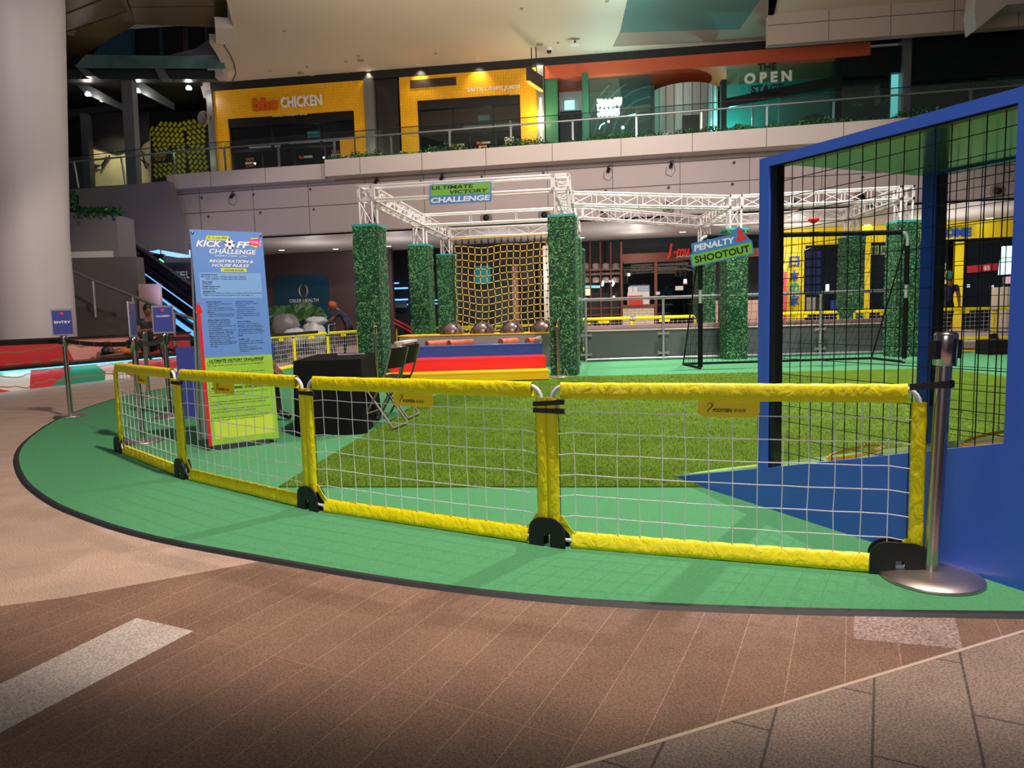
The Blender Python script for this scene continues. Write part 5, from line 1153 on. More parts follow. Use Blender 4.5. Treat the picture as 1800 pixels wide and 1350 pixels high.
light('stage_teal_light', 'POINT', UP.at(1290, 215, 1.1), (0, 0, 0), 150, (.25, 1, .92), .03)
light('ceiling_teal_light', 'POINT', G(1110, 60, ZCEIL-1.2), (0, 0, 0), 60, (.5, 1, .88), .05)
t = thing('corner_front', 'dark glazed front at the top right with a slatted curved balustrade inside', 'shopfront', UP.at(1700, 200), -.136)
mb = MB(); mb.pbox(UP, 1597, 70, 2000, 116, .0, .2); part('dark_band', mb, TDK, t)
mb = MB(); mb.pbox(UP, 1597, 112, 2000, 250, .3, .32); part('glass_panel', mb, TEALG, t)
mb = MB(); mb.pbox(UP, 1597, 108, 2000, 250, 2.6, 2.7); part('interior_wall', mb, mat('slate_interior', (0, 0, 0)), t)
mb = MB(); mb.pbox(UP, 1600, 116, 2000, 138, 2.4, 2.5); part('pale_bulkhead', mb, WPN, t)
rib_screen(t, 1605, 1790, 146, 22, 40, -9, 1.6)
# ------------------------------------------------------------------ ceiling details
TLS = mat('teal_grey_ceiling_panel', srgb(84, 112, 110), .7)
mb = MB(); mb.slab([G(x, y, ZCEIL-.02) for x, y in ((1116, -60), (1090, 57), (1305, 53), (1385, -60))], (0, 0, .02)); struct('ceiling_recess', mb, TLS)
mb = MB(); mb.slab([G(x, y, ZCEIL-.03) for x, y in ((1090, 57), (1078, 82), (1350, 70), (1300, 52))], (0, 0, .02)); mb.slab([G(x, y, ZCEIL-.03) for x, y in ((1300, 52), (1350, 70), (1352, -60), (1380, -60))], (0, 0, .02)); struct('trim_6', mb, mat('taupe_bulkhead', srgb(150, 126, 116), .5))
BH = mat('beige_bulkhead_panel', srgb(182, 160, 150), .5)
bu, bz = UP.hit(1350, 79, -2.2); mb = MB(); mb.fbox(UP, bu, 20, bz, bz+3, -2.2, -1.9); struct('wall_bulkhead', mb, BH)
mb = MB()
for y_ in (45, 12): z__ = UP.hit(1350, y_, -2.2)[1]; mb.fbox(UP, bu, 20, z__-.01, z__+.01, -2.207, -2.2)
for k in range(1, 6): mb.fbox(UP, bu+k*1.75-.008, bu+k*1.75+.008, bz, bz+3, -2.207, -2.2)
struct('trim_7', mb, SEAM)
ca, cz = UP.hit(1716, 52, -3.4); mb = MB(); mb.slab([UP.at(1713, 20, -3.4), UP.at(1716, 52, -3.4), UP.at(1770, 8, -3.4), UP.at(1830, 3, -3.4), UP.at(1830, -40, -3.4), UP.at(1720, -40, -3.4)], UP.N*.6); struct('trim_8', mb, CLAD)
n = -1
for px, py, on_ in ((550, 134, 1), (646, 124, 1), (736, 115, 1), (839, 105, 1), (945, 97, 1), (1052, 89, 1)):
    n += 1; g_ = G(px, py, ZCEIL-.005); mb = MB(); mb.lathe(g_, [(0, -.01), (.075, -.01), (.08, 0)], 14); mb.m = 1; mb.lathe(g_, [(.08, -.012), (.12, -.012), (.12, 0)], 14)
    one('ceiling_downlight', mb, [mat('bright_lamp_glow', (1, 1, 1), .5, emit=(1, .93, .84), es=60), CEI], ORD[n]+' bright downlight from the left along the upper ceiling edge', 'ceiling light', 'downlights along the upper ceiling edge')
    if px < 1000: light('shop_lamp', 'SPOT', g_-Z*.05, g_+Vector((.05, 1.6, -4)), 60, (1, .84, .6), .08, 95, .8)
SMK = mat('ceiling_fitting', srgb(150, 132, 116), .5)
n = -1
for px, py in sorted(((500, 54), (475, 124), (540, 117), (528, 128), (608, 108), (630, 98), (634, 106), (610, 127), (766, 94), (917, 15), (949, 78), (981, 75), (1067, 2))):
    n += 1; g_ = G(px, py, ZCEIL-.005); mb = MB(); r_ = .13 if px in (528, 634, 949) else .06; mb.lathe(g_, [(0, -.03), (r_*.6, -.03), (r_, 0)], 12)
    one('ceiling_fitting', mb, SMK, ORD[n]+' small round fitting from the left on the upper ceiling', 'ceiling fitting', 'small round fittings on the ceiling')
g_ = G(965, 84, ZCEIL-.005); t = thing('dome_camera', 'white dome security camera on the ceiling by the hanging rods', 'camera', g_, 0); mb = MB(); mb.lathe(g_, [(.11, -.1), (.13, 0)], 14); part('housing', mb, WHL, t); mb = MB(); mb.ball(g_-Z*.1, .09, 12, 8); part('dome', mb, BPL, t)
g_ = G(1010, 70, ZCEIL-.005); t = thing('ceiling_projector', 'small white box device mounted on the ceiling', 'projector', g_, 0); mb = MB(); mb.obox(g_-Z*.1, (.16, 0, 0), (0, .1, 0), (0, 0, .06)); part('housing', mb, WHL, t); mb = MB(); mb.cyl(g_-Z*.05, g_, .03, 8); mb.cyl(g_-Z*.1+Vector((0, -.1, 0)), g_-Z*.1+Vector((0, -.14, 0)), .035, 10); part('lens', mb, BPL, t)
# ================================================================== GROUND FLOOR SHOPS
WOOD = mat('dark_walnut_panel', srgb(80, 60, 60), .45, noise=(1.2, .15, 6)); LOGOP = mat('teal_black_logo_panel', srgb(34, 70, 88), .18); GOLD = mat('gold_letter', srgb(190, 150, 100), .35, .4)
DK2 = mat('dark_shop_interior', srgb(28, 28, 32), .6); TERR = mat('terracotta_timber', srgb(124, 60, 36), .5); CRB = mat('cream_brick', srgb(222, 206, 184), .6)
zf = .2
def sb(par, name, x0, y0, x1, y1, k0, k1, m_, fr=SH_, **kw):
    mb = MB(); mb.pbox(fr, x0, y0, x1, y1, k0, k1); return part(name, mb, m_, par, **kw)
def shop(name, label, px, cat='shopfront'): return thing(name, label, cat, (lambda p: Vector((p.x, p.y, zf)))(SH_.at(px, 560)), -.2)
struct('wall_shops', MB().fbox(SH_, SH_.hit(180, 500)[0], 22, 0, 3.99, 3.4, 3.6), DK2)
t = shop('clinic_wall', 'dark walnut clinic wall with a rounded teal logo panel', 540)
u0, _ = SH_.hit(455, 500); u1, _ = SH_.hit(690, 500)
mb = MB(); mb.fbox(SH_, u0, u1, .01, 3.97, 0, .2); part('wood_wall', mb, WOOD, t)
ua, za = SH_.hit(480, 486, -.05); ub, zb_ = SH_.hit(583, 602, -.05); za = SH_.hit(530, 483, -.05)[1]; r_ = .35
pts = []
for (cx, cz, a0) in ((ub-r_, za-r_, 0), (ua+r_, za-r_, 90), (ua+r_, zb_+r_, 180), (ub-r_, zb_+r_, 270)):
    for i in range(6): a = math.radians(a0+18*i); pts.append((cx+r_*math.cos(a), cz+r_*math.sin(a)))
mb = MB(); mb.slab([SH_.p(x, z, -.05) for x, z in pts], SH_.N*.05); lp = part('logo_panel', mb, LOGOP, t)
mb = MB(); c = SH_.at(533, 511, -.07); rx = .19; rz = .27
for s_ in (-1, 1): mb.tube([c+SH_.U*s_*(rx*math.sin(a))+Z*rz*math.cos(a) for a in [.35+(math.pi-.7)*i/12 for i in range(13)]], [.01+.03*math.sin(math.pi*i/12) for i in range(13)], 6)
part('gold_emblem', mb, GOLD, lp)
part('lettering', place_text('OSLER HEALTH', SH_, (509, 532), (560, 529), 6, -.06, .01), WHL, lp); part('lettering', place_text('INTERNATIONAL', SH_, (517, 540), (552, 538), 3, -.06, .0), WHL, lp)
t = shop('shelf_shop', 'dark shop with blue lit shelves between the grass columns', 740)
sb(t, 'rear_wall', 690, 440, 800, 640, 2.4, 2.5, DK2)
BLG = mat('blue_shelf_glow', (.1, .4, .9), .5, emit=(.16, .45, 1), es=1.6)
for x0, x1, y in ((683, 700, 497), (684, 716, 506), (684, 716, 526), (684, 716, 535), (757, 768, 527), (757, 768, 533)):
    mb = MB(); mb.pbox(SH_, x0, y, x1, y+1.6, 1.6, 1.7); part('lit_shelf', mb, BLG, t)
rg = random.Random(9)
for i in range(9):
    x = 686+3.4*i; mb = MB(); c = SH_.at(x, 541, 1.5); mb.lathe(c, [(.06, 0), (.06, .2), (.02, .26), (.02, .32)], 8); part('bottle', mb, mat('smoky_bottle', srgb(60, 90, 110), .3), t)
t = shop('arched_shop', 'dim shop with a teal panel and pink pillar behind the climbing net', 880)
sb(t, 'rear_wall', 800, 440, 905, 640, 1.2, 1.3, mat('grey_green_interior', srgb(62, 78, 78), .5)); sb(t, 'teal_panel', 834, 466, 862, 497, .6, .7, mat('teal_light_panel', srgb(20, 120, 126), .5, emit=(.03, .35, .38), es=.35))
sb(t, 'dark_opening', 800, 440, 838, 640, .3, .4, mat('near_black_panel', srgb(18, 18, 22), .5)); sb(t, 'dark_opening', 862, 520, 872, 640, .3, .4, mat('near_black_panel', (0, 0, 0)))
sb(t, 'bulkhead', 800, 432, 955, 462, -.1, .3, mat('maroon_black_bulkhead', srgb(34, 22, 22), .5)); sb(t, 'pink_pillar', 899, 460, 914, 640, .0, .3, mat('dusty_pink_pillar', srgb(158, 120, 106), .5)); sb(t, 'rear_wall', 914, 462, 945, 640, .9, 1.0, mat('slat_grey_wall', srgb(74, 72, 68), .5))
for i in range(7): mb = MB(); mb.pbox(SH_, 918+4*i, 500, 919.2+4*i, 640, .5, .6); part('slat', mb, DK2, t)
sb(t, 'red_sign', 951, 436, 959, 452, -.2, -.1, mat('red_sign_face', srgb(190, 40, 34), .5)); sb(t, 'brown_jamb', 945, 440, 953, 640, 0, .2, mat('brown_jamb', srgb(96, 66, 56), .5))
struct('column_bright', MB().pbox(SH_, 954, 432, 975, 640, -1.2, -.6), mat('white_pillar', srgb(226, 224, 220), .5)); light('pillar_lamp', 'POINT', SH_.at(963, 470, -2.0), (0, 0, 0), 25, (1, .95, .9), .1)
# restaurant with shelves and brick counter
t = shop('japanese_restaurant', 'terracotta framed Japanese restaurant front with jar shelves and pale brick counter', 1130)
sb(t, 'rear_wall', 1015, 425, 1350, 640, 2.0, 2.1, mat('restaurant_dark', srgb(34, 36, 42), .5))
for x0, x1 in ((1017, 1024), (1036, 1041), (1054, 1059), (1072, 1077), (1090, 1096), (1150, 1156)):
    sb(t, 'timber_post', x0, 425 if x0 < 1095 else 447, x1, 640, 0, .12, TERR)
sb(t, 'timber_beam', 1090, 447, 1224, 456, -.02, .13, TERR); sb(t, 'timber_beam', 1300, 437, 1345, 450, -.02, .13, TERR)
sb(t, 'glass_panel', 1096, 456, 1224, 570, .05, .06, GLD)
CRB_m = mat('cream_brick_joint', srgb(222, 206, 184), .6)
nt = CRB_m.node_tree; br = nt.nodes.new('ShaderNodeTexBrick'); tc2 = nt.nodes.new('ShaderNodeTexCoord'); sp2 = nt.nodes.new('ShaderNodeSeparateXYZ'); cb2 = nt.nodes.new('ShaderNodeCombineXYZ')
nt.links.new(tc2.outputs['Object'], sp2.inputs[0]); nt.links.new(sp2.outputs['X'], cb2.inputs['X']); nt.links.new(sp2.outputs['Z'], cb2.inputs['Y']); nt.links.new(cb2.outputs[0], br.inputs['Vector'])
br.inputs['Scale'].default_value = 1; br.inputs['Brick Width'].default_value = .3; br.inputs['Row Height'].default_value = .1; br.inputs['Mortar Size'].default_value = .008
br.inputs['Color1'].default_value = (*srgb(232, 218, 196), 1); br.inputs['Color2'].default_value = (*srgb(218, 202, 180), 1); br.inputs['Mortar'].default_value = (*srgb(160, 146, 130), 1); nt.links.new(br.outputs['Color'], nt.nodes['Principled BSDF'].inputs['Base Color'])
sb(t, 'brick_counter', 1095, 540, 1150, 600, .0, .4, CRB_m); sb(t, 'counter_ledge', 1094, 536, 1151, 540, -.05, .45, TERR)
sb(t, 'red_menu_board', 1104, 520, 1130, 537, -.1, -.05, mat('menu_red', srgb(180, 32, 30), .5, emit=(.5, .02, .02), es=.25)); sb(t, 'white_menu_back', 1103, 514, 1141, 537, -.04, 0, WHL)
sb(t, 'white_card', 1187, 503, 1201, 510, -.05, -.03, WHL); sb(t, 'white_card', 1104, 505, 1111, 514, .02, .04, WHL); sb(t, 'white_card', 1113, 505, 1120, 514, .02, .04, WHL); sb(t, 'white_card', 1153, 513, 1160, 518, -.05, -.03, WHL)
sb(t, 'counter_face', 1240, 529, 1262, 575, 0, .3, mat('blush_counter', srgb(212, 178, 158), .5, emit=(.5, .3, .2), es=.3)); sb(t, 'counter_face', 1307, 528, 1345, 575, 0, .3, mat('blush_counter', (0, 0, 0)))
WG = mat('warm_line_glow', (1, .7, .5), .5, emit=(1, .62, .42), es=1.3)
for x0, x1, y in ((1108, 1147, 459), (1109, 1147, 465), (1109, 1147, 469), (1108, 1147, 474), (1153, 1210, 464), (1153, 1190, 470), (1153, 1209, 473), (1153, 1188, 479)):
    sb(t, 'light_strip', x0, y, x1, y+1.1, .8, .85, WG)
for y in (473, 481): sb(t, 'shelf', 1024, y, 1090, y+1.2, .6, .9, mat('pale_shelf_edge', srgb(160, 130, 116), .5))
for y in (541, 553): sb(t, 'shelf', 1024, y, 1090, y+1.2, .6, .9, TERR)
JAR = mat('white_jar', srgb(190, 170, 165), .4)
for row, y in ((0, 472.5), (1, 497)):
    for i in range(4):
        c = SH_.at(1030+17.5*i, y, .7); mb = MB(); mb.lathe(c, [(.14, 0), (.15, .18), (.1, .22), (.06, .23)], 12); part('jar', mb, JAR, t)
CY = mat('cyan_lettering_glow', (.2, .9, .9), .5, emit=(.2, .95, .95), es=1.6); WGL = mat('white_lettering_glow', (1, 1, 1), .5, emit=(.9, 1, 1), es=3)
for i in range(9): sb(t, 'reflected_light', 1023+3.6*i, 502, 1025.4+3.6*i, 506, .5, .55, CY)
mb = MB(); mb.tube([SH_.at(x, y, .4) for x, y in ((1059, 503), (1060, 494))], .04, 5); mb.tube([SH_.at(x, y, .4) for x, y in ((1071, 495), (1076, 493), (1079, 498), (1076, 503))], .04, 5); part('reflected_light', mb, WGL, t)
for x0, y0, x1, y1 in ((1024, 508, 1038, 519), (1077, 520, 1081, 525)): sb(t, 'warm_lamp', x0, y0, x1, y1, .5, .55, mat('amber_shelf_glow', (1, .6, .3), .5, emit=(1, .6, .3), es=1.8))
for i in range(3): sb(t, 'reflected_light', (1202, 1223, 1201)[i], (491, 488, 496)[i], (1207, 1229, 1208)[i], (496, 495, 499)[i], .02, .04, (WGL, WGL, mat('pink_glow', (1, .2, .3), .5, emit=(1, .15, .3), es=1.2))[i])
RDL = mat('red_channel_letter', srgb(196, 34, 28), .5, emit=(.6, .02, .01), es=.25)
part('red_lettering', place_text('J', SH_, (1172, 455), (1182, 454), 26, -.15, .03, .2, .08), RDL, t); part('red_lettering', place_text('-mu', SH_, (1184, 449), (1212, 446), 11, -.15, .03, .2, .08), RDL, t)
part('white_lettering', place_text('JAPANESE', SH_, (1188, 454), (1232, 451), 5, -.1, .02, .2), WHL, t)
# yellow shop
YS = mat('bright_yellow_board', srgb(240, 214, 16), .45); BLL = mat('blue_channel_letter', srgb(30, 76, 170), .45); TLL = mat('teal_channel_letter', srgb(20, 170, 180), .45)
t = shop('yellow_home_shop', 'bright yellow HOME shop front with tall blue Japanese characters', 1560)
mb = MB(); ua, za = SH_.hit(1375, 402, -.1); ub, _ = SH_.hit(1850, 380, -.1); _, zb_ = SH_.hit(1377, 433, -.1); mb.fbox(SH_, ua, ub, zb_, 3.97, -.1, .2); part('fascia', mb, YS, t)
sb(t, 'character_panel', 1378, 430, 1413, 640, -.08, .1, YS)
for x0, x1 in ((1519, 1526), (1645, 1654), (1680, 1688)): sb(t, 'yellow_post', x0, 425, x1, 640, -.06, .1, YS)
sb(t, 'yellow_base', 1654, 505, 1682, 560, -.04, .1, mat('ochre_panel', srgb(214, 160, 24), .5))
sb(t, 'dark_window', 1413, 432, 1660, 640, .1, .15, mat('navy_black_glass', srgb(22, 28, 36), .12)); sb(t, 'dark_window', 1688, 425, 1860, 640, .1, .15, mat('navy_black_glass', (0, 0, 0)))
for ch, y, m_ in (('日', 469, BLL), ('本', 494, BLL), ('の', 514, TLL), ('家', 537, BLL)):
    part('character', place_text(ch, SH_, (1387.5, y), (1404.5, y-.6), 18 if ch != 'の' else 17, -.16, .02, 0, .06), m_, t)
part('blue_lettering', place_text('HOME', SH_, (1645, 419), (1706, 416), 16, -.2, .05, 0, .08), BLL, t); sb(t, 'blue_roof_mark', 1638, 402, 1641, 418, -.18, -.12, BLL)
PG = mat('pale_green_card', srgb(120, 150, 96), .5)
for i, (x0, x1) in enumerate(((1514, 1523), (1530, 1545), (1548, 1565))):
    sb(t, 'price_card', x0, 432, x1, 447, .02, .04, PG); part('price_lettering', place_text('$5', SH_, (x0+2, 444), (x1-1, 444), 9, 0.0, .02), SK, t)
mb = MB(); mb.slab([SH_.at(1700, 468, -.05), SH_.at(1700, 480, -.05), SH_.at(1754, 475, -.05), SH_.at(1754, 462, -.05)], SH_.N*.02); part('red_sale_banner', mb, mat('sale_red', srgb(176, 34, 48), .5), t)
part('banner_lettering', place_text('$5', SH_, (1729, 476), (1740, 475), 9, -.07, .03), WHL, t)
for (x0, y0, x1, y1) in ((1655, 462, 1662, 474), (1655, 478, 1661, 488), (1663, 476, 1671, 489), (1655, 492, 1660, 503), (1661, 491, 1671, 503)): sb(t, 'notice', x0, y0, x1, y1, -.12, -.1, mat('notice_yellow', srgb(214, 200, 90), .5))
for i, (x, y) in enumerate(((1452, 500), (1700, 500), (1742, 500))): sb(t, 'window_glow', x, y, x+5, y+15 if i == 0 else y+5, .05, .07, WGL if i == 0 else mat('pale_blue_glow', (.5, .6, .8), .5, emit=(.5, .6, .8), es=.7))
rg = random.Random(4)
for i in range(8):
    x = 1418+4*i; sb(t, 'stacked_goods', x, 522+rg.random()*3, x+3.2, 548, .0, .08, mat('pale_goods', srgb(150, 150, 140), .5) if i < 4 else DK2)
sb(t, 'blue_box', 1461, 528, 1470, 545, .0, .08, mat('royal_blue_box', srgb(30, 70, 170), .5))
t = thing('lightbox_sign', 'glowing cyan white double lightbox at the far right behind the booth', 'lightbox', SH_.at(1775, 520, -4)-Z*.4, -.2)
CYW = mat('cyan_white_glow', (.6, 1, 1), .5, emit=(.5, .97, 1), es=1.7)
mb = MB(); mb.slab([SH_.at(x, y, -4) for x, y in ((1763, 433), (1760, 455), (1800, 452), (1800, 431))], SH_.N*.1); part('light_panel', mb, CYW, t)
mb = MB(); mb.slab([SH_.at(x, y, -4) for x, y in ((1760, 456), (1757, 483), (1800, 480), (1800, 453))], SH_.N*.1); part('light_panel', mb, CYW, t)
mb = MB(); mb.pbox(SH_, 1768, 486, 1800, 499, -4, -3.9); part('promo_panel', mb, mat('promo_pink', srgb(220, 190, 215), .5, emit=(.8, .5, .6), es=.4), t)
mb = MB(); mb.pbox(SH_, 1764, 486, 1766, 505, -4, -3.95); part('stand_leg', mb, STL, t)
mb = MB(); a = SH_.at(1754, 505, -4); b = SH_.at(1830, 560, -4); mb.fbox(SH_, (a-SH_.o).dot(SH_.U), (b-SH_.o).dot(SH_.U), .2, a.z, -4.6, -3.6); one('white_cabinet', mb, mat('cream_cabinet', srgb(206, 196, 178), .5), 'cream cabinet standing under the glowing cyan lightbox', 'cabinet')
# promo banner left of the characters
t = thing('promo_banner', 'pink and lime roll-up banner beside the tall Japanese characters', 'banner', SH_.at(1372, 560, -1)-Z*.1, -.2)
mb = MB(); mb.pbox(SH_, 1360, 478, 1382, 586, -1, -.95); part('pink_sheet', mb, mat('coral_pink_print', srgb(240, 84, 104), .5), t); mb = MB(); mb.pbox(SH_, 1360, 466, 1382, 478, -1, -.95); part('lime_sheet', mb, mat('lime_print', srgb(160, 205, 70), .5), t)
mb = MB(); mb.tube([SH_.at(x, y, -1.02) for x, y in ((1368, 486), (1368, 500), (1375, 503), (1369, 512), (1376, 520), (1368, 528), (1376, 536))], .03, 4); part('white_strokes', mb, WHL, t)
sb(thing('grey_louvre', 'grey vertical louvres left of the yellow shop panel', 'louvre', SH_.at(1365, 500)-Z, -.2), 'louvre_panel', 1346, 412, 1378, 640, .3, .5, mat('louvre_grey', srgb(110, 104, 108), .4))
for nm, lx in (('shop_glow', 1120), ('shop_glow', 1400), ('shop_glow', 1650)): light(nm, 'POINT', SH_.at(lx, 440, -1.6), (0, 0, 0), 70 if lx > 1300 else 30, (1, .93, .84), .15)
# plants and bags near the clinic wall
rg = random.Random(6); PLF = [mat('broad_leaf_green', srgb(42, 80, 44), .4), mat('broad_leaf_light', srgb(70, 112, 60), .4)]
for i, (px, py) in enumerate(((486, 552), (503, 548), (526, 540), (545, 546))):
    b = D(px, 600, 23); b.z = .02; t = thing('potted_fan_palm', 'broad leaved fan palm before the clinic logo, '+('leftmost of four', 'second from the left', 'third from the left, the tallest', 'rightmost of four')[i], 'plant', b, 0, 'fan palms before the clinic wall')
    tz = D(px, py, 23).z; mb = MB(); mb.lathe(b+Z*.0, [(.16, 0), (.22, .45), (.2, .46), (.0, .44)], 14); part('pot', mb, DGR, t)
    for q in range(5):
        a = q*1.3+i; hd = Vector((math.cos(a)*.28, math.sin(a)*.2, 0)); c = Vector((b.x, b.y, tz))+hd-Z*rg.random()*.2
        mb = MB(); mb.tube([b+Z*.45, (b+c)/2+Z*.2, c], .012, 5); part('stem', mb, PLF[0], t)
        n_ = (hd+Z*.5+Vector((0, -.6, 0))).normalized(); u = n_.orthogonal().normalized(); v = n_.cross(u); rr = .34
        mb = MB(); ring = [c+(u*math.cos(g)+v*math.sin(g))*rr*(1 if int(g*7) % 2 else .93)+n_*.03*math.sin(g*8) for g in [2*math.pi*k/28 for k in range(28)]]; mb.add([c]+ring, [(0, 1+k, 1+(k+1) % 28) for k in range(28)]); part('leaf', mb, PLF[q % 2], t)
BAG = mat('white_bag_plastic', srgb(176, 176, 178), .35, bump=(8, .8)); BAGG = mat('grey_bag_plastic', srgb(110, 108, 110), .35, bump=(8, .8))
def bag(px, py, Y, r, sc, m_, label):
    c = D(px, py, Y); rg = random.Random(px); mb = MB(); R = r
    def fn(u, v):
        g = 2*math.pi*u; t_ = math.pi*v; d = 1+.12*math.sin(3*g+px)*math.sin(t_*2)+.08*math.sin(7*g+t_*5)
        return c+Vector((math.sin(t_)*math.cos(g)*sc[0], math.sin(t_)*math.sin(g)*sc[1], math.cos(t_)*sc[2]))*R*d
    mb.surf(fn, 22, 12); one('rubbish_bag', mb, m_, label, 'bag', 'stuffed bags beside the cleaner')
t = thing('cleaning_cart', 'low cart loaded with stuffed bags in front of the cleaner', 'cart', D(540, 600, 18.6)*1.0-Z*0, 0)
cc = D(535, 600, 18.9); cc.z = .02
mb = MB(); mb.obox(cc+Z*.3, (.75, 0, 0), (0, .35, 0), (0, 0, .03)); part('cart_deck', mb, DGR, t)
for sx in (-1, 1):
    for sy in (-1, 1): mb = MB(); mb.cyl(cc+Vector((sx*.65-.0, sy*.3-.02, .09)), cc+Vector((sx*.65, sy*.3+.02, .09)), .09, 12); mb.cyl(cc+Vector((sx*.65, sy*.3, .09)), cc+Vector((sx*.65, sy*.3, .28)), .02, 6); part('wheel', mb, BPL, t)
mb = MB(); mb.tube([cc+Vector((.72, -.3, .3)), cc+Vector((.75, -.3, .95)), cc+Vector((.75, .3, .95)), cc+Vector((.72, .3, .3))], .02, 6); part('handle', mb, STL, t)
bag(552, 586, 18.6, .30, (1, .8, 1.0), BAG, 'large white stuffed bag on the cart beside the cleaner'); bag(556, 564, 18.7, .22, (1.3, .8, .5), BAG, 'flat white bag on top of the large white bag'); bag(502, 572, 18.3, .32, (1.1, .7, .9), BAGG, 'crumpled grey bag left of the white bags'); bag(518, 592, 18.2, .28, (1.1, .8, .8), BAG, 'white bag with green print below the crumpled grey one')
for px, lb in ((519, 'queue post with a belt left of the white bags, behind the fence'), (587, 'queue post beside the cleaner, behind the fence')):
    q = D(px, 570, 20.2); stanchion('queue_post', lb, q.x, q.y, rz=.3)
mb = MB(); bx = Line(D(745, 600, 20.6), D(700, 600, 20.3)); c = D(715, 580, 18.5)
mb.slab([D(690, 560, 18.5), D(712, 570, 18.5), D(748, 586, 18.5), D(738, 598, 18.5), D(700, 582, 18.5)][::-1], (0, .3, 0)); mb.tube([D(702, 582, 18.6), G(702, 640, .02)*0+Vector((D(702, 582, 18.6).x, 18.6, .02))], .03, 6); mb.tube([D(738, 596, 18.6), Vector((D(738, 596, 18.6).x, 18.6, .02))], .03, 6); mb.m = 1
mb.tube([D(692, 567, 18.45), D(738, 592, 18.45)], .02, 5); mb.tube([D(694, 562, 18.45), D(743, 588, 18.45)], .015, 5)
one('slide_panel', mb, [mat('black_red_panel', srgb(40, 16, 20), .4), mat('red_edge', srgb(220, 40, 50), .4)], 'tilted black panel with red edging between the two left grass columns', 'panel')
# ================================================================== LEFT SIDE
WHP = mat('white_plaster_column', srgb(196, 184, 188), .5, noise=(.4, .04))
pr_ = D(126, 590, 15.0); ptop = D(97, 0, 15.0); rad = .76; cx = pr_.x-rad
mb = MB(); mb.lathe((cx, 15.0, .0), [(rad*.96, 0), (rad, 1.0), (rad*1.02, 3), (ptop.x-cx+.02, ptop.z), (ptop.x-cx+.12, 10.4)], 48); struct('column_left', mb, WHP)
# bench
g0 = G(0, 690); g1 = G(340, 650); bn = Line(g0, g1); 
if bn.N.x > 0: bn.N = -bn.N
MUR = bpy.data.materials.new('floral_mural'); MUR.use_nodes = True
def mural(m_):
    nt = m_.node_tree; N = nt.nodes; L = nt.links; b = N['Principled BSDF']; b.inputs['Roughness'].default_value = .4
    tc = N.new('ShaderNodeTexCoord'); vo = N.new('ShaderNodeTexVoronoi'); vo.inputs['Scale'].default_value = .75; vo.inputs['Randomness'].default_value = .9
    L.new(tc.outputs['Object'], vo.inputs['Vector']); sp = N.new('ShaderNodeSeparateXYZ'); L.new(vo.outputs['Color'], sp.inputs[0])
    cr = N.new('ShaderNodeValToRGB'); cr.color_ramp.interpolation = 'CONSTANT'; e = cr.color_ramp.elements
    e[0].position = 0; e[0].color = (*srgb(206, 52, 56), 1); e[1].position = .3; e[1].color = (*srgb(232, 214, 200), 1)
    for p_, c_ in ((.5, (232, 158, 150)), (.68, (50, 140, 108)), (.84, (226, 90, 90))): q = e.new(p_); q.color = (*srgb(*c_), 1)
    L.new(sp.outputs[0], cr.inputs[0])
    v2 = N.new('ShaderNodeTexVoronoi'); v2.feature = 'DISTANCE_TO_EDGE'; v2.inputs['Scale'].default_value = .75; v2.inputs['Randomness'].default_value = .9; L.new(tc.outputs['Object'], v2.inputs['Vector'])
    w2 = N.new('ShaderNodeTexWave'); w2.wave_type = 'RINGS'; w2.inputs['Scale'].default_value = 1.6; w2.inputs['Distortion'].default_value = 6; L.new(tc.outputs['Object'], w2.inputs['Vector'])
    r = N.new('ShaderNodeMath'); r.operation = 'GREATER_THAN'; r.inputs[1].default_value = .965; L.new(w2.outputs['Fac'], r.inputs[0])
    mx = N.new('ShaderNodeMix'); mx.data_type = 'RGBA'; L.new(r.outputs[0], mx.inputs[0]); L.new(cr.outputs[0], mx.inputs[6]); mx.inputs[7].default_value = (*srgb(150, 110, 80), 1); L.new(mx.outputs[2], b.inputs['Base Color'])
mural(MUR)
BLKB = mat('black_bench_slats', srgb(22, 18, 18), .35); LED = mat('cyan_led_glow', (.2, .9, 1), .5, emit=(.12, .75, 1), es=1.6)
t = thing('mural_bench', 'long curved bench with floral mural faces and cyan light strip under the seat', 'bench', bn.p(2, .0), math.atan2(bn.U.y, bn.U.x))
u0 = -3; u1 = bn.len+.6
mb = MB(); mb.fbox(bn, u0, u1, .001, .34, .0, .4); part('lower_mural', mb, MUR, t)
mb = MB(); mb.fbox(bn, u0, u1, .38, .43, -.12, .55); part('seat', mb, BLKB, t)
mb = MB(); mb.fbox(bn, u0, u1, .345, .365, -.05, -.01); part('led_strip', mb, LED, t)
mb = MB(); mb.fbox(bn, u0, u1, .001, .86, .55, .8); part('upper_mural', mb, MUR, t)
mb = MB(); mb.fbox(bn, u0, u1, .86, .90, .5, .9); part('top_cap', mb, BLKB, t)
for i in range(5): light('bench_led', 'AREA', bn.p(-.6+1.3*i, .335, -.05), bn.p(-.6+1.3*i, 0, .02), 1.3, (.35, .75, 1), 1.2, sy=.03)
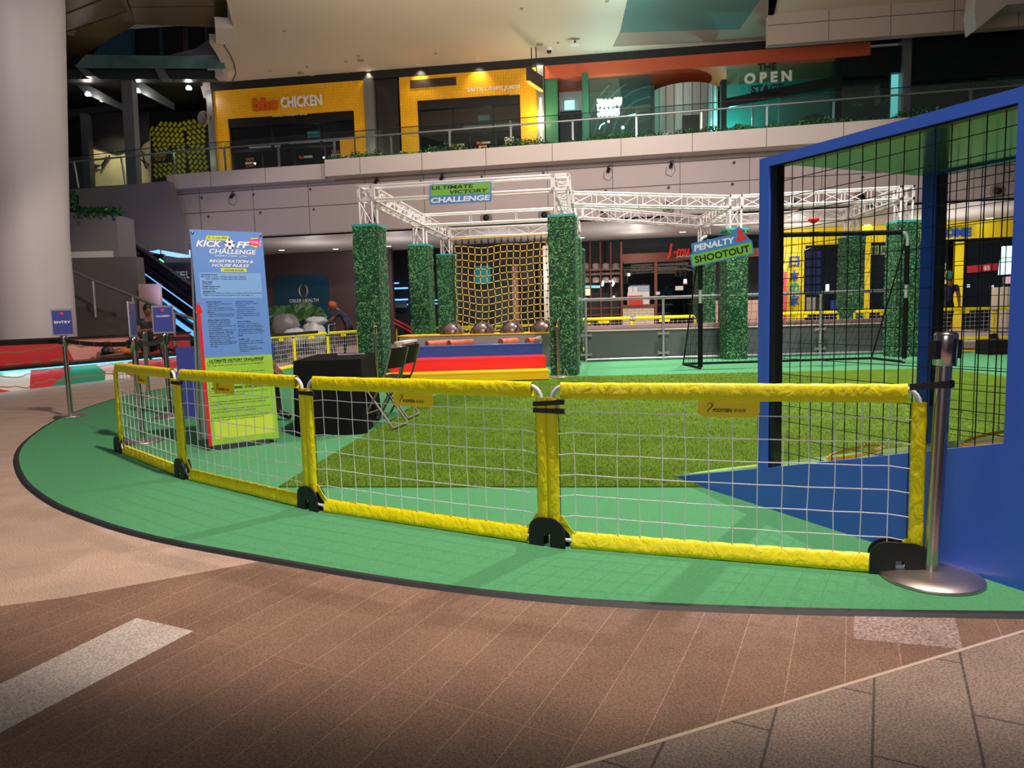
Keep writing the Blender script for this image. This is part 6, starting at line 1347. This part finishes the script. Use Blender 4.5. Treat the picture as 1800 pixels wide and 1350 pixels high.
# stairs, planters, handrails
CONC = mat('dark_grey_concrete', srgb(84, 80, 80), .7, noise=(1.5, .06)); CONC2 = mat('mid_grey_render', srgb(112, 108, 114), .6, noise=(.8, .05)); STP = mat('grey_step_stone', srgb(70, 66, 64), .7)
def facing(pxs, Y, d=.3): return [D(x, y, Y) for x, y in pxs][::-1], Vector((0, d, 0))
def wallpoly(name, pxs, Y, m_, d=.3, s=True):
    p_, dd = facing(pxs, Y, d); mb = MB(); mb.slab(p_, dd); return struct(name, mb, m_)
wallpoly('wall_left_curve', ((100, 335), (297, 318), (306, 345), (325, 405), (325, 447), (268, 437), (205, 412), (100, 412)), 23.5, CONC2)
wallpoly('wall_planter_left', ((100, 372), (204, 378), (210, 452), (212, 500), (100, 500)), 19.5, CONC2, .9)
wallpoly('wall_stair', ((100, 454), (238, 451), (243, 500), (250, 612), (100, 620)), 18.6, CONC, .4)
mb = MB(); mb.pbox(Fr(19.4, 0), 118, 443, 196, 452, 0, .1); one('wall_light_panel', mb, mat('pale_strip_panel', srgb(200, 196, 196), .5), 'pale horizontal strip above the dark stair wall', 'strip panel')
mb = MB()
for i, (x1, y0, y1) in enumerate(((138, 540, 550), (166, 550, 560), (188, 560, 570), (212, 570, 583), (225, 583, 600))):
    Yk = 17.9-.32*i; a = D(90, y0, Yk); b = D(x1, y0, Yk); zt_ = a.z; mb.box(a.x, b.x, Yk, 18.55, 0, zt_)
struct('floor_stair', mb, STP)
t = thing('stair_handrail', 'sloping steel handrail beside the dark stair by the white pillar', 'handrail', D(200, 600, 17.2)-Z*.1, 0)
mb = MB(); mb.tube([D(x, y, Yy) for x, y, Yy in ((118, 472, 17.6), (165, 493, 17.4), (235, 521, 17.1), (300, 548, 16.8), (345, 562, 16.6))], .035, 8); part('rail', mb, STL, t)
for (x0, y0, x1, y1, Yy) in ((163, 494, 168, 558, 17.35), (233, 522, 236, 585, 17.05), (306, 550, 307, 610, 16.7)): mb = MB(); mb.cyl(D(x0, y0, Yy), D(x1, y1, Yy), .035, 8); part('rail_post', mb, STL, t)
wallpoly('wall_wood_left', ((243, 499), (281, 499), (283, 560), (246, 560)), 18.2, mat('pinkish_plywood', srgb(150, 120, 110), .5), .1)
mb = MB(); mb.slab([D(x, y, 19.6) for x, y in ((120, 378), (210, 380), (204, 384), (120, 384))][::-1], (0, .8, 0)); 
rg = random.Random(8); vs = []; fs = []; mi = []
for _ in range(900):
    px = 112+(rg.random()**1.6)*98; c = D(px, 377-rg.random()*(38 if px < 135 else 7)+ (rg.random()*16 if rg.random() < .12 else 0), 19.45+rg.random()*.5)
    a = Vector((rg.uniform(-1, 1), rg.uniform(-.5, .5), rg.uniform(-1, 1))).normalized()*.16; b = a.cross(Vector((0, 1, .3))).normalized()*.03
    i = len(vs); vs += [c, c+a*.5+b, c+a, c+a*.5-b]; fs.append((i, i+1, i+2, i+3)); mi.append(rg.choice((0, 0, 1)))
mb = MB(); mb.add(vs, fs); mb.mi = mi; one('planter_bush', mb, LEAF, 'dark trailing bush on the grey planter wall beside the white pillar', 'plants', kind='stuff')
# escalator
t = thing('escalator', 'black escalator with blue side lighting rising behind the rules banner', 'escalator', D(280, 560, 21.5)-Z*.6, 0)
ESB = mat('escalator_black', srgb(12, 12, 14), .25); ESL = mat('blue_line_glow', (.2, .4, 1), .5, emit=(.12, .42, 1), es=1.1)
def band(y0, w_, k, m_, nm, x0=208, x1=345, sl=.72, d=.3):
    mb = MB(); mb.slab([D(x0, y0, 21.5+k), D(x0, y0+w_, 21.5+k), D(x1, y0+w_+(x1-x0)*sl, 21.5+k), D(x1, y0+(x1-x0)*sl, 21.5+k)], (0, d, 0)); part(nm, mb, m_, t)
band(411, 7, -.1, ESB, 'handrail_belt'); band(418, 16, .25, glass('escalator_glass', (.5, .55, .65), .08), 'glass_side', d=.02); band(436, 16, 0, ESB, 'side_skirt'); band(436, 150, .9, mat('escalator_side_dark', srgb(20, 22, 28), .5), 'truss_side', x0=245)
band(428, 2, 1.8, ESB, 'handrail_belt')
for y in (452, 476, 520, 552): band(y, 2.2 if y < 500 else 4, -.02, ESL, 'light_line', x0=215 if y < 500 else 246, sl=.72)
for y in (464, 490, 505, 535): band(y, 5, -.01, ESB, 'side_rib', x0=222 if y < 480 else 246)
mb = MB(); mb.slab([D(x, y, 25) for x, y in ((262, 442), (290, 437), (345, 440), (345, 449), (290, 449))][::-1], (0, 1, 0)); one('ceiling_light_cove', mb, mat('blue_cove_glow', (.4, .6, 1), .5, emit=(.25, .5, 1), es=1.5), 'blue glowing ceiling cove above the escalator', 'cove light')
t = thing('directory_sign', 'dark hanging sign with glowing green and white icons behind the escalator', 'sign', D(270, 480, 24.6), 0)
f24 = Fr(24.6, 0)
mb = MB(); mb.pbox(f24, 256, 447, 289, 482, 0, .15); part('sign_body', mb, mat('navy_sign_body', srgb(16, 26, 60), .4), t)
for x_ in (262, 283):
    mb = MB(); a_ = f24.at(x_, 448, .07); mb.cyl(a_, Vector((a_.x, a_.y, 4.4)), .02, 6); part('rod', mb, STL, t)
mb = MB(); c = f24.at(267, 458, -.03); star_poly(mb, c, Vector((1, 0, 0)), Z, .13); part('white_icon', mb, WGL, t)
mb = MB(); mb.tube([f24.at(x, y, -.04) for x, y in ((275, 461), (281, 456), (287, 461))], .04, 5); mb.tube([f24.at(281, 457, -.04), f24.at(281, 467, -.04)], .035, 5); part('green_icon', mb, mat('green_icon_glow', (.2, 1, .4), .5, emit=(.15, 1, .35), es=1.6), t)
for y, w_ in ((471, 6), (477, 10)): mb = MB(); mb.pbox(f24, 281-w_/2, y, 281+w_/2, y+2.5, -.05, -.02); part('blue_bar', mb, ESL, t)
f25 = Fr(25.5, 0)
t = thing('background_shop', 'dim maroon shop wall with white serif FE letters behind the escalator', 'shopfront', f25.at(320, 520), 0)
mb = MB(); mb.pbox(f25, 290, 462, 460, 640, 0, .2); part('maroon_wall', mb, mat('maroon_wall', srgb(58, 46, 58), .5), t)
part('white_lettering', place_text('FE', f25, (308, 490), (326, 489), 13, -.08, .03), WHL, t); part('white_lettering', place_text('L', f25, (328, 489), (333, 489), 13, -.08, .03), WHL, t)
# upper left: dark terrace with steel frame
wallpoly('wall_terrace_back', ((90, 60), (400, 40), (400, 330), (90, 345)), 30, mat('terrace_black', srgb(16, 16, 18), .6))
DST = mat('dark_steel_beam', srgb(58, 64, 66), .45, .3)
def beam(name, pxs, Y, m_, d, k_=None): p_, dd = facing(pxs, Y, d); mb = MB(); mb.slab(p_, dd); return struct(name, mb, m_)
n = 0
for pxs, Y, m_, d in ((((100, 122), (390, 124), (390, 139), (100, 139)), 25.5, DST, .35), (((212, 138), (231, 138), (241, 322), (223, 324)), 25.6, GCL, .35), (((140, 200), (152, 200), (160, 328), (148, 329)), 27, DST, .3),
        (((125, 140), (140, 140), (220, 186), (220, 196), (150, 165)), 26.5, DST, .3), (((230, 143), (248, 143), (300, 178), (300, 190), (240, 160)), 26.5, DST, .3), (((100, 196), (360, 160), (360, 170), (100, 210)), 29, DST, .3), (((297, 152), (345, 146), (350, 156), (300, 161)), 27.5, DST, .2),
        (((128, 112), (145, 118), (168, 134), (150, 134)), 25.2, GCL, .4), (((268, 112), (280, 114), (294, 138), (280, 138)), 25.2, GCL, .4), (((378, 116), (392, 116), (392, 136), (378, 136)), 25.2, CLAD, .4)):
    n += 1; beam('trim_%d' % (20+n), pxs, Y, m_, d)
beam('trim_40', ((366, 120), (400, 118), (418, 150), (392, 172), (358, 172), (352, 150)), 27, CLAD, .6)
mb = MB(); mb.slab([D(x, y, 25.0) for x, y in ((132, 116), (150, 96), (392, 99), (395, 120), (140, 119))][::-1], (0, .05, 0)); one('canopy_glass', mb, mat('teal_canopy_glass', srgb(92, 122, 116), .2, noise=(1.2, .35)), 'greenish glass canopy strip above the terrace steel beam', 'canopy')
mb = MB()
mb.slab([D(x, y, 30.0-.2) for x, y in ((185, 62), (232, 50), (232, 96), (165, 96))][::-1], (0, .22, 0)); one('blue_lit_window', mb, mat('blue_window_glow', srgb(10, 28, 40), .3, emit=(.01, .10, .16), es=.05), 'faint blue lit window high above the glass canopy', 'window')
mb = MB(); mb.slab([D(x, y, 26) for x, y in ((300, 96), (345, 85), (378, 60), (378, 98))][::-1], (0, .4, 0)); one('curved_parapet', mb, CONC2, 'grey curved parapet above the glass canopy', 'parapet')
for i, (x0, x1) in enumerate(((280, 284), (325, 329), (360, 364), (322, 323))):
    mb = MB(); mb.slab([D(x, y, 29.5) for x, y in ((x0, 48), (x1, 48), (x1+3, 96), (x0+1, 96))][::-1], (0, .1, 0)); struct('trim_%d' % (50+i), mb, mat('teal_mullion', srgb(40, 80, 84), .4) if i < 3 else TERR)
for pxs, z_ in ((((97, -60), (208, -30), (240, 42), (104, 120), (60, 140)), 10.5), (((204, -60), (395, -60), (402, 49), (240, 43)), 10.5)):
    mb = MB(); mb.slab([G(x, y, z_) for x, y in pxs], (0, 0, .2)); struct('ceiling_bronze', mb, BRONZ)
mb = MB()
for a, b in (((98, 32), (180, 0)), ((102, 62), (225, 20)), ((208, 14), (395, 12)), ((208, 0), (240, 43))): p_ = G(*a, 10.49); q_ = G(*b, 10.49); dd = (q_-p_).normalized(); w__ = Vector((-dd.y, dd.x, 0))*.015; mb.slab([p_-w__, q_-w__, q_+w__, p_+w__], (0, 0, -.004))
struct('trim_60', mb, SEAM)
for px, py in ((155, 168), (242, 162), (332, 157), (181, 178)):
    c = D(px, py, 26.2 if px != 181 else 26.6); mb = MB(); mb.lathe(c, [(0, 0), (.09, 0), (.1, .05), (.05, .12)], 12); one('terrace_downlight', mb, [mat('bright_lamp_glow', (1, 1, 1))], 'bright small downlight under the terrace roof, '+{155: 'leftmost', 242: 'second from left', 332: 'rightmost', 181: 'dimmer one under the left joist'}[px], 'ceiling light')
mb = MB(); mb.box(-24, -11.2, 25.9, 30.2, 9.85, 10.1); struct('ceiling_terrace', mb, mat('terrace_black', (0, 0, 0)))
# delivery wall with lime bars
f27 = Fr(27.6, .136); BKW = mat('black_wall_panel', srgb(20, 20, 16), .5); LIMB = mat('lime_bar_paint', srgb(214, 212, 24), .5)
t = thing('patterned_wall', 'black wall panel with yellow green diagonal bars and a DELIVERY PICK UP sign', 'wall panel', f27.at(316, 312), -.136)
mb = MB(); mb.pbox(f27, 259, 214, 372, 316, 0, .1); part('panel', mb, BKW, t)
ua, za = f27.hit(259, 214); ub, zb_ = f27.hit(372, 316); mb = MB(); ux = ub-ua; cxm = (ua+ub)/2; st_ = .235
def barq(u, z, s_):
    L_ = .105; w_ = .058; d = Vector((s_*.7, .7)); e_ = Vector((-s_*.7*-1*-1, .7)) ; e_ = Vector((-d.y, d.x))
    q = [(u+d.x*a*L_+e_.x*b*w_, z+d.y*a*L_+e_.y*b*w_) for a, b in ((-1, -1), (1, -1), (1, 1), (-1, 1))]
    if all(ua < x < ub and zb_+.02 < y < za for x, y in q): mb.add([f27.p(x, y, -.004) for x, y in q], [(0, 1, 2, 3)])
for i in range(-20, 21):
    for j in range(-20, 21):
        a_ = i*.165; b_ = j*.265+(.13 if i % 2 else 0)
        for s_ in (1, -1):
            # bars run along one diagonal right of a zig-zag line and along the other left of it
            u = cxm+(a_*.7*-s_+b_*.7*s_); z = (za+zb_)/2+(a_*.7+b_*.7)
            side = 1 if (u-cxm-.3)*(z-(za+zb_)/2-.15) < 0 else -1
            if side == s_: barq(u, z, s_)
part('diagonal_bars', mb, LIMB, t)
mb = MB(); mb.pbox(f27, 264, 268, 303, 285, -.04, -.01); part('sign_plate', mb, BKW, t)
part('lettering', place_text('DELIVERY', f27, (269, 277), (293, 276), 5, -.05, .03), mat('amber_letter', srgb(240, 180, 40), .5), t); part('lettering', place_text('PICK UP', f27, (273, 283), (291, 282), 5, -.05, .03), mat('amber_letter', (0, 0, 0)), t)
for px_, py_ in ((316, 262), (388, 262), (520, 250), (635, 246), (722, 240), (830, 232), (930, 228)):
    light('walkway_glow', 'POINT', UP.at(px_, py_, -1.1), (0, 0, 0), 14, (1, .86, .62), .03)
t = thing('round_projecting_sign', 'small round dark sign projecting beside the patterned wall', 'sign', UP.at(360, 215, -.5)-Z*.2, 0); c = UP.at(360, 209, -.5)
mb = MB(); ax = Vector((-.45, -.9, 0)).normalized(); mb.lathe(c, [(.21, 0), (.24, .03), (.24, .12), (.21, .15)], 24, axis=ax); part('sign_disc', mb, BPL, t)
mb = MB(); mb.lathe(c+ax*.05, [(.26, 0), (.26, .05)], 24, axis=ax); part('rim', mb, GOLD, t); mb = MB(); mb.cyl(c+Vector((.2, .1, .1)), UP.at(369, 212, 0), .02, 6); part('bracket', mb, BPL, t)
# lit cream corner
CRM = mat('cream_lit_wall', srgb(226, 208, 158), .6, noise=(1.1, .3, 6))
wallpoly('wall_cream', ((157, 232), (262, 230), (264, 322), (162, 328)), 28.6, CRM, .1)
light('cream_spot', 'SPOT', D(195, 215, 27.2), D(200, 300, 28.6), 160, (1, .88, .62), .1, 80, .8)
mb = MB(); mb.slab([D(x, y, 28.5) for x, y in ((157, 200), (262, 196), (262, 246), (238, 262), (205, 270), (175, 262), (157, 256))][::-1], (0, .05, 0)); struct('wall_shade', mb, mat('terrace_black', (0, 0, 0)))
MUL = mat('mural_black_line', srgb(40, 34, 36), .5); rg = random.Random(12); mb = MB()
for x0, y0 in ((166, 240), (186, 285), (247, 262), (252, 285), (170, 290)):
    pts = [(x0+rg.uniform(-8, 10), y0+rg.uniform(-12, 12)) for _ in range(7)]; mb.tube([D(x, y, 28.45) for x, y in pts], .03, 4)
one('wall_drawing', mb, MUL, 'black line drawing painted on the lit cream wall', 'mural')
# rail on the left terrace
t = thing('terrace_railing', 'glass railing with steel posts above the grey curved wall at the left', 'railing', D(220, 320, 24.4), 0)
for (x0, y0, x1, y1) in ((130, 285, 138, 330), (213, 277, 221, 325)): mb = MB(); mb.cyl(D(x0, y0, 24.4), D(x1, y1, 24.4), .035, 8); part('post', mb, STL, t)
mb = MB(); mb.tube([D(x, y, 24.4) for x, y in ((95, 288), (213, 276), (301, 268))], .03, 8); part('handrail', mb, STL, t)
mb = MB(); mb.tube([D(x, y, 24.4) for x, y in ((95, 280), (213, 266), (301, 256))], .014, 6); part('glass_cap', mb, DRK, t)
mb = MB(); mb.slab([D(x, y, 24.4) for x, y in ((100, 280), (301, 257), (301, 319), (100, 334))][::-1], (0, .012, 0)); part('glass_pane', mb, GLR, t)
# ================================================================== PEOPLE
SKIN = mat('brown_skin', srgb(120, 78, 60), .55); HAIRB = mat('black_hair', srgb(14, 12, 12), .5)
def person(name, label, J, cols, hair=None, face=Vector((0, -1, 0)), capcol=None, head_r=.105, parent_loc=None, shorts=False):
    """J: joints in world space; one skinned body mesh, coloured by region"""
    V = []; E_ = []; R = []; reg = []
    def n_(p, r, g, par=None):
        V.append(tuple(p)); R.append(r); reg.append(g)
        if par is not None: E_.append((par, len(V)-1))
        return len(V)-1
    L = lambda a, b, t_: Vector(a).lerp(Vector(b), t_)
    pel = n_(J['pel'], .135, 1); w_ = n_(L(J['pel'], J['neck'], .4), .125, 0, pel); ch = n_(L(J['pel'], J['neck'], .78), .15, 0, w_); nk = n_(J['neck'], .06, 2, ch); n_(L(J['neck'], J['head'], .55), .052, 2, nk)
    for s_ in 'lr':
        sh = n_(J['sh'+s_], .062, 0, ch); m1 = n_(L(J['sh'+s_], J['el'+s_], .5), .052, 0, sh); el = n_(J['el'+s_], .042, 2, m1); fa = n_(L(J['el'+s_], J['ha'+s_], .4), .04, 2, el); wr = n_(J['ha'+s_], .027, 2, fa)
        d = (Vector(J['ha'+s_])-Vector(J['el'+s_])).normalized(); sd = d.cross(Z); sd = sd.normalized() if sd.length > .1 else Vector((1, 0, 0)); up = sd.cross(d)
        pm = n_(Vector(J['ha'+s_])+d*.05, .03, 2, wr)
        for k, (o, l) in enumerate(((-.03, .07), (-.011, .082), (.01, .078), (.029, .062))):
            b = n_(Vector(V[pm])+sd*o+d*.02, .0095, 2, pm); c = n_(Vector(V[b])+d*l*.5-up*.012, .0085, 2, b); n_(Vector(V[c])+d*l*.4-up*.025, .007, 2, c)
        tb = n_(Vector(J['ha'+s_])+d*.03+sd*.035, .011, 2, wr); n_(Vector(V[tb])+d*.035+sd*.02-up*.01, .009, 2, tb)
        hp = n_(J['hp'+s_], .095, 1, pel); kn0 = n_(L(J['hp'+s_], J['kn'+s_], .55), .078, 1, hp); kn = n_(J['kn'+s_], .058, 1, kn0); ca = n_(L(J['kn'+s_], J['an'+s_], .35), .054, 1, kn); an = n_(J['an'+s_], .04, 1, ca); n_(J['to'+s_], .034, 3, an)
    me = bpy.data.meshes.new('b'); me.from_pydata(V, E_, []); ob = bpy.data.objects.new('b', me); COL.objects.link(ob)
    sk = ob.modifiers.new('s', 'SKIN'); sk.use_smooth_shade = True; sk.branch_smoothing = .6
    for i, r in enumerate(R): me.skin_vertices[0].data[i].radius = (r, r)
    me.skin_vertices[0].data[0].use_root = True
    sb_ = ob.modifiers.new('u', 'SUBSURF'); sb_.levels = 1; sb_.render_levels = 1
    dg = bpy.context.evaluated_depsgraph_get(); m2 = bpy.data.meshes.new_from_object(ob.evaluated_get(dg))
    mb = MB(); vs = [v.co.copy() for v in m2.vertices]; fs = [tuple(p.vertices) for p in m2.polygons]; mb.s = True
    VV = [Vector(v) for v in V]
    mi = []
    seg = [(VV[a], VV[b], reg[b]) for a, b in E_]
    for f in fs:
        c = sum((vs[i] for i in f), Vector())/len(f); best = 9; bg = 0
        for a, b, g in seg:
            ab = b-a; t_ = max(0, min(1, (c-a).dot(ab)/max(ab.length_squared, 1e-9))); dd = (c-a-ab*t_).length
            if dd < best: best = dd; bg = g
        mi.append(bg)
    mb.add(vs, fs); mb.mi = mi
    bpy.data.objects.remove(ob); bpy.data.meshes.remove(me); bpy.data.meshes.remove(m2)
    # head
    H_ = Vector(J['head']); upd = (H_-Vector(J['neck'])).normalized(); f = (face-upd*face.dot(upd)).normalized(); sd = f.cross(upd)
    rot = Matrix((sd, f, upd)).transposed(); mb.m = 2
    mb.ball(H_, head_r, 18, 12, (.76, .92, 1.12), rot); mb.ball(H_-upd*head_r*.62+f*head_r*.25, head_r*.55, 12, 8, (.85, .95, .8), rot)
    mb.ball(H_+f*head_r*.92-upd*.01, .017, 8, 6, (.8, 1.2, 1.5), rot)
    for s_ in (-1, 1): mb.ball(H_+sd*s_*head_r*.77-upd*.005, .024, 8, 6, (.4, .7, 1.2), rot)
    mb.m = 4
    for s_ in (-1, 1): mb.ball(H_+f*head_r*.84+sd*s_*.034+upd*.015, .011, 8, 6, (1.2, .6, .8), rot)
    mb.m = 5; mb.ball(H_+f*head_r*.80-upd*.055, .02, 8, 6, (1.3, .5, .4), rot)
    lo = min(v.z for v in mb.v); base = Vector((J['pel'][0], J['pel'][1], lo))
    t_ = thing('person', label, 'person', base, 0)
    part('body', mb, [cols[0], cols[1], SKIN, cols[2], HAIRB, mat('lip_brown', srgb(96, 50, 44), .5)], t_)
    mb = MB(); mb.ball(H_+upd*.018-f*.014, head_r*1.06, 18, 12, (.80, .92, 1.1), rot)
    hc = hair or HAIRB
    keep = []
    for fc in mb.f:
        c = sum((mb.v[i] for i in fc), Vector())/len(fc)-H_
        if c.dot(upd) > (.035 if c.dot(f) > 0 else -.05): keep.append(fc)
    mb.f = keep; mb.mi = [0]*len(keep); mb.sm = [True]*len(keep)
    part('cap' if capcol else 'hair', mb, capcol or hc, t_)
    if capcol:
        mb = MB(); mb.slab([H_+upd*.04+f*(head_r*.8)+sd*.06, H_+upd*.035+f*(head_r*1.6)+sd*.035, H_+upd*.035+f*(head_r*1.6)-sd*.035, H_+upd*.04+f*(head_r*.8)-sd*.06], upd*.008); part('cap_peak', mb, capcol, t_)
    return t_
v = Vector
def off(o, **k): return {a: tuple(v(o)+v(b)) for a, b in k.items()}
NVY = mat('navy_polo', srgb(24, 32, 66), .6); BLP = mat('black_trousers', srgb(16, 16, 20), .6); SHO = mat('dark_shoes', srgb(20, 20, 24), .4); ORS = mat('orange_shirt', srgb(226, 116, 30), .6); DGS = mat('charcoal_tshirt', srgb(30, 28, 34), .6); BRJ = mat('dark_brown_sleeve', srgb(40, 32, 30), .6); SHOW = mat('white_trainers', srgb(170, 168, 170), .5)
# cleaner bending over the bags
b = D(612, 600, 19.6); b.z = .02
J = off((b.x, b.y, .02), pel=(.05, 0, .95), neck=(-.22, -.02, 1.34), head=(-.36, -.06, 1.46), shl=(-.18, .17, 1.28), shr=(-.18, -.18, 1.28), ell=(-.42, .16, 1.08), elr=(-.40, -.22, 1.06), hal=(-.66, .08, 1.0), har=(-.64, -.16, .96), hpl=(.08, .11, .88), hpr=(.04, -.11, .88), knl=(.22, .12, .48), knr=(-.06, -.1, .48), anl=(.36, .12, .1), anr=(-.08, -.1, .1), tol=(.26, .1, .04), tor=(-.22, -.1, .04))
person('person', 'person in navy polo and orange head covering bending over the bagged cart', J, (NVY, BLP, SHOW), face=v((-.9, -.3, -.35)), capcol=mat('orange_head_cover', srgb(176, 84, 40), .6), head_r=.115)
# person walking at the far right behind the booth
b = D(1663, 590, 17.6); b.z = .2
J = off((b.x, b.y, .2), pel=(0, 0, .93), neck=(.02, -.02, 1.38), head=(.03, 0, 1.55), shl=(-.2, .02, 1.33), shr=(.22, 0, 1.33), ell=(-.25, .0, 1.05), elr=(.27, -.02, 1.05), hal=(-.22, -.15, .85), har=(.22, -.14, .84), hpl=(-.1, 0, .88), hpr=(.1, 0, .88), knl=(-.12, -.1, .5), knr=(.13, .08, .5), anl=(-.12, -.02, .1), anr=(.16, .26, .12), tol=(-.13, -.16, .05), tor=(.17, .14, .04))
person('person', 'person in navy jacket and teal cap seen through the right booth window', J, (NVY, BLP, SHO), face=v((.3, 1, 0)), capcol=mat('teal_cap', srgb(40, 120, 110), .6), head_r=.11)
# man in orange lying on the bench
p0 = D(180, 611, 14.6); fr = bn; uu = (p0-bn.o).dot(bn.U); kk = .2
P = lambda a, k_, z_: tuple(bn.p(uu+a, .43+z_, kk+k_))
J = dict(pel=P(.92, .02, .12), neck=P(.28, .02, .13), head=P(.08, .02, .16), shl=P(.33, .17, .12), shr=P(.33, -.14, .12), ell=P(.1, .3, .1), elr=P(.12, -.28, .08), hal=P(-.06, .12, .06), har=P(-.05, -.1, .06), hpl=P(.98, .09, .11), hpr=P(.98, -.08, .11), knl=P(1.38, .1, .34), knr=P(1.4, -.08, .18), anl=P(1.68, .1, .06), anr=P(1.82, -.08, .06), tol=P(1.8, .1, .14), tor=P(1.93, -.08, .16))
person('person', 'person in orange shirt lying on his back along the mural bench', J, (ORS, BLP, SHO), face=v((.2, -.25, 1)), head_r=.11)
# man sitting hunched in the dark by the bench end
p0 = D(262, 600, 15.4); uu = (p0-bn.o).dot(bn.U)
c = v((p0.x, p0.y, 0)); F_ = v((.62, -.78, 0)).normalized(); S_ = v((F_.y, -F_.x, 0))
Q = lambda f_, s_, z_: tuple(c+F_*f_+S_*s_+Z*z_)
J = dict(pel=Q(-.15, 0, .62), neck=Q(.05, 0, 1.24), head=Q(.12, 0, 1.42), shl=Q(.03, .2, 1.16), shr=Q(.03, -.2, 1.16), ell=Q(.3, .24, .96), elr=Q(.3, -.24, .96), hal=Q(.46, .04, 1.0), har=Q(.48, -.06, .98), hpl=Q(-.1, .11, .6), hpr=Q(-.1, -.11, .6), knl=Q(.36, .14, .82), knr=Q(.36, -.14, .82), anl=Q(.52, .12, .42), anr=Q(.52, -.14, .42), tol=Q(.68, .12, .38), tor=Q(.68, -.14, .38))
person('person', 'person in dark clothes sitting hunched with crossed arms beside the stairs', J, (DGS, BLP, SHO), face=F_-Z*.1, head_r=.115)
# seated person half hidden by the banner
c = v((-3.12, 7.75, 0)); F_ = v((.93, -.3, 0)).normalized(); S_ = v((F_.y, -F_.x, 0))
mbq = MB(); stl = thing('folding_stool', 'black boxy seat mostly hidden behind the rules banner', 'stool', c+Z*.012, .4)
mbq.obox(c+Z*.235, F_*.2, S_*.2, Z*.2); part('seat_block', mbq, BLK, stl)
J = dict(pel=Q(-.02, 0, .56), neck=Q(.16, 0, 1.02), head=Q(.27, 0, 1.15), shl=Q(.16, .2, .95), shr=Q(.16, -.2, .95), ell=Q(.34, .2, .72), elr=Q(.30, -.26, .70), hal=Q(.56, .1, .62), har=Q(.56, -.06, .6), hpl=Q(.04, .11, .54), hpr=Q(.04, -.11, .54), knl=Q(.44, .14, .52), knr=Q(.44, -.14, .52), anl=Q(.46, .14, .1), anr=Q(.50, -.14, .1), tol=Q(.62, .15, .045), tor=Q(.65, -.15, .045))
J = {a: tuple(v(b_)) for a, b_ in J.items()}
person('person', 'seated person with dark brown sleeves mostly hidden behind the rules banner', J, (BRJ, BLP, SHO), face=F_-Z*.4)
